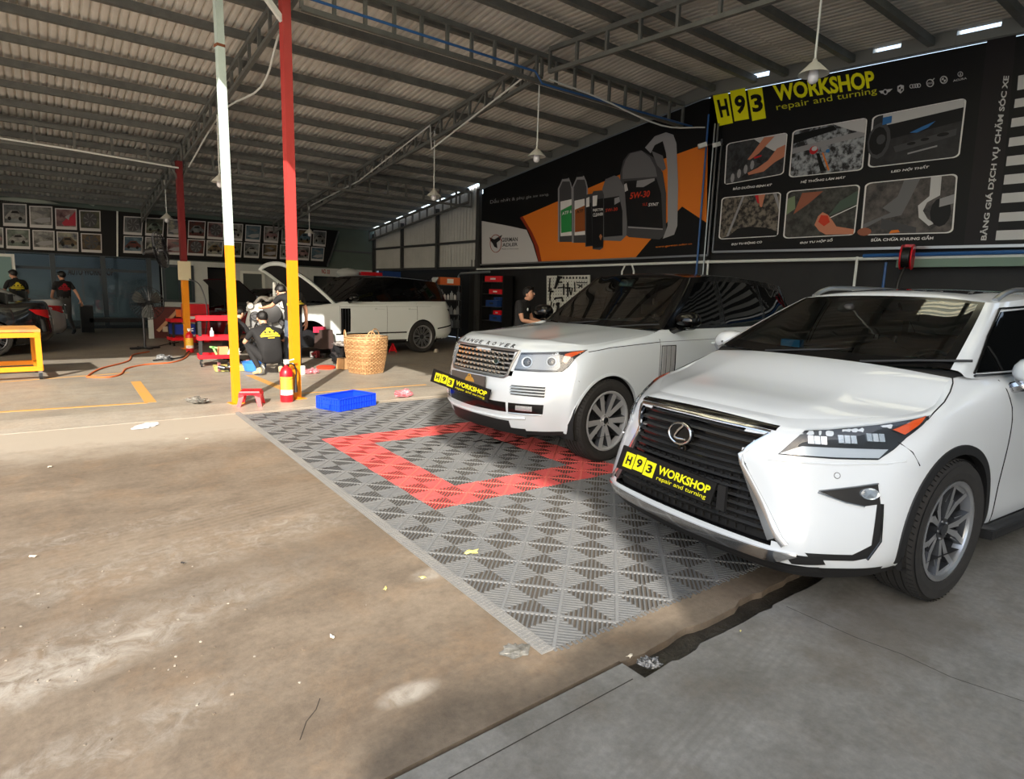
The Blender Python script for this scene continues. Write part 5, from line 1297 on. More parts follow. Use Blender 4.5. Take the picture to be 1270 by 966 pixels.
# oil spatters on the mat
m = MB(); oil = pm('oil splash', rgb(26, 22, 20), .25)
for (px, py, r) in ((403, 581, .03), (416, 578, .02), (438, 571, .025), (462, 569, .03), (478, 571, .018), (505, 561, .04), (520, 560, .035), (533, 556, .03), (545, 552, .03), (556, 552, .03), (566, 550, .02), (592, 547, .07), (617, 549, .08), (630, 548, .07), (641, 546, .05), (447, 583, .02), (390, 581, .02)):
    g = GZ(px, py, .0105); loc = Matrix.Rotation(MYAW, 4, 'Z') @ (g-mo)
    m.add([V((loc.x+r*(1+.5*sin(a*3+px))*cos(a)*.9, loc.y+r*.38*(1+.4*cos(a*2+py))*sin(a)+r*.3*cos(a), .0106)) for a in [i*pi/7 for i in range(14)]], [tuple(range(14))], oil)
tag(m.build('oil_splash', mat_root), kind='stuff')

# painted lines on the indoor slab
M_line = pm('worn yellow floor paint', rgb(196, 142, 54), .7, noise=(7, rgb(170, 134, 84), .25))
def line(pa, pb, w, label):
    a, b = GZ(*pa), GZ(*pb); a.z = b.z = 0; d = (b-a).normalized(); n = V((-d.y, d.x, 0))*w/2; m = MB()
    m.poly([a-n, b-n, b+n, a+n], M_line, .003, V((0, 0, 1))); tag(m.build('floor_marking'), label, 'floor marking', 'yellow bay lines')
line((168, 473), (187, 499), .13, 'short worn yellow floor line left of the twin posts')
line((0, 511), (183, 499.5), .07, 'faded yellow floor line running along the pale threshold at the left edge')
line((309, 465), (353, 483), .12, 'yellow floor line behind the fire extinguisher at the posts')
line((372, 488), (528, 477), .05, 'thin yellow floor line from the red post towards the mesh-grille SUV')
line((0, 474), (160, 462), .05, 'faint yellow floor line in front of the tool trolley')
# ================================================================ POSTS, LAMPS, SIGNS
M_py = pm('yellow post paint', rgb(226, 140, 10), .45, noise=(3, rgb(214, 130, 18), .3))
M_pr = pm('faded red post paint', rgb(182, 62, 58), .5, noise=(2, rgb(170, 56, 54), .3))
M_pd = pm('maroon post paint', rgb(118, 34, 36), .5)
M_pw = pm('chalky white post paint', rgb(186, 204, 198), .5, noise=(5, rgb(172, 188, 184), .25))
def post(x, y, zs, up, dn, w, label, lean=0, name='steel_post', zt_=None):
    T = thing(name, label, 'post', (x, y, 0), R(8)); zt_ = zt_ or zr(y)-.14
    m = MB(); m.bar((0, 0, 0), (lean*zs/zt_, 0, zs), w, w, dn); m.build('lower_section', T)['label'] = 'yellow painted lower half'
    m = MB(); m.bar((lean*zs/zt_, 0, zs), (lean, 0, zt_), w, w, up); m.build('upper_section', T)
    m = MB(); m.box((0, 0, .006), (w*2.0, w*2.0, .012), M_py); m.build('base_plate', T)
    return T
P1 = post(1.97, 8.30, 2.0, M_pw, M_py, .085, 'slim post painted white above and yellow below beside the red stool', -.04)
m = MB(); m.box((-.035, 0, 4.3), (.096, .096, .03), pm('rust', rgb(120, 70, 44), .9)); m.build('rust_patch', P1)
P2 = post(2.735, 8.30, 1.86, M_pr, M_py, .108, 'thick post painted red above and yellow below beside the fire extinguisher', -.03)
m = MB(); m.bar((-.03, 0, 4.75), (-.62, .0, 5.32), .06, .06, M_white); m.build('brace', P2)
P3 = post(2.73, 15.75, 1.80, M_pd, M_py, .12, 'maroon and yellow post standing at the back by the red tool trolley', zt_=4.17)
m = MB(); m.bar((.0, 0, 3.7), (.24, 0, 4.15), .04, .04, M_steel); m.bar((.0, 0, 3.7), (-.22, 0, 4.15), .04, .04, M_steel); m.box((-.02, -.08, 1.78), (.26, .05, .42), pm('cream switch box', rgb(200, 190, 160), .6)); m.build('bracket', P3)

def lamp(x, y, zb, ztop, label, bulb=True):
    T = thing('pendant_lamp', label, 'lamp', (x, y, zb), 0, 'cone pendant lamps under the roof')
    m = MB(); m.cyl((0, 0, .17), (0, 0, ztop-zb), .011, M_white, 6); m.build('rod', T)
    m = MB(); m.lathe([(.018, .20), (.028, .17), (.05, .155), (.15, .055), (.155, .045), (.147, .05), (.05, .14)], pm('lamp enamel', rgb(196, 196, 188), .45), 24); m.build('lamp_shade', T)
    m = MB(); m.lathe([(.045, .09), (.055, .03), (.052, -.02), (.03, -.045), (.001, -.05)], pm('frosted bulb', rgb(228, 228, 232), .25, coat=1), 16); m.build('bulb', T)
    return T
lamp(2.85, 12.6, 3.32, zr(12.6)-.3, 'cone pendant lamp hanging left of the slim white post')
lamp(6.9, 11.75, 3.47, zr(11.75)-.3, 'cone pendant lamp hanging right of the red post, in front of the ribbed wall')
lamp(6.9, 8.35, 3.78, zr(8.4)-.3, 'cone pendant lamp hanging before the orange and black oil poster')
lamp(6.7, 3.55, 3.88, zr(3.6)-.3, 'cone pendant lamp nearest the camera, above the yellow workshop title')
lamp(2.85, 18.4, 3.08, zr(18.4)-.3, 'cone pendant lamp hanging left of the maroon post at the back')
lamp(6.9, 19.3, 3.10, zr(19.3)-.3, 'cone pendant lamp at the back before the right end of the photo board')

# cables: white conduits along the trusses
def cable(name, label, pts, r, mat, cat='cable', n=6, sub=5):
    m = MB(); m.tube(cline(pts, sub) if sub else pts, r, mat, n); return tag(m.build(name), label, cat)
cable('electric_cable', 'white cable slung along the cross truss at the upper left', [(-9, 15.6, 4.05), (-3, 15.6, 4.12), (0, 15.6, 4.1), (2.7, 15.6, 4.0)], .018, M_white)
cable('electric_cable', 'white cable drooping along the left long truss to its lamp', [(2.95, 9.3, 5.0), (3.0, 10.4, 4.55), (2.93, 12.6, 4.6), (2.9, 15.6, 4.05)], .016, M_white)
cable('electric_cable', 'white cable stretched along the right long truss with a drop at the lamp', [(6.8, 8.6, 5.15), (6.8, 11.7, 4.45), (6.82, 11.8, 4.95), (6.82, 15.4, 4.25), (6.85, 19, 3.95)], .016, M_white, sub=0)
cable('electric_cable', 'white cable sagging from the ridge truss towards the title sign', [(6.9, 8.1, 5.0), (8.0, 8.05, 4.93), (9.6, 7.95, 4.75), (10.6, 7.7, 4.85)], .014, M_white)
cable('water_pipe', 'blue pipe clipped along the ridge truss', [(2.9, 8.1, 5.05), (6.6, 8.1, 5.05), (6.75, 8.1, 4.9), (10.6, 8.0, 4.92)], .018, blue, 'pipe', sub=0)

# ---------------------------------------------------------------- the two banners on the right wall
XB = XW-.06
def WP(px, py, off=0.0): return GX(px, py, XB-off)
def inset(col, name): return pm('print '+name, col, .5, spec=.3)
K_ = inset(rgb(11, 11, 12), 'black')
def banner(name, label, quad, cat='banner'):
    T = thing(name, label, cat, (0, 0, 0))
    m = MB(); m.poly(quad, K_, .03, V((1, 0, 0))); m.build('panel', T); return T
def art(T, nm, shapes, level):
    """flat print traced on the board: list of (colour, [(px,py)...])"""
    m = MB()
    for k, (c, pts) in enumerate(shapes): m.poly([WP(x, y, level+.0012*k) for x, y in pts], c)
    return m.build(nm, T, fix=False)
tl = WP(597, 247); bl = WP(597, 328.5)
def rl(y): return V((XB, y, zr(y)-.17))
pA = WP(597, 328.5); pB = WP(879, 316.5)
bA = banner('oil_banner', 'black and orange oil advert banner with printed bottles on the right wall', [pA, pB, V((XB, pB.y, zr(7.7)-.2)), V((XB, 7.9, zr(7.9)-.17)), rl(pA.y)])
org = inset(rgb(222, 122, 38), 'orange'); org2 = inset(rgb(205, 100, 36), 'deep orange'); wht = inset(rgb(196, 196, 196), 'pale grey'); whi = inset(rgb(226, 226, 224), 'white'); drd = inset(rgb(140, 48, 24), 'dark red')
gr1 = inset(rgb(108, 108, 110), 'mid grey'); gr2 = inset(rgb(70, 70, 72), 'dark grey'); gr3 = inset(rgb(150, 150, 152), 'light grey'); k2 = inset(rgb(22, 22, 23), 'label black'); grn = inset(rgb(46, 142, 74), 'green'); brn = inset(rgb(150, 84, 40), 'brown'); redp = inset(rgb(200, 60, 34), 'red')
art(bA, 'orange_shape', [(org, [(647, 269), (700, 246), (770, 216), (873, 179), (878, 179), (876, 278), (846, 262), (806, 298), (788, 319.5), (672, 325), (664, 300), (655, 280)]),
    (K_, [(806, 298), (846, 256), (876, 276), (876, 316), (788, 319.5)]), (drd, [(645, 270), (648, 268), (660, 288), (668, 306), (672, 325), (668, 325), (663, 304), (655, 286)]),
    (wht, [(597.5, 274), (630, 280), (653, 285), (661, 303), (667.5, 325), (597.5, 327.5)])], .004)
def bottle(T, nm, x0, x1, yt, yb, neck, lab, sk=0):
    w = x1-x0; m_ = (x0+x1)/2
    art(T, nm, [(gr3, [(x0, yb), (x0, yt+w), (x0+w*.25, yt+w*.45), (m_-w*.2, yt+w*.3), (m_+w*.25, yt+w*.25), (x1-w*.1, yt+w*.6), (x1, yt+w), (x1, yb)]),
      (gr2, [(x0+w*.1, yb), (x0+w*.1, yt+w*1.0), (x0+w*.32, yt+w*.5), (x1-w*.2, yt+w*.5), (x1-w*.08, yt+w), (x1-w*.05, yb)]),
      (k2, [(m_-w*.2, yt+w*.35), (m_-w*.18, yt), (m_+w*.2, yt-1), (m_+w*.2, yt+w*.3)])]+lab, .012)
bottle(bA, 'printed_bottle', 692, 710, 216, 300, 0, [(whi, [(695, 250), (709, 247), (709, 292), (695, 293)]), (grn, [(695.5, 261), (709, 254), (709, 287), (696, 289)])])
bottle(bA, 'printed_bottle', 709.5, 729, 213, 301, 0, [(whi, [(712.5, 249), (727, 246), (727, 291), (712.5, 292)]), (brn, [(713, 260), (727, 254), (727, 286), (713, 288)])])
art(bA, 'printed_jug', [(gr2, [(770, 262), (769, 216), (773, 199), (780, 190), (795, 186), (812, 196), (822, 214), (826, 240), (826, 290), (818, 297), (780, 294), (771, 288)]),
    (gr1, [(772, 222), (772, 210), (776, 198), (782, 190), (796, 187), (806, 195), (813, 208), (815, 219)]),
    (gr3, [(800, 183), (812, 169), (826, 164), (835, 167), (839, 178), (841, 230), (840, 280), (836, 291), (822, 296), (828, 280), (828, 210), (826, 190), (822, 175), (812, 180), (807, 190)]),
    (gr1, [(808, 187), (822, 193), (826, 209), (822, 212), (815, 205)]),
    (K_, [(778, 182), (782, 173), (790, 172), (792, 184), (784, 186)]),
    (k2, [(774, 225), (814, 221), (820, 240), (822, 283), (778, 280)]), (gr3, [(790, 224), (812, 221), (812, 224), (798, 232), (789, 232)]), (wht, [(774, 229), (777, 227), (779, 236), (775, 238)]),
    (gr3, [(779, 281), (822, 283.5), (822, 285), (779, 282.5)])], .016)
art(bA, 'printed_bottle', [(gr1, [(747, 298), (747, 234), (751, 222), (760, 217), (767, 219), (774, 232), (778, 262), (777, 292), (770, 299)]), (k2, [(749, 246), (768, 243), (772, 262), (772, 292), (749, 294)]), (gr3, [(762, 246), (768, 244), (769, 250), (762, 254)]), (K_, [(752, 222), (753, 210), (761, 209), (763, 217)])], .020)
art(bA, 'printed_can', [(gr2, [(725, 246), (728, 241), (736, 240), (738, 245), (738, 305), (726, 306)]), (k2, [(727, 252), (738, 251), (738, 304), (727, 305)]), (whi, [(727, 246), (731, 244), (731, 256), (727, 257)])], .024)
art(bA, 'printed_can', [(gr2, [(733, 243), (736, 237), (747, 236), (749, 242), (748, 307), (744, 310), (735, 309)]), (k2, [(734, 248), (748, 246), (748, 306), (735, 308)]), (whi, [(735, 243), (741, 242), (740, 255), (735, 256)]), (pm('print copper', rgb(170, 110, 70), .5), [(743, 293), (745, 290), (747, 293), (745, 298)])], .028)
def wtext(T, t, q, mat, lv, bold=.0, shear=0, nm='lettering'):
    m = MB(); put_text(m, t, quadfn(*q, lambda x, y: WP(x, y, lv)), mat, bold, shear); return m.build(nm, T, fix=False)
wtext(bA, 'Dầu nhớt & phụ gia xe sang.', ((608, 254), (681, 243), (681, 238), (608, 247)), gr3, .005)
wtext(bA, '5W-30', ((781, 247), (806, 244), (806, 236), (781, 239)), redp, .03, .02, .2)
wtext(bA, 'SYNT', ((804, 256), (817, 255), (817, 251), (804, 252)), whi, .03, .02, .2)
wtext(bA, 'SLE', ((797, 255), (803, 255), (803, 251), (797, 252)), redp, .03)
wtext(bA, 'ATF 6', ((697, 267), (709, 264), (709, 260), (697, 263)), whi, .02, .02)
wtext(bA, 'ATF 9', ((715, 265), (727, 262), (727, 258), (715, 261)), k2, .02, .02)
wtext(bA, 'INJECTOR', ((735.5, 263), (748, 262), (748, 258), (735.5, 259)), whi, .032, .02)
wtext(bA, 'CLEANER', ((735.5, 269), (748, 267), (748, 263.5), (735.5, 264.5)), whi, .032, .02)
wtext(bA, '5W-30', ((751, 263), (766, 261), (766, 257), (751, 259)), redp, .024, .01)
wtext(bA, 'www.german-adler.vn', ((813, 308), (858, 304), (858, 301), (813, 305)), org, .006)
wtext(bA, 'GERMAN', ((622, 300), (642, 299), (642, 294), (622, 295)), k2, .010, .02)
wtext(bA, 'ADLER', ((623, 306), (642, 305), (642, 301), (623, 301.5)), k2, .010, .02)
wtext(bA, 'Made in Germany', ((622, 310), (643, 309.5), (643, 307.5), (622, 308)), k2, .010)
m = MB(); m.tube([WP(615+7*cos(a), 302+11*sin(a), .010) for a in [k*pi/10 for k in range(20)]], .012, drd, 4, closed=True)
m.poly([WP(x, y, .012) for x, y in ((607, 294), (613, 297), (618, 294), (623, 291), (620, 298), (616, 301), (617, 308), (613, 306), (611, 302), (608, 298))], k2); m.build('emblem', bA, fix=False)
m = MB(); m.bar(pA+V((-.03, 0, .0)), pB+V((-.03, 0, 0)), .03, .04, M_satin); m.bar(pB+V((-.03, 0, 0)), V((XB-.03, pB.y, 4.9)), .03, .03, M_satin); m.build('banner_frame', bA)
# floodlights beside the column
for (a, b, l) in (((866, 182), (879, 178), 'small floodlight on the left of the banner column'), ((886, 180), (893, 178), 'small floodlight on the right of the banner column')):
    T = thing('floodlight', l, 'lamp', WP(*a, .25)); q = WP(*b, .12)-WP(*a, .25); m = MB(); m.bar(V((0, 0, 0)), q*.8, .1, .08, M_white); m.build('housing', T); m = MB(); m.bar(q*.6, q+V((.1, 0, 0)), .03, .03, M_steeld); m.build('arm', T)

# service banner
q0, q1 = WP(885, 312.5), WP(1270, 304.6); dirb = (q1-q0)/(q1.y-q0.y)
e0 = q0+dirb*(.2-q0.y)
bB = banner('service_banner', 'large black service price banner with six photos and yellow title on the right wall', [q0, e0, V((XB, .2, zr(.2)-.18)), V((XB, q0.y, zr(q0.y)-.18))])
def frameart(T, nm, quad, bgc, shapes, cap, capq):
    """quad = bl,br,tr,tl in px, rounded white border + scene shapes in unit coords"""
    f = quadfn(*quad); ctr = f(.5, .5)
    def P(u, v, lv): q = f(u, v); return WP(q[0], q[1], lv)
    def rr(ins, n=5, r=.07):
        out = []
        for cx_, cy_, a0 in ((1-r, 1-r, 0), (r, 1-r, 90), (r, r, 180), (1-r, r, 270)):
            for k in range(n+1):
                a = R(a0+90*k/n); out.append((ins+(1-2*ins)*(cx_+r*cos(a)), ins+(1-2*ins)*(cy_+r*sin(a))))
        return out
    m = MB(); m.poly([P(u, v, .004) for u, v in rr(0)], whi); m.poly([P(u, v, .007) for u, v in rr(.018)], bgc)
    o = m.build('photo', T, fix=False); m = MB()
    for k, (c, pts) in enumerate(shapes): m.poly([P(.02+.96*u, .02+.96*v, .010+.0010*k) for u, v in pts], c)
    m.build('picture', o, fix=False)
    wtext(T, cap, capq, whi, .006, .03, .15, 'caption')
def nz(name, a, b, sc=30, k=.12):
    return pm('print '+name, a, .5, noise=(sc, b, k))
skin_p = inset(rgb(196, 128, 100), 'skin'); sk2 = inset(rgb(150, 92, 70), 'skin shade'); blu = inset(rgb(50, 110, 170), 'blue'); red2 = inset(rgb(196, 36, 44), 'bright red')
def blob(cx_, cy_, rx, ry, n=12, ph=0): return [(cx_+rx*cos(2*pi*k/n+ph), cy_+ry*sin(2*pi*k/n+ph)) for k in range(n)]
eng = nz('engine bits', rgb(20, 20, 22), rgb(160, 165, 170), 9, .08)
frameart(bB, 'a', ((898, 229.5), (972, 216), (977, 164), (901, 178)), nz('dark engine', rgb(14, 14, 16), rgb(60, 62, 64), 9, .15),
  [(wht, [(.45, 1), (1, 1), (1, .5), (.8, .62), (.62, .8)]), (gr2, [(0, .1), (.5, .42), (.6, .35), (.12, 0), (0, 0)])]+[(gr3, blob(.12+.11*k, .12+.08*k, .035, .12, 8)) for k in range(4)]+
  [(skin_p, [(.62, 1), (.8, .98), (.55, .62), (.48, .56), (.40, .50), (.36, .52), (.42, .62)]), (red2, [(.46, .55), (.6, .57), (.6, .53), (.48, .50)]), (skin_p, [(1, .72), (1, .42), (.84, .32), (.66, .14), (.40, .12), (.38, .18), (.55, .26), (.72, .4), (.86, .66)])],
  'BẢO DƯỠNG ĐỊNH KỲ', ((909, 236.5), (957, 231), (958, 227), (909, 232)))
frameart(bB, 'b', ((978, 220.5), (1070, 211), (1076, 145.5), (983, 162)), eng,
  [(gr3, [(0, .62), (1, .78), (1, .66), (0, .5)]), (wht, [(.55, 1), (1, 1), (1, .72), (.8, .82)]), (K_, [(0, .72), (.6, .88), (.55, .98), (0, .92)]), (red2, blob(.30, .52, .06, .09)), (wht, blob(.31, .55, .04, .05)), (gr3, blob(.45, .52, .05, .07)), (blu, blob(.5, .46, .03, .04)), (K_, [(.34, .44), (.38, .44), (.5, .05), (.42, .05)]), (org, [(.42, .44), (.44, .44), (.55, .06), (.53, .04)])],
  'HỆ THỐNG LÀM MÁT', ((993, 228), (1048, 222), (1049, 217), (993, 223)))
frameart(bB, 'c', ((1076, 208.5), (1190, 195), (1199, 121), (1082, 144)), nz('cabin photo', rgb(18, 18, 20), rgb(40, 40, 42), 5),
  [(wht, [(.1, 1), (1, 1), (1, .82), (.1, .78)]), (k2, [(.1, .78), (1, .86), (1, .62), (.1, .48)]), (blu, [(.42, .56), (.56, .64), (.7, .7), (.62, .60), (.5, .54)]), (gr2, [(.25, .34), (.95, .5), (.95, .38), (.28, .22)]), (k2, blob(.45, .35, .05, .03)), (k2, blob(.6, .39, .05, .03)), (k2, blob(.8, .43, .07, .035)), (gr3, [(.42, .18), (.75, .25), (.75, .22), (.42, .15)]), (gr2, [(p[0], p[1]) for p in blob(.08, .5, .13, .36)]), (k2, blob(.07, .5, .10, .28)), (gr2, blob(.1, .52, .05, .1)), (blu, [(.1, .8), (.2, .82), (.2, .95), (.1, .95)])],
  'LED NỘI THẤT', ((1105, 215), (1152, 209), (1153, 204), (1105, 210)))
frameart(bB, 'd', ((891, 297), (965, 293), (969, 238), (895, 245)), nz('engine head', rgb(26, 22, 20), rgb(120, 112, 100), 12, .08),
  [(gr3, [(.1, 0), (.14, 0), (.38, 1), (.34, 1)]), (k2, [(0, 0), (.15, .05), (.3, .22), (.5, .25), (.8, .2), (1, .1), (1, 0)]), (red2, [(.56, 1), (.62, .8), (.68, .78), (.72, 1)]), (skin_p, [(.62, 1), (.66, .72), (.70, .70), (.74, 1)]), (gr3, [(.88, 1), (1, .6), (1, .75), (.94, 1)])],
  'ĐẠI TU ĐỘNG CƠ', ((907, 305), (945, 302), (945, 298), (907, 301)))
frameart(bB, 'e', ((971, 296), (1060, 291.5), (1067, 228.5), (976, 237)), nz('gearbox photo', rgb(30, 28, 24), rgb(74, 74, 68), 8, .12),
  [(pm('print olive', rgb(120, 136, 104), .6), [(0, .5), (.12, .62), (.1, .9), (0, .85)]), (sk2, [(.1, .5), (.3, .7), (.5, .95), (.2, .95)]), (pm('print dull green', rgb(70, 88, 76), .6), [(.6, .4), (1, .62), (1, .9), (.75, .7)]), (whi, [(.6, .36), (1, .6), (1, .58), (.6, .34)]), (skin_p, [(.42, .24), (.46, .42), (.52, .5), (.6, .44), (.68, .3), (.74, .18), (1, .1), (1, 0), (.6, .02), (.5, .1)]), (redp, [(.47, .3), (.5, .44), (.6, .42), (.64, .28), (.56, .2)])],
  'ĐẠI TU HỘP SỐ', ((992, 303), (1033, 300), (1033, 295), (992, 299)))
frameart(bB, 'f', ((1067, 292), (1182, 289), (1188, 215), (1073, 227)), nz('underbody photo', rgb(34, 32, 32), rgb(96, 90, 86), 6, .15),
  [(gr1, [(.0, .1), (.2, .28), (.42, .34), (.5, .62), (.6, 1), (.42, 1), (.36, .7), (.2, .5), (.3, .4), (.0, .2)]), (wht, [(.72, 1), (.84, 1), (.84, .66), (.7, .55), (.66, .4), (.72, .25), (.8, .16), (.74, .12), (.62, .28), (.6, .5), (.72, .66)]), (k2, blob(.86, .36, .12, .26)), (gr2, [(.2, .3), (.6, .1), (.6, 0), (.2, .1)]), (org, [(.3, 0), (.42, .02), (.4, .07), (.32, .06)]), (sk2, blob(.02, .05, .08, .08)), (gr3, [(.84, .6), (1, .66), (1, .5), (.84, .45)])],
  'SỬA CHỮA KHUNG GẦM', ((1080, 299.5), (1158, 297), (1158, 291.5), (1080, 294)))
# yellow title
yl = inset(rgb(248, 244, 16), 'vivid yellow')
for k, (q, ch, tq) in enumerate(((((891, 156.5), (909, 152.5), (903, 115), (884, 118.5)), 'H', ((894, 146), (905, 143.5), (901, 122), (889, 124))),
          (((911, 150.5), (929, 147.5), (924, 108), (905, 111.5)), '9', ((913, 142), (926, 139.5), (923, 117), (910, 119.5))),
          (((933, 150), (950, 146.5), (945, 108), (927, 111)), '3', ((934, 140), (947, 137), (944, 115.5), (930, 118))))):
    m = MB(); m.poly([WP(x, y, .006) for x, y in q], yl); put_text(m, ch, quadfn(*tq, lambda x, y: WP(x, y, .010)), K_, .04); m.build('title_block', bB, fix=False)
wtext(bB, 'WORKSHOP', ((962, 126), (1086, 108.5), (1083, 87), (958, 106)), yl, .008, .035, 0, 'title_lettering')
wtext(bB, 'repair and turning', ((964, 139), (1088, 118), (1087, 108), (962, 129)), inset(rgb(206, 204, 40), 'dull yellow'), .008, 0, 0, 'title_lettering')
# row of maker marks
def ring(m, cx_, cy_, rx, ry, r=.008, n=16): m.tube([WP(cx_+rx*cos(2*pi*k/n), cy_+ry*sin(2*pi*k/n), .008) for k in range(n)], r, wht, 4, closed=True)
m = MB(); ring(m, 1098, 114, 2.5, 3); m.poly([WP(x, y, .008) for x, y in ((1090, 113), (1096, 112), (1096, 116), (1093, 116))], wht); m.poly([WP(x, y, .008) for x, y in ((1107, 110), (1100, 111), (1100, 115), (1103, 114))], wht); m.build('winged_mark', bB, fix=False)
m = MB(); m.poly([WP(x, y, .008) for x, y in ((1113, 107), (1117, 105), (1121, 106), (1121, 112), (1117, 116), (1113, 113))], wht); m.poly([WP(x, y, .010) for x, y in ((1114.5, 108.5), (1117, 107), (1117, 110), (1114.5, 111))], K_); m.poly([WP(x, y, .010) for x, y in ((1117.3, 110.3), (1120, 110), (1119.5, 112), (1117.3, 114))], K_); m.build('crest_mark', bB, fix=False)
m = MB(); [ring(m, 1130.5+3*k, 107-.35*k, 2.1, 2.3, .006) for k in range(4)]; m.build('four_ring_mark', bB, fix=False)
m = MB(); ring(m, 1153.5, 103, 4.2, 4.4); m.tube([WP(1156, 100, .008), WP(1159, 97, .008)], .008, wht, 4); wt = quadfn((1149.5, 105), (1157.5, 104), (1157.5, 101.5), (1149.5, 102.5), lambda x, y: WP(x, y, .009)); put_text(m, 'VOLVO', wt, wht, .02); m.build('arrow_ring_mark', bB, fix=False)
m = MB(); ring(m, 1170.5, 99, 4.2, 4.4); m.poly([WP(x, y, .009) for x, y in ((1170.5, 99), (1167.5, 99.5), (1168.5, 97), (1170.3, 96))], wht); m.poly([WP(x, y, .009) for x, y in ((1170.5, 99), (1173.5, 98.5), (1172.5, 101), (1170.7, 102))], wht); m.build('quartered_mark', bB, fix=False)
m = MB(); ring(m, 1191, 92, 3, 3, .005); m.tube([WP(1190, 94, .008), WP(1191, 90, .008), WP(1192, 93.8, .008)], .005, wht, 4); put_text(m, 'ACURA', quadfn((1182, 101.5), (1199, 98), (1199, 95.5), (1182, 99), lambda x, y: WP(x, y, .008)), wht, .02); m.build('caliper_mark', bB, fix=False)
# price list at the right: vertical heading and pale rows
m = MB(); m.poly([WP(x, y, .003) for x, y in ((1195, 304), (1226, 36), (1262, 28), (1236, 303))], inset(rgb(26, 22, 24), 'charcoal')); m.build('price_panel', bB, fix=False)
m = MB(); put_text(m, 'BẢNG GIÁ DỊCH VỤ CHĂM SÓC XE', lambda u, v: WP(1225+28.5*u-11*v, 298-204*u, .008), wht, .03); m.build('price_heading', bB, fix=False)
rows_ = [(1236, 286, 298), (1240, 264, 275), (1243, 240, 252), (1246, 217, 229), (1249, 194, 206), (1252, 171, 182), (1255, 147, 158), (1259, 123, 134), (1263, 94, 112)]
for (x, y0, y1) in rows_:
    a = WP(x, y0, .006); b = WP(x-1.5, y1, .006); m = MB(); ye = .45; m.poly([a, V((a.x, ye, a.z-.02)), V((b.x, ye, b.z-.02)), b], wht); m.build('price_row', bB, fix=False)
m = MB(); m.bar(q0+V((-.03, 0, 0)), e0+V((-.03, 0, 0)), .03, .04, M_satin); m.bar(q0+V((-.03, 0, 0)), V((XB-.03, q0.y, 4.6)), .025, .025, M_satin); m.build('banner_frame', bB)

# ---------------------------------------------------------------- photo boards on the back wall
YBB = YB-.12
def BP(px, py, off=0): return GY(px, py, YBB-off)
hues = [(rgb(20, 24, 26), rgb(120, 126, 128)), (rgb(24, 24, 24), rgb(150, 150, 146)), (rgb(60, 20, 26), rgb(150, 120, 120)), (rgb(16, 22, 26), rgb(90, 92, 70)), (rgb(24, 44, 34), rgb(120, 130, 120)), (rgb(40, 42, 42), rgb(160, 160, 156)), (rgb(40, 50, 80), rgb(150, 150, 130)), (rgb(14, 14, 14), rgb(110, 90, 60)), (rgb(22, 60, 80), rgb(90, 110, 120)), (rgb(90, 30, 18), rgb(40, 30, 28))]
pics = [pm('photo print %d' % k, a, .45, noise=(2.0+.4*k, b, .14)) for k, (a, b) in enumerate(hues)]
def board(label, quad, frames):
    T = thing('photo_board', label, 'sign'); m = MB(); m.poly([BP(*p) for p in quad], K_, .05, V((0, 1, 0))); m.build('panel', T)
    for k, (q, pi_, kind) in enumerate(frames):
        f = quadfn(*q); P = lambda u, v, o_: BP(*f(u, v), o_)
        m = MB(); m.poly([P(0, 0, .01), P(1, 0, .01), P(1, 1, .01), P(0, 1, .01)], wht); o = m.build('photo', T, fix=False)
        m = MB(); m.poly([P(.05, .14, .016), P(.95, .14, .016), P(.95, .95, .016), P(.05, .95, .016)], pics[pi_])
        if kind == 'w':
            m.poly([P(.5+.34*cos(2*pi*j/14), .55+.36*sin(2*pi*j/14), .02) for j in range(14)], gr2); 
            for j in range(7): a = 2*pi*j/7; m.poly([P(.5+.06*cos(a+1), .55+.06*sin(a+1), .022), P(.5+.3*cos(a), .55+.32*sin(a), .022), P(.5+.3*cos(a+.25), .55+.32*sin(a+.25), .022)], pics[7] if pi_ == 7 else gr1)
        elif kind == 'c':
            m.poly([P(u, v, .02) for u, v in ((.08, .4), (.2, .55), (.35, .72), (.65, .74), (.8, .58), (.93, .5), (.92, .35), (.1, .32))], pics[(pi_+1) % 10]); m.poly([P(u, v, .022) for u, v in ((.33, .58), (.4, .68), (.6, .69), (.7, .58))], k2)
            for cx_ in (.27, .73): m.poly([P(cx_+.08*cos(2*pi*j/8), .34+.09*sin(2*pi*j/8), .024) for j in range(8)], K_)
        elif kind == 'r':
            m.poly([P(u, v, .02) for u, v in ((.3, .3), (.5, .5), (.7, .6), (.95, .9), (.95, .2), (.4, .18))], pm('print crimson', rgb(170, 30, 54), .5)); m.poly([P(u, v, .022) for u, v in ((.45, .6), (.7, .75), (.62, .45))], gr3)
        else:
            m.poly([P(u, v, .02) for u, v in ((.1, .3), (.4, .45), (.9, .5), (.9, .3), (.5, .22))], gr3); m.poly([P(u, v, .022) for u, v in ((.2, .75), (.5, .8), (.8, .7), (.6, .6))], gr1)
        m.build('picture', o, fix=False)
fr1 = []
def fq(x0, y0, x1, y1, dy=1.2): return ((x0+1, y1), (x1+.5, y1+dy), (x1, y0+dy), (x0, y0))
fr1 += [(fq(-28, 249, -2, 278), 1, 'x'), (fq(3, 252, 33, 280), 0, 'c'), (fq(36, 255, 65, 282), 1, 'x'), (fq(68, 258, 95, 284), 2, 'r'), (fq(98, 260.5, 124.5, 286), 3, 'w')]
fr1 += [(fq(-24, 281, 4, 306), 1, 'c'), (fq(7, 283, 37, 308), 4, 'c'), (fq(40, 285, 67.5, 309.5), 5, 'x'), (fq(70, 287, 97, 311), 6, 'c'), (fq(100, 289, 126, 312.5), 7, 'w')]
board('black board with large workshop photos above the office glass, left of the pale strip', ((-60, 307), (146, 318), (146, 262), (-60, 242)), fr1)
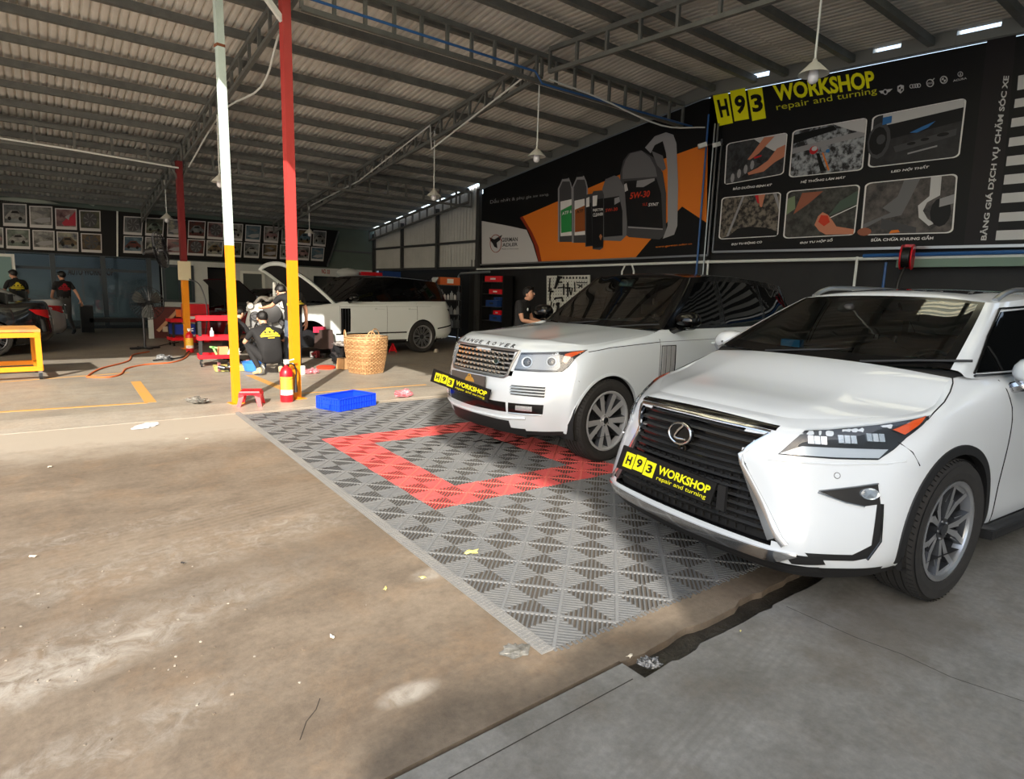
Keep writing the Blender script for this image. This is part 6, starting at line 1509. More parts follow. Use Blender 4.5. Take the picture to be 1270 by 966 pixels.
fr2 = []
xs0 = [153, 180, 207, 233, 257, 281, 304, 327, 349, 369, 388]
for k, x in enumerate(xs0):
    w = 24.5-.75*k; y0 = 268+1.75*k
    fr2.append((((x, y0+22.5-.35*k), (x+w-1.5, y0+24-.35*k), (x+w, y0+1.2), (x+.6, y0)), (k*3) % 10, 'wcxcwcxcxcc'[k]))
    y1 = y0+24.5-.4*k; x2 = x-(.9*k)**.9*.35
    fr2.append((((x2, y1+21-.4*k), (x2+w-1.5, y1+22-.4*k), (x2+w, y1+1), (x2+.5, y1)), (k*7+8) % 10, 'ccxwcccxccx'[k]))
board('long black board with two rows of small car photos above the white wall', ((146, 318), (405, 331), (419, 286), (147, 262)), fr2)
m = MB(); m.bar(BP(145.5, 318, .06), BP(145.5, 262, .06), .06, .04, M_white); m.build('board_strip', None); tag(bpy.data.objects['board_strip'], 'pale vertical strip between the two black photo boards', 'trim strip')
m = MB(); m.bar(BP(406, 330, .06), BP(420, 287, .06), .05, .04, M_satin); o = m.build('board_strip'); tag(o, 'slanting pale strip at the right end of the long photo board', 'trim strip')
# ================================================================ THINGS ON THE FLOOR
M_redp = pm('red plastic', rgb(206, 22, 36), .35)
M_bluep = pm('blue plastic', rgb(18, 62, 214), .38)
M_wood = pm('plywood', rgb(176, 142, 98), .7, noise=(6, rgb(150, 116, 76), .2))
# low red stool
T = thing('stool', 'small red plastic stool on the pale threshold between the two near posts', 'stool', (2.10, 8.10, 0), R(-24))
m = MB(); m.box((0, 0, .185), (.24, .24, .022), M_redp, taper=.96); m.box((0, 0, .165), (.25, .25, .03), M_redp); m.build('seat', T)
m = MB(); m.box((0, 0, .197), (.08, .025, .004), M_blackm); m.build('grip_slot', T)
for sx in (-1, 1):
    for sy in (-1, 1):
        m = MB()
        m.add([(sx*.118, sy*.118, .17), (sx*.055, sy*.118, .17), (sx*.055, sy*.108, .17), (sx*.108, sy*.108, .17), (sx*.108, sy*.055, .17), (sx*.118, sy*.055, .17),
               (sx*.15, sy*.15, 0), (sx*.105, sy*.15, 0), (sx*.105, sy*.138, 0), (sx*.138, sy*.138, 0), (sx*.138, sy*.105, 0), (sx*.15, sy*.105, 0)],
              [(0, 1, 2, 3, 4, 5), (6, 7, 8, 9, 10, 11)]+[(i, (i+1) % 6, 6+(i+1) % 6, 6+i) for i in range(6)], M_redp); m.build('leg', T)
for a in range(4):
    m = MB(); Mr = Matrix.Rotation(a*pi/2, 4, 'Z'); m.poly([Mr @ V(p) for p in ((-.12, .12, .17), (.12, .12, .17), (.125, .125, .12), (.05, .135, .155), (-.05, .135, .155), (-.125, .125, .12))], M_redp, .008, Mr.to_3x3() @ V((0, 1, 0))); m.build('apron', T)
# fire extinguishers
def extinguisher(loc, s, rz, label, hose=True):
    T = thing('fire_extinguisher', label, 'fire extinguisher', loc, rz); m = MB()
    m.lathe([(.001, 0), (.075*s, 0), (.082*s, .012), (.082*s, .36*s), (.078*s, .40*s), (.055*s, .445*s), (.022*s, .465*s), (.022*s, .49*s)], M_redp, 28); m.build('cylinder', T)
    m = MB(); m.lathe([(.083*s, .10*s), (.083*s, .165*s)], pm('label white', rgb(236, 234, 228), .5), 24, a0=-2.8, a1=-.3); m.lathe([(.083*s, .165*s), (.083*s, .335*s)], pm('label yellow', rgb(240, 190, 60), .5), 24, a0=-2.8, a1=-.3); lb = m.build('label', T)
    m = MB(); m.lathe([(.0838*s, .305*s), (.0838*s, .312*s)], M_redp, 24, a0=-2.8, a1=-.3)
    for k, (w, z) in enumerate(((.5, .27), (.35, .24), (.45, .21), (.9, .135), (.7, .122))): m.lathe([(.0838*s, z*s), (.0838*s, (z+.007)*s)], pm('label ink', rgb(120, 70, 40), .6), 12, a0=-1.9-w/2+.3, a1=-1.9+w/2+.3)
    m.build('label_print', lb)
    m = MB(); m.cyl((0, 0, .485*s), (0, 0, .52*s), .026*s, M_chrome, 12); m.bar((-.02*s, 0, .525*s), (.10*s, 0, .56*s), .022*s, .012*s, M_white); m.bar((-.02*s, 0, .51*s), (.09*s, 0, .50*s), .022*s, .012*s, M_white); m.box((0, -.02*s, .53*s), (.06*s, .05*s, .05*s), M_white); m.build('valve_handle', T)
    if hose:
        m = MB(); m.tube(cline([(.02, -.01, .50*s), (.09*s, 0, .49*s), (.125*s, .01, .40*s), (.12*s, .01, .30*s)], 5), .011*s, M_black, 8); m.cyl((.12*s, .01, .32*s), (.115*s, .01, .12*s), .014*s, M_clad, 10, .024*s); m.build('hose', T)
extinguisher((2.56, 8.13, 0), 1.02, R(-10), 'red fire extinguisher with yellow label in front of the thick yellow and red post')
extinguisher((2.62, 14.9, 0), .95, R(-20), 'red fire extinguisher standing at the back beside the maroon post', False)
# blue crate
ca, cb, cc_ = GZ(396, 508), GZ(421, 512), GZ(464, 503.5)
cw = (cb-ca).length; cl = (cc_-cb).length; ang = atan2((cc_-cb).y, (cc_-cb).x)
T = thing('crate', 'blue plastic crate on the back edge of the grey mat', 'crate', (cb.x, cb.y, .011), ang)
cl, cw, ch = .62, .40, .155
def panel(nm, a, b, n):
    a, b = V(a), V(b); d = (b-a).normalized(); nn = V((-d.y, d.x, 0)); m = MB()
    m.bar(a+V((0, 0, ch/2)), b+V((0, 0, ch/2)), .006, ch, M_bluep)
    L = (b-a).length
    for z in (.004, ch*.5, ch-.008): m.bar(a-nn*.006+V((0, 0, z+.004)), b-nn*.006+V((0, 0, z+.004)), .014, .010, M_bluep)
    for k in range(n+1): p = a+d*L*k/n; m.box(p-nn*.006+V((0, 0, ch/2)), (.008, .012, ch-.01), M_bluep, atan2(d.y, d.x))
    return m.build(nm, T)
panel('side_panel', (0, 0, 0), (cl, 0, 0), 14); panel('side_panel', (cl, 0, 0), (cl, cw, 0), 9); panel('side_panel', (cl, cw, 0), (0, cw, 0), 14); panel('side_panel', (0, cw, 0), (0, 0, 0), 9)
m = MB(); m.box((cl/2, cw/2, .006), (cl, cw, .008), M_bluep); m.build('base', T)
m = MB(); c4 = [(0, 0), (cl, 0), (cl, cw), (0, cw)]
for i in range(4): a, b = c4[i], c4[(i+1) % 4]; m.bar((a[0], a[1], ch), (b[0], b[1], ch), .028, .010, M_bluep)
m.build('rim', T)
m = MB(); m.box((-.012, cw/2, ch*.62), (.012, .12, .045), M_bluep); m.box((-.02, cw/2, ch*.3), (.006, .10, .05), M_bluep); m.build('handle_plate', T)
# woven bamboo basket
T = thing('basket', 'tall woven bamboo basket with loop handles on the sunlit floor', 'basket', (4.70, 10.35, 0), R(20))
M_bam = pm('split bamboo', rgb(166, 126, 84), .6, noise=(18, rgb(134, 98, 62), .15)); M_bam2 = pm('pale bamboo', rgb(186, 150, 106), .55, noise=(14, rgb(154, 116, 76), .15))
BH = .66
def bk(t, z):
    """rounded square at the bottom, round at the top"""
    f = z/BH; r0 = .245+.135*f; c, s_ = cos(t), sin(t); p = 2+2.6*(1-f)
    k = (abs(c)**p+abs(s_)**p)**(-1/p); return V((c*k*r0*1.02, s_*k*r0*1.0, z))
NS = 44
for r_ in range(22):
    z0 = .012+r_*(BH-.03)/22; m = MB(); g = [[], []]
    for k in range(NS*2+1):
        t = 2*pi*k/(NS*2)
        o_ = .006*(1 if ((k//2+r_) % 2) else -1)
        for q, z in enumerate((z0, z0+.024)):
            p = bk(t, z); n_ = V((p.x, p.y, 0)).normalized(); g[q].append(p+n_*o_)
    m.grid(g, M_bam2 if (r_*5) % 7 < 3 else M_bam, smooth=False); m.build('weft_band', T, fix=False)
m = MB()
for k in range(NS):
    t = 2*pi*(k+.25)/NS; pts = [bk(t, BH*j/6) for j in range(7)]
    for a, b in zip(pts[:-1], pts[1:]): m.bar(a, b, .018, .004, M_bam, up=V((a.x, a.y, 0)).normalized())
m.build('stakes', T)['kind'] = 'stuff'
for z, r_ in ((BH, .014), (BH-.05, .008), (BH*.66, .009)):
    m = MB(); m.tube([bk(2*pi*k/40, z)*1.0+V((0, 0, 0)) for k in range(40)], r_, M_bam2, 6, closed=True); m.build('hoop', T)
for a in (R(-120), R(20), R(150)):
    m = MB(); p, q = bk(a-.22, BH-.12), bk(a+.22, BH-.12); mid = bk(a, BH)
    m.tube(cline([p, bk(a-.22, BH), (bk(a-.12, BH)+V((0, 0, .09))), mid+V((0, 0, .12)), (bk(a+.12, BH)+V((0, 0, .09))), bk(a+.22, BH), q], 4), .011, M_bam2, 6); m.build('handle', T)
m = MB(); m.box((0, 0, .01), (.42, .42, .012), M_bam); m.build('base', T)

# plastic bags and litter
def bag(name, label, loc, sx, sy, sz, mat, seed, cat='bag', group=None):
    rnd = random.Random(seed); bm = bmesh.new(); bmesh.ops.create_icosphere(bm, subdivisions=3, radius=1)
    for v in bm.verts:
        n = V(v.co); k = 1+.28*sin(5*n.x+seed)*cos(4*n.y+seed*2)+.16*sin(11*n.z+9*n.x)+rnd.uniform(-.10, .10)
        v.co = V((n.x*sx*k, n.y*sy*k, max(0, (n.z*.5+.38)*sz*k)))
    me = bpy.data.meshes.new(name); bm.to_mesh(me); bm.free(); me.materials.append(mat)
    for p in me.polygons: p.use_smooth = False
    o = link(name, me, None, loc, seed); tag(o, label, cat, group); return o
M_pink = pm('pink net bag', rgb(176, 84, 96), .4, noise=(30, rgb(214, 150, 154), .1)); M_clearb = pm('clear grey plastic', rgb(92, 90, 84), .2, noise=(25, rgb(128, 126, 120), .12)); M_gbag = pm('dark bag', rgb(70, 72, 74), .3, noise=(18, rgb(150, 152, 152), .1))
bag('plastic_bag', 'pink plastic bag on the floor right of the red and yellow post', GZ(384, 463), .17, .11, .09, M_pink, 3)
bag('plastic_bag', 'pink plastic bag at the mat edge near the mesh-grille SUV', GZ(501, 491.5), .17, .12, .10, M_pink, 7)
bag('plastic_bag', 'crumpled clear plastic bag left of the slim post base', GZ(245, 499), .17, .10, .07, M_clearb, 5)
bag('plastic_sheet', 'scrap of clear plastic at the near corner of the mat', GZ(640, 808), .06, .05, .012, M_clearb, 9, 'litter')
bag('plastic_bag', 'grey crumpled bag lying before the pedestal fan', GZ(203, 446), .26, .12, .09, M_gbag, 8)
bag('rag', 'white crumpled cloth on the pale threshold at the left', GZ(181, 529), .15, .08, .02, pm('white cloth', rgb(226, 228, 232), .8), 4, 'cloth')
bag('litter_ball', 'dark crumpled wrapper at the broken end of the drain', GZ(806, 826), .045, .03, .035, pm('dark wrapper', rgb(40, 42, 42), .3, noise=(60, rgb(150, 150, 150), .06)), 12, 'litter')
leafm = pm('dry leaf', rgb(206, 196, 120), .7); leaf2 = pm('pale leaf', rgb(214, 204, 184), .7)
def scrap(px, py, r, mat, label, z=0):
    g = GZ(px, py, z); m = MB(); s0 = px*.37
    m.add([V((r*(1+.4*sin(3*a+s0))*cos(a), r*.6*(1+.3*cos(2*a+s0))*sin(a), .004+.010*abs(sin(a*1.5+s0)))) for a in [k*pi/6 for k in range(12)]]+[V((0, 0, .016))], [(i, (i+1) % 12, 12) for i in range(12)], mat)
    tag(m.build('leaf', None, g, s0), label, 'litter')
scrap(586, 686, .045, leafm, 'yellow green dry leaf lying on the mat tiles', .011); scrap(478, 732, .018, leafm, 'small green leaf on the brown yard left of the mat edge'); scrap(524, 718, .02, leafm, 'tan leaf scrap touching the left mat edge', .0)
scrap(412, 792, .016, leaf2, 'tiny pale leaf on the yard below the mat edge'); scrap(62, 580, .02, leaf2, 'dark twig and leaf on the yard at the far left'); scrap(41, 692, .018, leaf2, 'pale leaf on the yard at the left edge of the picture')
scrap(781, 816, .018, leaf2, 'white paper scrap beside the broken drain end'); scrap(918, 785, .008, leafm, 'tiny yellow leaf on the grey road concrete')
scrap(232, 545, .02, leaf2, 'pale leaf beside the white cloth'); scrap(227, 700, .012, pm('dark pebble', rgb(40, 36, 34), .8), 'dark pebble on the dusty yard')
# stone chips around the broken patch
m = MB(); rnd = random.Random(2)
for k in range(110):
    px_ = rnd.gauss(150, 130); py_ = rnd.gauss(790, 60)
    if not (0 < px_ < 640 and 560 < py_ < 960): continue
    g = GZ(px_, py_); r = rnd.uniform(.002, .006); m.box(g+V((0, 0, r*.3)), (r*2, r*1.4, r*.8), rnd.choice([M_kerb, M_yard, M_yard]), rnd.uniform(0, 3))
tag(m.build('stone_chips'), 'small pale stone chips scattered on the dusty yard', 'gravel', kind='stuff')

# ---------------------------------------------------------------- workbench with castors
ta = GZ(45, 459)
T = thing('workbench', 'yellow steel workbench on castors at the left edge, paint-smeared top', 'workbench', (.03, 11.55, 0), R(4))
bw, bd, bh = 1.9, .95, .76
m = MB(); m.box((-bw/2, bd/2, bh-.02), (bw, bd, .04), pm('smeared bench top', rgb(214, 150, 50), .5, noise=(3, rgb(150, 110, 80), .15))); m.build('top', T)
for x in (-.04, -bw+.04):
    for y in (.04, bd-.04):
        m = MB(); m.box((x, y, (bh-.04+.14)/2), (.07, .07, bh-.18), M_py); lg = m.build('leg', T)
        m = MB(); m.cyl((x-.02, y, .06), (x+.02, y, .06), .055, M_gun, 16); m.box((x, y, .115), (.05, .07, .05), M_satin); m.build('castor', lg)
for z in (.17, bh-.085):
    for a, b in (((0, .04), (-bw, .04)), ((0, bd-.04), (-bw, bd-.04)), ((-.04, 0), (-.04, bd)), ((-bw+.04, 0), (-bw+.04, bd))):
        m = MB(); m.bar((a[0], a[1], z), (b[0], b[1], z), .06, .07, M_py); m.build('rail', T)
# ---------------------------------------------------------------- fans
def fan(loc, rz, tilt, label, name, stand=0, r=.36, blades=3, arm=False):
    T = thing(name, label, 'fan', loc, rz); c = V((0, -.10, stand)); Mf = Matrix.Translation(c) @ Matrix.Rotation(tilt, 4, 'X') @ Matrix.Rotation(pi/2, 4, 'X')
    m = MB(); w_ = .006
    for k in range(28):
        a = 2*pi*k/28; m.tube([Mf @ V((r_*cos(a), r_*sin(a), z)) for r_, z in ((.05, .09), (r*.6, .10), (r*.93, .06), (r, 0), (r*.93, -.06), (r*.5, -.10), (.08, -.11))], w_, M_gun, 3, smooth=False)
    for r_, z in ((r, 0), (r*.95, .055), (r*.6, .10), (.1, .098), (r*.6, -.095)): m.tube([Mf @ V((r_*cos(a*pi/14), r_*sin(a*pi/14), z)) for a in range(28)], .005, M_gun, 4, closed=True)
    m.build('guard', T)['kind'] = 'stuff'
    for k in range(blades):
        a = 2*pi*k/blades+.5; g = []
        for j in range(5):
            rr_ = .05+(r-.09)*j/4; wd = (.3, .42, .44, .40, .3)[j]
            g.append([Mf @ V((rr_*cos(a+wd*u*1.2), rr_*sin(a+wd*u*1.2), .03*u)) for u in (-1, -.5, 0, .5, 1)])
        m = MB(); m.grid(g, pm('smoky blade', rgb(92, 96, 96), .35)); m.build('blade', T, fix=False)
    m = MB(); m.cyl(Mf @ V((0, 0, .06)), Mf @ V((0, 0, -.04)), .05, M_gun, 14); m.cyl(Mf @ V((0, 0, -.10)), Mf @ V((0, 0, -.30)), .085, M_clad, 16, .06); m.build('motor', T)
    if not arm:
        m = MB(); m.cyl((0, .10, .04), (0, .10, stand-.02), .026, M_gun, 12); m.build('pole', T)
        m = MB(); m.box((0, .10, .025), (.62, .09, .045), M_gun); m.box((0, .10, .025), (.09, .50, .04), M_gun); m.build('base', T)
    else:
        m = MB(); m.tube(cline([(0, .15, stand), (.15, .25, stand-.08), (.45, .35, stand-.05), (.62, .40, stand+.2)], 4), .02, M_satin, 8); m.build('arm', T)
    return T
fan(tuple(GZ(183, 433)), R(20), R(-4), 'large black pedestal fan standing left of the back post', 'pedestal_fan', 1.04, .37)
fan((2.16, 15.6, 2.20), R(70), R(-10), 'grey wire-guard fan mounted high beside the maroon post', 'wall_fan', 0, .40, arm=True)

# ---------------------------------------------------------------- tool trolleys
def trolley(loc, rz, label, tiers, w, d, hs, post_m):
    T = thing('tool_trolley', label, 'trolley', loc, rz)
    for z in tiers:
        m = MB(); m.box((0, 0, z), (w, d, .02), M_redp)
        for a, b in (((-w/2, -d/2), (w/2, -d/2)), ((w/2, -d/2), (w/2, d/2)), ((w/2, d/2), (-w/2, d/2)), ((-w/2, d/2), (-w/2, -d/2))): m.bar((a[0], a[1], z+.03), (b[0], b[1], z+.03), .03, .07, M_redp)
        m.build('tray', T)
    for x in (-w/2+.04, w/2-.04):
        for y in (-d/2+.04, d/2-.04):
            m = MB(); m.box((x, y, (hs+.1)/2), (.045, .045, hs-.1), post_m); p_ = m.build('post', T)
            m = MB(); m.cyl((x-.015, y, .035), (x+.015, y, .035), .035, M_black, 12); m.build('castor', p_)
    return T
T = trolley((2.62, 12.35, 0), R(-8), 'three-tier red and black tool trolley right of the maroon post', (.16, .50, .86), .62, .42, .88, M_clad)
tg = 'tools on the red trolleys'
def small(name, label, cat, loc, shapes, group=None, rz=0):
    T = MB()
    for f in shapes: f(T)
    return tag(T.build(name, None, loc, rz), label, cat, group)
small('bottle', 'small bottle on the middle tray of the tool trolley', 'bottle', (2.55, 12.35, .52), [lambda b: b.lathe([(.001, 0), (.035, 0), (.035, .12), (.012, .15), (.012, .19), (.001, .19)], M_white, 12)])
small('spray_gun', 'lime and white spray gun hanging in the tool trolley', 'tool', (2.52, 12.2, .37), [lambda b: b.bar((0, 0, 0), (.06, 0, -.14), .03, .03, pm('lime', rgb(140, 220, 120), .5)), lambda b: b.bar((-.05, 0, 0), (.08, 0, -.02), .03, .03, pm('lime', rgb(140, 220, 120), .5))])
small('cardboard_box', 'open cardboard box on the lowest tray of the trolley', 'box', (2.72, 12.33, .18), [lambda b: b.box((0, 0, .09), (.16, .16, .18), pm('cardboard', rgb(180, 140, 96), .8))])
bag('paper_scrap', 'heap of white paper wrap on the lowest trolley tray', (2.88, 12.2, .18), .12, .09, .15, pm('white wrap', rgb(220, 210, 200), .7), 21, 'paper')
T = trolley(tuple(GZ(228, 428)), R(6), 'low red trolley with blue bins behind the back extinguisher', (.14, .58), .60, .42, .60, M_clad)
m = MB(); m.box((-.02, 0, .40), (.50, .34, .24), pm('blue bin', rgb(30, 50, 140), .45)); m.build('bin', T)
small('red_cabinet', 'red tool cabinet standing behind the maroon post', 'cabinet', (3.15, 17.0, 0), [lambda b: b.box((0, 0, .52), (.55, .42, .95), M_redp), lambda b: b.box((-.1, -.22, .45), (.34, .02, .5), M_white), lambda b: [b.box((0, -.215, .2+.18*k), (.5, .01, .012), M_black) for k in range(4)]])
small('wooden_rack', 'dark red timber rack with orange goods by the office glass', 'rack', (2.9, 19.0, 0), [lambda b: b.box((0, .1, .42), (.95, .5, .82), pm('maroon board', rgb(80, 28, 26), .7)), lambda b: b.box((-.5, -.16, .45), (.12, .05, .9), M_wallw), lambda b: b.box((.22, -.2, .68), (.24, .1, .2), pm('orange goods', rgb(222, 104, 40), .6)), lambda b: b.box((.02, -.2, .25), (.5, .1, .14), M_beige), lambda b: b.bar((-.35, -.2, .2), (.15, -.2, .75), .06, .08, pm('tan goods', rgb(170, 130, 100), .7))])
small('oval_lid', 'dark oval speaker cabinet by the office door', 'cabinet', (1.15, 21.6, 0), [lambda b: b.box((0, 0, .38), (.3, .5, .76), M_black), lambda b: b.box((.7, 0, .35), (1.3, .5, .12), M_black)])
# drip tray and parts
m = MB(); M_ol = pm('olive yellow tray', rgb(196, 190, 110), .5, noise=(20, rgb(150, 146, 84), .1))
for k in range(2): m.box((0, 0, .03+.05*k), (.62-.03*(1-k), .26, .045), M_ol)
for k in range(14): m.box((-.30+.046*k, -.135, .055), (.008, .012, .09), M_ol)
tag(m.build('drip_tray', None, (2.70, 11.52, 0), R(-6)), 'olive yellow slotted tray on the floor before the trolley', 'tray')
def clutter(name, label, cat, c, n, spread, mats, seed, zmax=.16):
    m = MB(); rnd = random.Random(seed)
    for k in range(n):
        x, y = rnd.gauss(0, spread), rnd.gauss(0, spread*.6); z = rnd.uniform(.02, zmax*.6); t = rnd.random(); mt = rnd.choice(mats)
        if t < .35: m.cyl((x, y, z), (x+rnd.uniform(-.1, .1), y+rnd.uniform(-.08, .08), z+rnd.uniform(0, .06)), rnd.uniform(.012, .04), mt, 10)
        elif t < .7: m.box((x, y, z), (rnd.uniform(.03, .14), rnd.uniform(.03, .1), z*1.6), mt, rnd.uniform(0, 3))
        else: m.tube([(x+.05*cos(a), y+.04*sin(a), z) for a in [i*pi/5 for i in range(10)]], .01, mt, 5, closed=True)
    return tag(m.build(name, None, c), label, cat, kind='stuff')
pm_ = [M_gun, M_gun, M_satin, M_clad, pm('dirty pink', rgb(130, 84, 84), .6), pm('dull red', rgb(120, 26, 32), .6)]
clutter('loose_parts', 'jumble of removed metal parts beside the slim post and trolley', 'parts', tuple(GZ(284, 461)), 16, .08, pm_, 31)
clutter('loose_parts', 'greasy parts and rags left of the squatting mechanic', 'parts', tuple(GZ(308, 456)), 16, .08, pm_, 32)
clutter('loose_parts', 'tools scattered by the squatting mechanic on his right', 'parts', tuple(GZ(395, 444)), 16, .12, pm_, 33)
small('basin', 'shallow blue basin beside the squatting mechanic', 'basin', (3.02, 11.35, 0), [lambda b: b.lathe([(.001, .01), (.17, .01), (.21, .16), (.22, .165), (.205, .15), (.165, .02), (.001, .02)], pm('light blue plastic', rgb(52, 120, 210), .4), 24)])
small('bottle', 'white bottle in front of the blue basin', 'bottle', (3.05, 10.95, 0), [lambda b: b.lathe([(.001, 0), (.035, 0), (.035, .15), (.015, .18), (.015, .21), (.001, .21)], M_white, 12)])
small('oil_jar', 'open white jar beside the mechanic, near the extinguisher', 'jar', (3.62, 10.62, 0), [lambda b: b.lathe([(.001, 0), (.05, 0), (.055, .13), (.05, .14), (.045, .12)], M_white, 14)])
small('lid', 'flat red plastic lid on the floor before the black bag', 'lid', (4.27, 11.2, 0), [lambda b: b.lathe([(.001, 0), (.17, 0), (.18, .03), (.15, .05), (.001, .055)], pm('orange red plastic', rgb(214, 60, 36), .4), 22)])
small('cardboard_box', 'tan cardboard box leaning by the left of the bamboo basket', 'box', (4.62, 10.98, 0), [lambda b: b.box((-.03, 0, .11), (.34, .2, .2), pm('cardboard', rgb(180, 140, 96), .8), .35, taper=.9)])
bag('rubbish_bag', 'black bulky bag with rags behind the red lid', (4.85, 11.75, 0), .36, .22, .38, pm('black bin bag', rgb(22, 22, 24), .3), 14)
bag('rubbish_bag', 'heap of silvery rags on the black bag', (4.85, 11.7, .36), .22, .14, .10, pm('silvery rag', rgb(150, 146, 140), .5, noise=(20, rgb(80, 70, 66), .1)), 15)
small('jack_stand', 'small red jack stand right of the basket', 'jack', GZ(487, 437), [lambda b: b.tube([(-.10, 0, 0), (0, 0, .24)], .018, M_redp, 6), lambda b: b.tube([(.10, 0, 0), (0, 0, .24)], .018, M_redp, 6), lambda b: b.poly([(-.08, .01, .03), (.08, .01, .03), (.02, .01, .2), (-.02, .01, .2)], M_redp, .02, V((0, 1, 0)))])
small('wheel_chock', 'small stone chock beside the rear wheel of the SUV under repair', 'chock', GZ(541, 437), [lambda b: b.box((0, 0, .04), (.08, .08, .09), M_kerb, .4, taper=.7)])
small('wheel_hub_cover', 'red dust boot at the front wheel arch of the car under repair', 'cover', (4.75, 12.80, .62), [lambda b: b.box((0, 0, 0), (.25, .1, .12), pm('pink rag', rgb(196, 50, 80), .7), .3), lambda b: b.box((.1, 0, -.2), (.34, .3, .4), pm('brown sacking', rgb(66, 50, 46), .9), .1, taper=.8)])
# cables on the floor
cable('extension_cord', 'black and orange cord looping across the floor by the fan', [GZ(x, y, .012) for x, y in ((185, 436), (165, 440), (158, 448), (125, 457), (109, 466), (112, 467.5), (135, 467.5), (150, 464), (157, 457), (180, 452), (215, 449), (232, 442), (236, 432))], .014, pm('orange cord', rgb(196, 96, 44), .6), 'cord')
cable('extension_cord', 'dark cord running from the fan base to the trolley', [GZ(x, y, .012) for x, y in ((170, 433), (188, 431), (206, 427), (222, 424))], .012, M_black, 'cord')
cable('air_hose', 'grey hose hanging from the maroon post to the floor', [V((2.80, 15.6, 1.6)), V((3.0, 15.5, 1.45)), V((3.1, 15.4, .9)), V((2.95, 15.2, .2)), GZ(232, 437, .02), GZ(225, 443, .02), GZ(190, 447, .02)], .014, M_gun, 'hose')

# ---------------------------------------------------------------- engine on a stand
T = thing('engine', 'large silver and black engine lifted out before the white SUV bay', 'engine', tuple(GZ(336, 448)), R(-25))
m = MB(); m.box((0, 0, .78), (.62, .50, .42), pm('engine block grey', rgb(110, 112, 112), .5, .3)); m.box((0, 0, .52), (.5, .4, .24), pm('cast alloy', rgb(186, 184, 178), .5, .2, noise=(14, rgb(128, 126, 122), .2))); m.build('engine_block', T)
rnd = random.Random(6); alloy = MATS['cast alloy']
for s in (-1, 1):
    m = MB(); m.box((s*.20, 0, 1.06), (.24, .52, .18), alloy, rot=Matrix.Rotation(s*.35, 3, 'Y')); m.build('cylinder_head', T)
    for k in range(4):
        m = MB(); m.tube(cline([(s*.24, -.2+.13*k, 1.15), (s*.12, -.2+.13*k, 1.28), (0, -.2+.13*k, 1.22)], 4), .03, alloy, 8); m.build('intake_runner', T)
m = MB(); m.lathe([(.001, 0), (.17, 0), (.18, .02), (.18, .05), (.10, .07), (.001, .07)], M_clad, 24, Matrix.Translation((.10, -.33, .98)) @ Matrix.Rotation(pi/2, 4, 'X')); m.build('timing_cover', T)
for (x, z, r_) in ((-.22, .92, .09), (-.22, .62, .11), (.12, .60, .12), (.28, .82, .07), (-.05, .75, .06), (-.30, 1.12, .06), (.30, 1.16, .07)):
    m = MB(); Mx = Matrix.Translation((x, -.27, z)) @ Matrix.Rotation(pi/2, 4, 'X'); m.lathe([(.001, .045), (r_*.4, .045), (r_*.5, .03), (r_*.9, .03), (r_, .05), (r_, 0), (.001, 0)], random.choice([M_satin, M_gun, alloy]), 20, Mx); m.build('pulley', T)
m = MB(); m.tube([(-.31, -.3, .92), (-.31, -.3, .62), (-.15, -.3, .5), (.2, -.3, .49), (.24, -.3, .62), (.34, -.3, .84), (.26, -.3, .88), (-.1, -.3, .99)], .012, M_black, 5, closed=True); m.build('drive_belt', T)
m = MB()
for k in range(60):
    x, y, z = rnd.uniform(-.36, .36), rnd.uniform(-.32, .25), rnd.uniform(.45, 1.3); t = rnd.random(); mt = rnd.choice([M_satin, M_gun, alloy, alloy, M_chrome, alloy])
    if t < .5: m.cyl((x, y, z), (x+rnd.uniform(-.12, .12), y-.05, z+rnd.uniform(-.1, .1)), rnd.uniform(.008, .028), mt, 8)
    else: m.box((x, y, z), (rnd.uniform(.03, .1), rnd.uniform(.03, .1), rnd.uniform(.03, .1)), mt, rnd.uniform(0, 3))
m.build('fittings', T)['kind'] = 'stuff'
for k in range(5):
    m = MB(); x = rnd.uniform(-.3, .3); m.tube(cline([(x, -.3, rnd.uniform(.6, 1.2)), (x+.1, -.38, rnd.uniform(.6, 1.1)), (x+.25, -.3, rnd.uniform(.5, 1.1))], 5), .014, M_black, 6); m.build('hose', T)
m = MB(); m.cyl((.10, .05, 1.2), (.10, .05, 1.58), .035, M_white, 12); m.build('filler_tube', T)
for s in (-1, 1):
    m = MB(); m.bar((s*.26, -.25, .40), (s*.30, -.3, 0), .05, .05, M_gun); m.build('stand_leg', T); m = MB(); m.bar((s*.26, .2, .40), (s*.30, .3, 0), .05, .05, M_gun); m.build('stand_leg', T)

# ---------------------------------------------------------------- storage along the right wall
def sp_(px, y, z=0): 
    """point at depth plane Y=y seen through picture column px (mid height)"""
    p = GY(px, 380, y); return V((p.x, y, z))
T = thing('shelf_rack', 'black shelf rack with rows of bottles behind the white SUV being repaired', 'shelf', (9.75, 15.9, 0), R(-12))
zs_ = (.42, .82, 1.26, 1.70)
for z in zs_: m = MB(); m.box((0, 0, z-.012), (1.0, .36, .025), M_steeld); m.build('shelf_board', T)
for x in (-.48, .48):
    for y in (-.17, .17): m = MB(); m.box((x, y, .92), (.035, .035, 1.84), M_black); m.build('upright', T)
Mt = Matrix.Translation((9.75, 15.9, 0)) @ Matrix.Rotation(R(-12), 4, 'Z')
def bottle_(w, h, mat, capm): 
    m = MB(); m.box((0, 0, h*.38), (w, w*.6, h*.76), mat, taper=.95); m.lathe([(w*.40, h*.76), (w*.18, h*.88), (w*.18, h), (.001, h)], mat, 10); return m
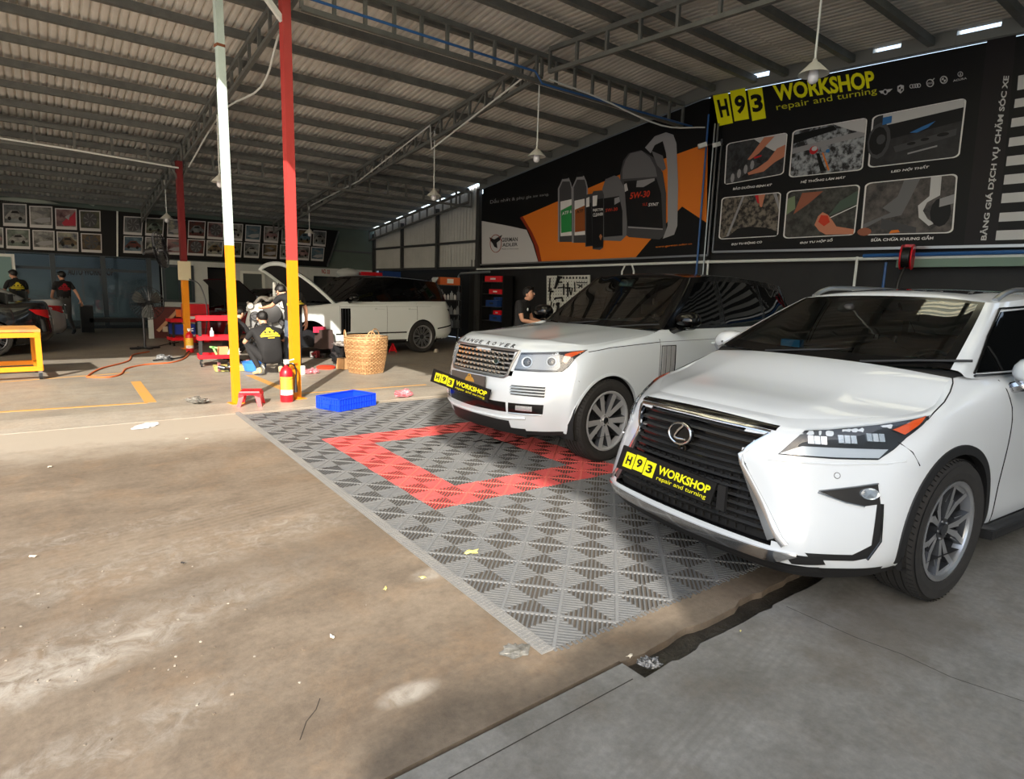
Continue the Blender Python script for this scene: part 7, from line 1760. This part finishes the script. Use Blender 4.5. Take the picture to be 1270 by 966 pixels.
bt = [bottle_(.09, .26, pm('silver bottle', rgb(170, 174, 176), .4), 0), bottle_(.10, .30, pm('grey bottle', rgb(96, 100, 104), .4), 0), bottle_(.08, .22, pm('black bottle', rgb(30, 30, 32), .4), 0), bottle_(.07, .17, pm('white bottle', rgb(208, 208, 204), .4), 0)]
bmeshes = []
for b in bt: o = b.build('bottle', None, fix=False); bmeshes.append(o.data); bpy.data.objects.remove(o)
rnd = random.Random(12)
rown = {1.26: 'top bottle row of the black rack', .82: 'middle bottle row of the black rack', .42: 'lowest bottle row of the black rack'}
for z in (1.26, .82, .42):
    for k in range(9):
        ordn = 'first second third fourth fifth sixth seventh eighth ninth'.split()[k]
        o = link('bottle', bmeshes[rnd.choice([0, 0, 1, 1, 2, 3])], None, Mt @ V((-.42+.105*k, rnd.uniform(-.08, .0), z+.001)), R(-12)); tag(o, ordn+' bottle from the left in the '+rown[z], 'bottle', rown[z])
T2 = thing('carton', 'orange printed carton on top of the black bottle rack', 'box', Mt @ V((.12, 0, 1.70)), R(-12)); m = MB(); m.box((0, 0, .11), (.62, .3, .22), pm('orange carton', rgb(200, 96, 40), .6)); m.build('box', T2); m = MB(); m.box((0, -.153, .11), (.2, .004, .13), M_white); m.build('print', T2)
small('angle_board', 'grey board propped beside the orange carton', 'board', Mt @ V((-.34, 0, 1.70)), [lambda b: b.bar((-.1, 0, .01), (.06, 0, .2), .3, .03, M_wallw)])
T = thing('tool_cupboard', 'tall black tool cupboard with red and blue cases', 'cupboard', (10.45, 14.2, 0), R(-90))
m = MB(); m.box((0, .17, 1.0), (1.0, .03, 2.0), M_black); m.build('back_panel', T)
for x in (-.5, .5): m = MB(); m.box((x, 0, 1.0), (.03, .34, 2.0), M_black); m.build('side_panel', T)
for k, z in enumerate((.3, .72, 1.12, 1.48, 1.82)): m = MB(); m.box((0, 0, z-.01), (.98, .33, .02), M_steeld); m.build('shelf_board', T)
Mt = Matrix.Translation((10.45, 14.2, 0)) @ Matrix.Rotation(R(-90), 4, 'Z')
bcase = pm('blue case', rgb(30, 62, 120), .45)
for (x, z, w, h, mt, lb) in ((0, 1.82, .8, .16, M_redp, 'long red tool case on the top of the black cupboard'), (.12, 1.48, .6, .13, M_redp, 'red tool case on the second shelf of the cupboard'), (-.05, 1.12, .55, .18, bcase, 'blue tool case on the middle shelf of the cupboard'), (.22, 1.31, .3, .08, bcase, 'small blue case stacked on the middle shelf'), (.22, .90, .34, .12, M_redp, 'red case stacked above the lowest blue case'), (.14, .72, .55, .17, bcase, 'blue case on the low shelf of the cupboard')):
    z0 = z if z in (1.82, 1.48, 1.12, .72) else z
    T3 = thing('tool_case', lb, 'tool case', Mt @ V((x, -.02, z0+.001)), R(-90)); m = MB(); m.box((0, 0, h/2), (w, .26, h), mt); m.build('shell', T3); m = MB(); m.box((0, -.135, h*.5), (w*.3, .012, h*.3), M_white if mt == M_redp else M_gun); m.build('latch', T3)
# pegboard with tools
XP = XW-.02
def PP(px, py, off=0): return GX(px, py, XP-off)
T = thing('pegboard', 'white perforated board full of hanging tools on the black wall', 'pegboard'); m = MB()
m.poly([PP(678, 393), PP(731, 393), PP(731, 341), PP(678, 342)], pm('pegboard white', rgb(200, 202, 194), .6), .03, V((1, 0, 0))); m.build('board', T)
m = MB()
for i in range(16):
    for j in range(12): p = PP(680+i*3.2, 345+j*4, .004); m.box(p, (.004, .022, .022), M_gun)
m.build('peg_hole', T)['kind'] = 'stuff'
tl_ = [('wrench', [((697, 344), (691, 343)), ((692, 343), (688, 358))], 3), ('wrench', [((694, 345), (689, 357))], 2), ('hammer', [((704, 350), (704, 368)), ((701, 357), (707, 357))], 2), ('hammer', [((692, 357), (700, 356)), ((699, 352), (699, 366))], 1.5), ('spanner', [((712.5, 350), (713, 362))], 1), ('pliers', [((706, 357), (708, 366)), ((710, 357), (708, 366))], 1), ('saw', [((688, 370), (697, 369)), ((697, 369), (698, 374)), ((688, 370), (688, 372))], 2.5), ('clamp', [((682, 345), (681, 360)), ((681, 360), (684, 358))], 1.5), ('spray_gun', [((680, 361), (686, 361.5)), ((683, 361), (682, 366))], 2.2), ('pliers', [((682, 366), (682, 373))], 1.5), ('bracket', [((715, 350.5), (728, 350.5))], 1), ('grinder', [((690, 376), (693, 382)), ((693, 375), (691, 386))], 4), ('screwdriver', [((684, 374), (683, 380))], 1), ('screwdriver', [((687, 376), (686, 380))], 1), ('spanner', [((716, 353), (722, 356)), ((722, 353), (717, 357))], 1), ('spanner', [((692, 350), (697, 350))], 2)]
names_ = {'wrench': 'bent pipe wrench', 'hammer': 'black hammer', 'spanner': 'steel spanner', 'pliers': 'dark pliers', 'saw': 'black bow saw', 'clamp': 'hanging clamp', 'spray_gun': 'black and yellow gun', 'bracket': 'long black bracket', 'grinder': 'black grinder', 'screwdriver': 'small screwdriver'}
pos_ = ['top left of the pegboard', 'beside the bent pipe wrench', 'in the middle of the pegboard', 'left of the middle hammer', 'near the upper middle', 'right of the hammers', 'at mid height on the left', 'at the upper left edge', 'at the left edge below the clamp', 'below the yellow gun', 'at the upper right', 'low on the board above the windscreen', 'low at the far left', 'second from the far left, low', 'under the long bracket', 'above the left hammer']
for k, (nm, segs_, w) in enumerate(tl_):
    m = MB()
    for a, b in segs_: m.bar(PP(*a, .055), PP(*b, .055), .014*w+.008, .02, M_black, up=V((1, 0, 0)))
    tag(m.build(nm), '%s hanging %s' % (names_[nm], pos_[k]), 'tool', 'tools on the pegboard')
m = MB()
for k in range(9): p = PP(695+k*4, 344.5, .03); m.box(p, (.02, .035, .05), M_gun)
m.build('hook', T)['kind'] = 'stuff'
# grey panel behind the young man and red hose reel
T = thing('hose_reel', 'red hose reel under the price banner', 'hose reel', GX(1124, 319, XW-.32), R(12)); Mx = Matrix.Rotation(R(90), 4, 'X')
for y in (-.07, .07):
    m = MB(); m.lathe([(.04, 0), (.185, 0), (.19, .01), (.185, .02), (.04, .02)], M_redp, 28, Matrix.Translation((0, y, 0)) @ Mx); m.build('drum_flange', T)
m = MB(); m.lathe([(.10, -.06), (.15, -.05), (.15, .05), (.10, .06)], M_black, 24, Mx); m.build('wound_hose', T); m = MB(); m.box((.16, 0, .02), (.08, .12, .36), M_redp); m.build('bracket', T)
m = MB(); m.tube(cline([(-.02, .0, -.15), (-.14, .05, -.45), (-.18, .02, -1.2)], 4), .02, M_black, 6); m.build('hanging_hose', T)
small('pipe_rack', 'metal pipe ends and blue roll stored beyond the white SUV roof', 'rack', (9.2, 20.5, 0), [lambda b: b.box((0, 0, .95), (2.4, .5, 1.8), M_black), lambda b: b.ball((-.6, -.1, 2.0), .26, M_wallw, 12, (1.6, 1, .7)), lambda b: b.box((.3, -.1, 2.02), (.9, .2, .12), M_redp), lambda b: b.box((1.0, -.1, 2.0), (.7, .3, .28), bcase)])
# ================================================================ PEOPLE
M_skin = pm('skin', rgb(196, 146, 118), .55); M_hair = pm('black hair', rgb(16, 14, 14), .5, bump=(60, .5)); M_shirt = pm('black cotton shirt', rgb(24, 24, 26), .85, bump=(12, .5))
M_jean = pm('blue jeans', rgb(84, 96, 110), .85, noise=(9, rgb(66, 76, 90), .2)); M_trou = pm('grey trousers', rgb(88, 88, 86), .85); M_bltr = pm('black trousers', rgb(22, 22, 24), .85)
M_shoe = pm('beige shoe', rgb(176, 160, 122), .7); M_shoed = pm('dark shoe', rgb(44, 48, 54), .6); M_gold = pm('yellow shirt print', rgb(214, 196, 46), .7); M_redpr = pm('red shirt print', rgb(170, 24, 40), .7)
def person(label, loc, rz, J, trousers, shoes, print_mat=None, curl=.5, sleeve=.55):
    """J joints: pelvis spine chest neck head crown ; sL eL wL hL (R) ; pL kL aL tL (R)"""
    J_b = J.pop('_b', 1); T = thing('person', label, 'person', loc, rz); J = {k: V(v) for k, v in J.items()}
    vs, es, rad, reg = [], [], [], []
    def add(p, r, g, par=None):
        vs.append(V(p)); rad.append(r if isinstance(r, tuple) else (r, r)); reg.append(g)
        if par is not None: es.append((par, len(vs)-1))
        return len(vs)-1
    bk = J_b; pe = add(J['pelvis'], (.158*bk, .122*bk), 'tr'); s1 = add(J['spine'], (.152*bk, .118*bk), 'sh', pe); ch = add(J['chest'], (.178*bk, .125*bk), 'sh', s1)
    nb = add(J['neck'], (.060, .058), 'sh', ch); nn_ = add(J['neck'].lerp(J['head'], .45), (.052, .052), 'sk', nb)
    hd = J['head']; up = (J['crown']-hd).normalized(); fw = J['face'].normalized()
    h1 = add(hd-up*.035+fw*.005, (.070, .072), 'sk', nn_); h2 = add(hd+up*.035, (.080, .088), 'sk', h1); h3 = add(hd+up*.095, (.058, .066), 'sk', h2)
    for s in 'LR':
        sh, el, wr, ha = J['s'+s], J['e'+s], J['w'+s], J['h'+s]
        a = add(sh, .066, 'sh', ch); b = add(sh.lerp(el, sleeve), .053, 'sh', a); b2 = add(sh.lerp(el, sleeve+.06), .042, 'sk', b); c = add(el, .038, 'sk', b2); d = add(el.lerp(wr, .4), .036, 'sk', c); e = add(wr, .025, 'sk', d)
        hv = (ha-wr).normalized(); pc = add(wr+hv*.055, (.034, .022), 'sk', e)
        side_ = hv.cross(fw if abs(hv.dot(fw)) < .9 else up).normalized(); nrm = side_.cross(hv).normalized()
        kn = add(wr+hv*.085, (.036, .018), 'sk', pc)
        for q, (o_, L) in enumerate(((-.030, .066), (-.010, .075), (.011, .070), (.031, .055))):
            p0 = add(wr+hv*.098+side_*o_, .0095, 'sk', kn); d1 = (hv+nrm*curl*.5).normalized(); d2 = (hv+nrm*curl*1.5).normalized()
            p1 = add(vs[p0]+d1*L*.5, .0085, 'sk', p0); add(vs[p1]+d2*L*.5, .0075, 'sk', p1)
        t0 = add(wr+hv*.035-side_*.030+nrm*.01, .012, 'sk', e); t1 = add(vs[t0]+(hv*.7-side_*.6+nrm*.4).normalized()*.035, .010, 'sk', t0); add(vs[t1]+(hv*.9-side_*.2+nrm*.5).normalized()*.028, .008, 'sk', t1)
        hp, kn_, an, to = J['p'+s], J['k'+s], J['a'+s], J['t'+s]
        a = add(hp, .092, 'tr', pe); b = add(hp.lerp(kn_, .5), .078, 'tr', a); c = add(kn_, .060, 'tr', b); d = add(kn_.lerp(an, .35), .058, 'tr', c); e = add(kn_.lerp(an, .88), .046, 'tr', d)
        f = add(an, .036, 'so', e); tv = (to-an); g = add(an+V((tv.x*.4, tv.y*.4, 0))+V((0, 0, -an.z*.45)), (.040, .034), 'so', f); add(V((to.x, to.y, max(.028, to.z))), (.038, .026), 'so', g)
        hl = add(an-V((tv.x, tv.y, 0)).normalized()*.035+V((0, 0, -an.z*.45)), .030, 'so', f)
    me = bpy.data.meshes.new('body'); me.from_pydata(vs, es, []); o = bpy.data.objects.new('body', me); COL.objects.link(o)
    o.modifiers.new('skin', 'SKIN').use_smooth_shade = True
    for i, d in enumerate(me.skin_vertices[0].data): d.radius = rad[i]; d.use_root = (i == 0)
    sb = o.modifiers.new('sub', 'SUBSURF'); sb.levels = 2; sb.render_levels = 2
    dg = bpy.context.evaluated_depsgraph_get(); nm = bpy.data.meshes.new_from_object(o.evaluated_get(dg)); bpy.data.objects.remove(o)
    nm.name = 'body'; nm.materials.clear()
    ms = {'sk': M_skin, 'sh': M_shirt, 'tr': trousers, 'so': shoes}; order = ['sk', 'sh', 'tr', 'so']
    for k in order: nm.materials.append(ms[k])
    segs_ = [(vs[a], vs[b], reg[a], reg[b], max(rad[a]), max(rad[b])) for a, b in es]
    for p in nm.polygons:
        c = p.center; best = 1e9; rg = 'sk'
        for a, b, ra, rb, r1, r2 in segs_:
            ab = b-a; t = max(0, min(1, (c-a).dot(ab)/max(1e-9, ab.length_squared))); d = (c-(a+ab*t)).length-(r1*(1-t)+r2*t)
            if d < best: best = d; rg = ra if t < .5 else rb
        p.material_index = order.index(rg); p.use_smooth = True
    body = link('body', nm, T)
    # hair cap, ears, nose, eyes, brows, mouth
    rt = fw.cross(up).normalized(); fw2 = up.cross(rt).normalized()
    Mh = Matrix((( rt.x, fw2.x, up.x, hd.x), (rt.y, fw2.y, up.y, hd.y), (rt.z, fw2.z, up.z, hd.z), (0, 0, 0, 1)))
    bm = bmesh.new(); bmesh.ops.create_icosphere(bm, subdivisions=3, radius=1); rnd = random.Random(int(abs(loc[0]*97))+3)
    for v in list(bm.verts):
        n = v.co.copy()
        lim = -.82+1.25*max(0, n.y+.25)
        if n.z < lim: n.z = lim
        v.co = V((n.x*.092, n.y*.104-.008, n.z*.098+.055+rnd.uniform(-.003, .004)))
    hm = bpy.data.meshes.new('hair'); bm.transform(Mh); bm.to_mesh(hm); bm.free(); hm.materials.append(M_hair)
    for p in hm.polygons: p.use_smooth = True
    link('hair', hm, T)
    for s in (-1, 1):
        m = MB(); m.ball(Mh @ V((s*.083, -.002, .010)), .022, M_skin, 8, (.5, .8, 1.3)); m.build('ear', T)
        m = MB(); m.ball(Mh @ V((s*.032, .082, .022)), .011, M_white, 8, (1.2, .5, .6)); m.ball(Mh @ V((s*.032, .087, .022)), .006, M_black, 6); m.build('eye', T)
        m = MB(); m.tube([Mh @ V((s*.050, .078, .040)), Mh @ V((s*.032, .088, .046)), Mh @ V((s*.014, .088, .041))], .0045, M_hair, 5); m.build('eyebrow', T)
    m = MB(); m.tube([Mh @ V((0, .084, .022)), Mh @ V((0, .100, .0)), Mh @ V((0, .092, -.012))], [.007, .012, .010], M_skin, 8); m.build('nose', T)
    m = MB(); m.tube([Mh @ V((-.024, .078, -.036)), Mh @ V((0, .087, -.038)), Mh @ V((.024, .078, -.036))], .005, pm('lips', rgb(150, 86, 76), .5), 6); m.build('mouth', T)
    if print_mat:
        # print on the back of the shirt: cog arch and a bar, projected on the cloth
        t = BVHTree.FromPolygons([v.co for v in nm.vertices], [tuple(p.vertices) for p in nm.polygons])
        c0 = J['chest'].lerp(J['spine'], .30); upb = (J['chest']-J['spine']).normalized(); rb = (J['sR']-J['sL']).normalized(); bk_ = rb.cross(upb).normalized()
        if bk_.dot(J['face']) > 0 and not J.get('flip'): bk_ = -bk_
        def onb(u, v):
            p = c0+rb*u*1.25+upb*v*1.25; h = t.ray_cast(p+bk_*.4, -bk_, .6); return (h[0] if h[0] else p+bk_*.12)+bk_*.006
        m = MB()
        def strip(uv0, uv1, n=8): m.grid([[onb(*[a+(b-a)*k/n for a, b in zip(r[0], r[1])]) for k in range(n+1)] for r in (uv0, uv1)], print_mat)
        strip(((-.13, -.02), (.13, -.02)), ((-.13, .01), (.13, .01))); strip(((-.12, .02), (.12, .02)), ((-.055, .075), (.055, .075))); strip(((-.045, .075), (.045, .075)), ((-.02, .115), (.02, .115))); strip(((-.045, -.045), (.045, -.045)), ((-.045, -.037), (.045, -.037)), 4)
        m.build('shirt_print', T, fix=False)
        m = MB()
        for u in (-.06, .0, .06): m.add([onb(u+.016*cos(k*pi/4), .047+.016*sin(k*pi/4))+bk_*.003 for k in range(8)], [tuple(range(8))], M_shirt)
        m.build('print_detail', T, fix=False)
    return T
def base(h=1.66):
    s = h/1.70
    d = dict(pelvis=(0, 0, .93), spine=(0, .0, 1.12), chest=(0, .0, 1.31), neck=(0, .0, 1.46), head=(0, .03, 1.58), crown=(0, .03, 1.70), face=(0, 1, 0),
             sL=(-.18, 0, 1.40), eL=(-.23, -.02, 1.12), wL=(-.24, .05, .88), hL=(-.24, .07, .78), sR=(.18, 0, 1.40), eR=(.23, -.02, 1.12), wR=(.24, .05, .88), hR=(.24, .07, .78),
             pL=(-.09, 0, .88), kL=(-.10, .02, .48), aL=(-.10, 0, .085), tL=(-.11, .16, .03), pR=(.09, 0, .88), kR=(.10, .02, .48), aR=(.10, 0, .085), tR=(.11, .16, .03))
    return {k: (tuple(c*s for c in v) if k != 'face' else v) for k, v in d.items()}
# local +y is the way the figure faces
J = base(1.60); J.update(eL=(-.30, .20, 1.16), wL=(-.33, .42, 1.12), hL=(-.34, .52, 1.10), head=(-.13, .16, 1.40), crown=(-.15, .22, 1.51), face=(-.25, .8, -.5), neck=(-.05, .07, 1.34), pelvis=(.06, 0, .90), sL=(-.22, .02, 1.33), sR=(.15, 0, 1.36), eR=(.25, .0, 1.10), wR=(.30, .08, .87), hR=(.31, .11, .77), chest=(0, .02, 1.27))
person('standing man in black T-shirt and jeans behind the thick post, reaching left', (3.66, 11.15, 0), R(10), J, M_jean, M_shoed, M_gold)
J = dict(pelvis=(0, 0, .27), spine=(0, .06, .44), chest=(-.01, .14, .60), neck=(-.02, .20, .735), head=(-.03, .25, .83), crown=(-.03, .28, .95), face=(0, .9, -.3),
         sL=(-.19, .16, .66), eL=(-.30, .28, .48), wL=(-.16, .46, .55), hL=(-.10, .54, .60), sR=(.18, .16, .66), eR=(.28, .30, .48), wR=(.31, .52, .45), hR=(.30, .61, .42),
         pL=(-.10, .02, .25), kL=(-.27, .30, .47), aL=(-.17, .02, .09), tL=(-.22, .17, .03), pR=(.10, .02, .25), kR=(.26, .30, .47), aR=(.14, .02, .09), tR=(.19, .17, .03))
J = {k: (v if k == 'face' else tuple(c*1.13 for c in v)) for k, v in J.items()}; J['_b'] = 1.22; J['sL'] = (-.245, .18, .745); J['sR'] = (.235, .18, .745)
person('squatting mechanic seen from behind, black shirt with yellow cog print', (3.12, 10.66, 0), R(4), J, M_bltr, M_shoe, M_gold, curl=.9)
J = dict(J); J.update(eL=(-.28, .32, .46), wL=(-.20, .52, .50), hL=(-.16, .6, .52), eR=(.28, .34, .50), wR=(.24, .56, .55), hR=(.2, .65, .56), face=(0, 1, -.2))
person('crouching helper half hidden behind the slim yellow post, arm stretched right', tuple(GZ(284, 450)), R(-75), J, M_bltr, M_shoed)
J = base(1.68); J.update(aL=(-.10, .14, .09), tL=(-.11, .30, .03), kL=(-.10, .14, .49), aR=(.09, -.22, .12), tR=(.10, -.08, .03), kR=(.10, .02, .48), eL=(-.24, .06, 1.12), wL=(-.20, .22, .92), hL=(-.18, .28, .84), eR=(.26, -.12, 1.14), wR=(.30, -.22, .93), hR=(.31, -.25, .83), face=(-.35, 1, -.1))
person('man in black shirt with red print walking past the office glass', (.62, 20.6, 0), R(25), J, M_trou, M_shoed, M_redpr)
J = base(1.68); J.update(eL=(-.26, .08, 1.12), wL=(-.14, .24, 1.02), hL=(-.08, .30, 1.0), eR=(.26, .08, 1.12), wR=(.16, .24, 1.02), hR=(.1, .3, 1.0), face=(-.4, .8, -.5), head=(-.02, .09, 1.55), crown=(-.02, .12, 1.67))
person('man in black shirt with yellow print bent over between the parked saloons', (-.35, 20.3, 0), R(20), J, M_trou, M_shoed, M_gold)
J = base(1.66); J.update(neck=(0, .06, 1.40), head=(.01, .13, 1.50), crown=(.01, .10, 1.625), face=(.15, .8, -.45), chest=(0, .03, 1.27), eL=(-.26, .10, 1.08), wL=(-.16, .30, 1.05), hL=(-.12, .38, 1.04), eR=(.26, .10, 1.08), wR=(.18, .30, 1.05), hR=(.14, .38, 1.04))
T = person('young man in black polo shirt looking down beyond the mesh-grille SUV bonnet', (6.62, 8.25, 0), R(212), J, M_bltr, M_shoed)
m = MB(); m.ball((.08, .13, 1.26), .028, M_white, 8, (1, .4, 1)); m.build('chest_badge', T)
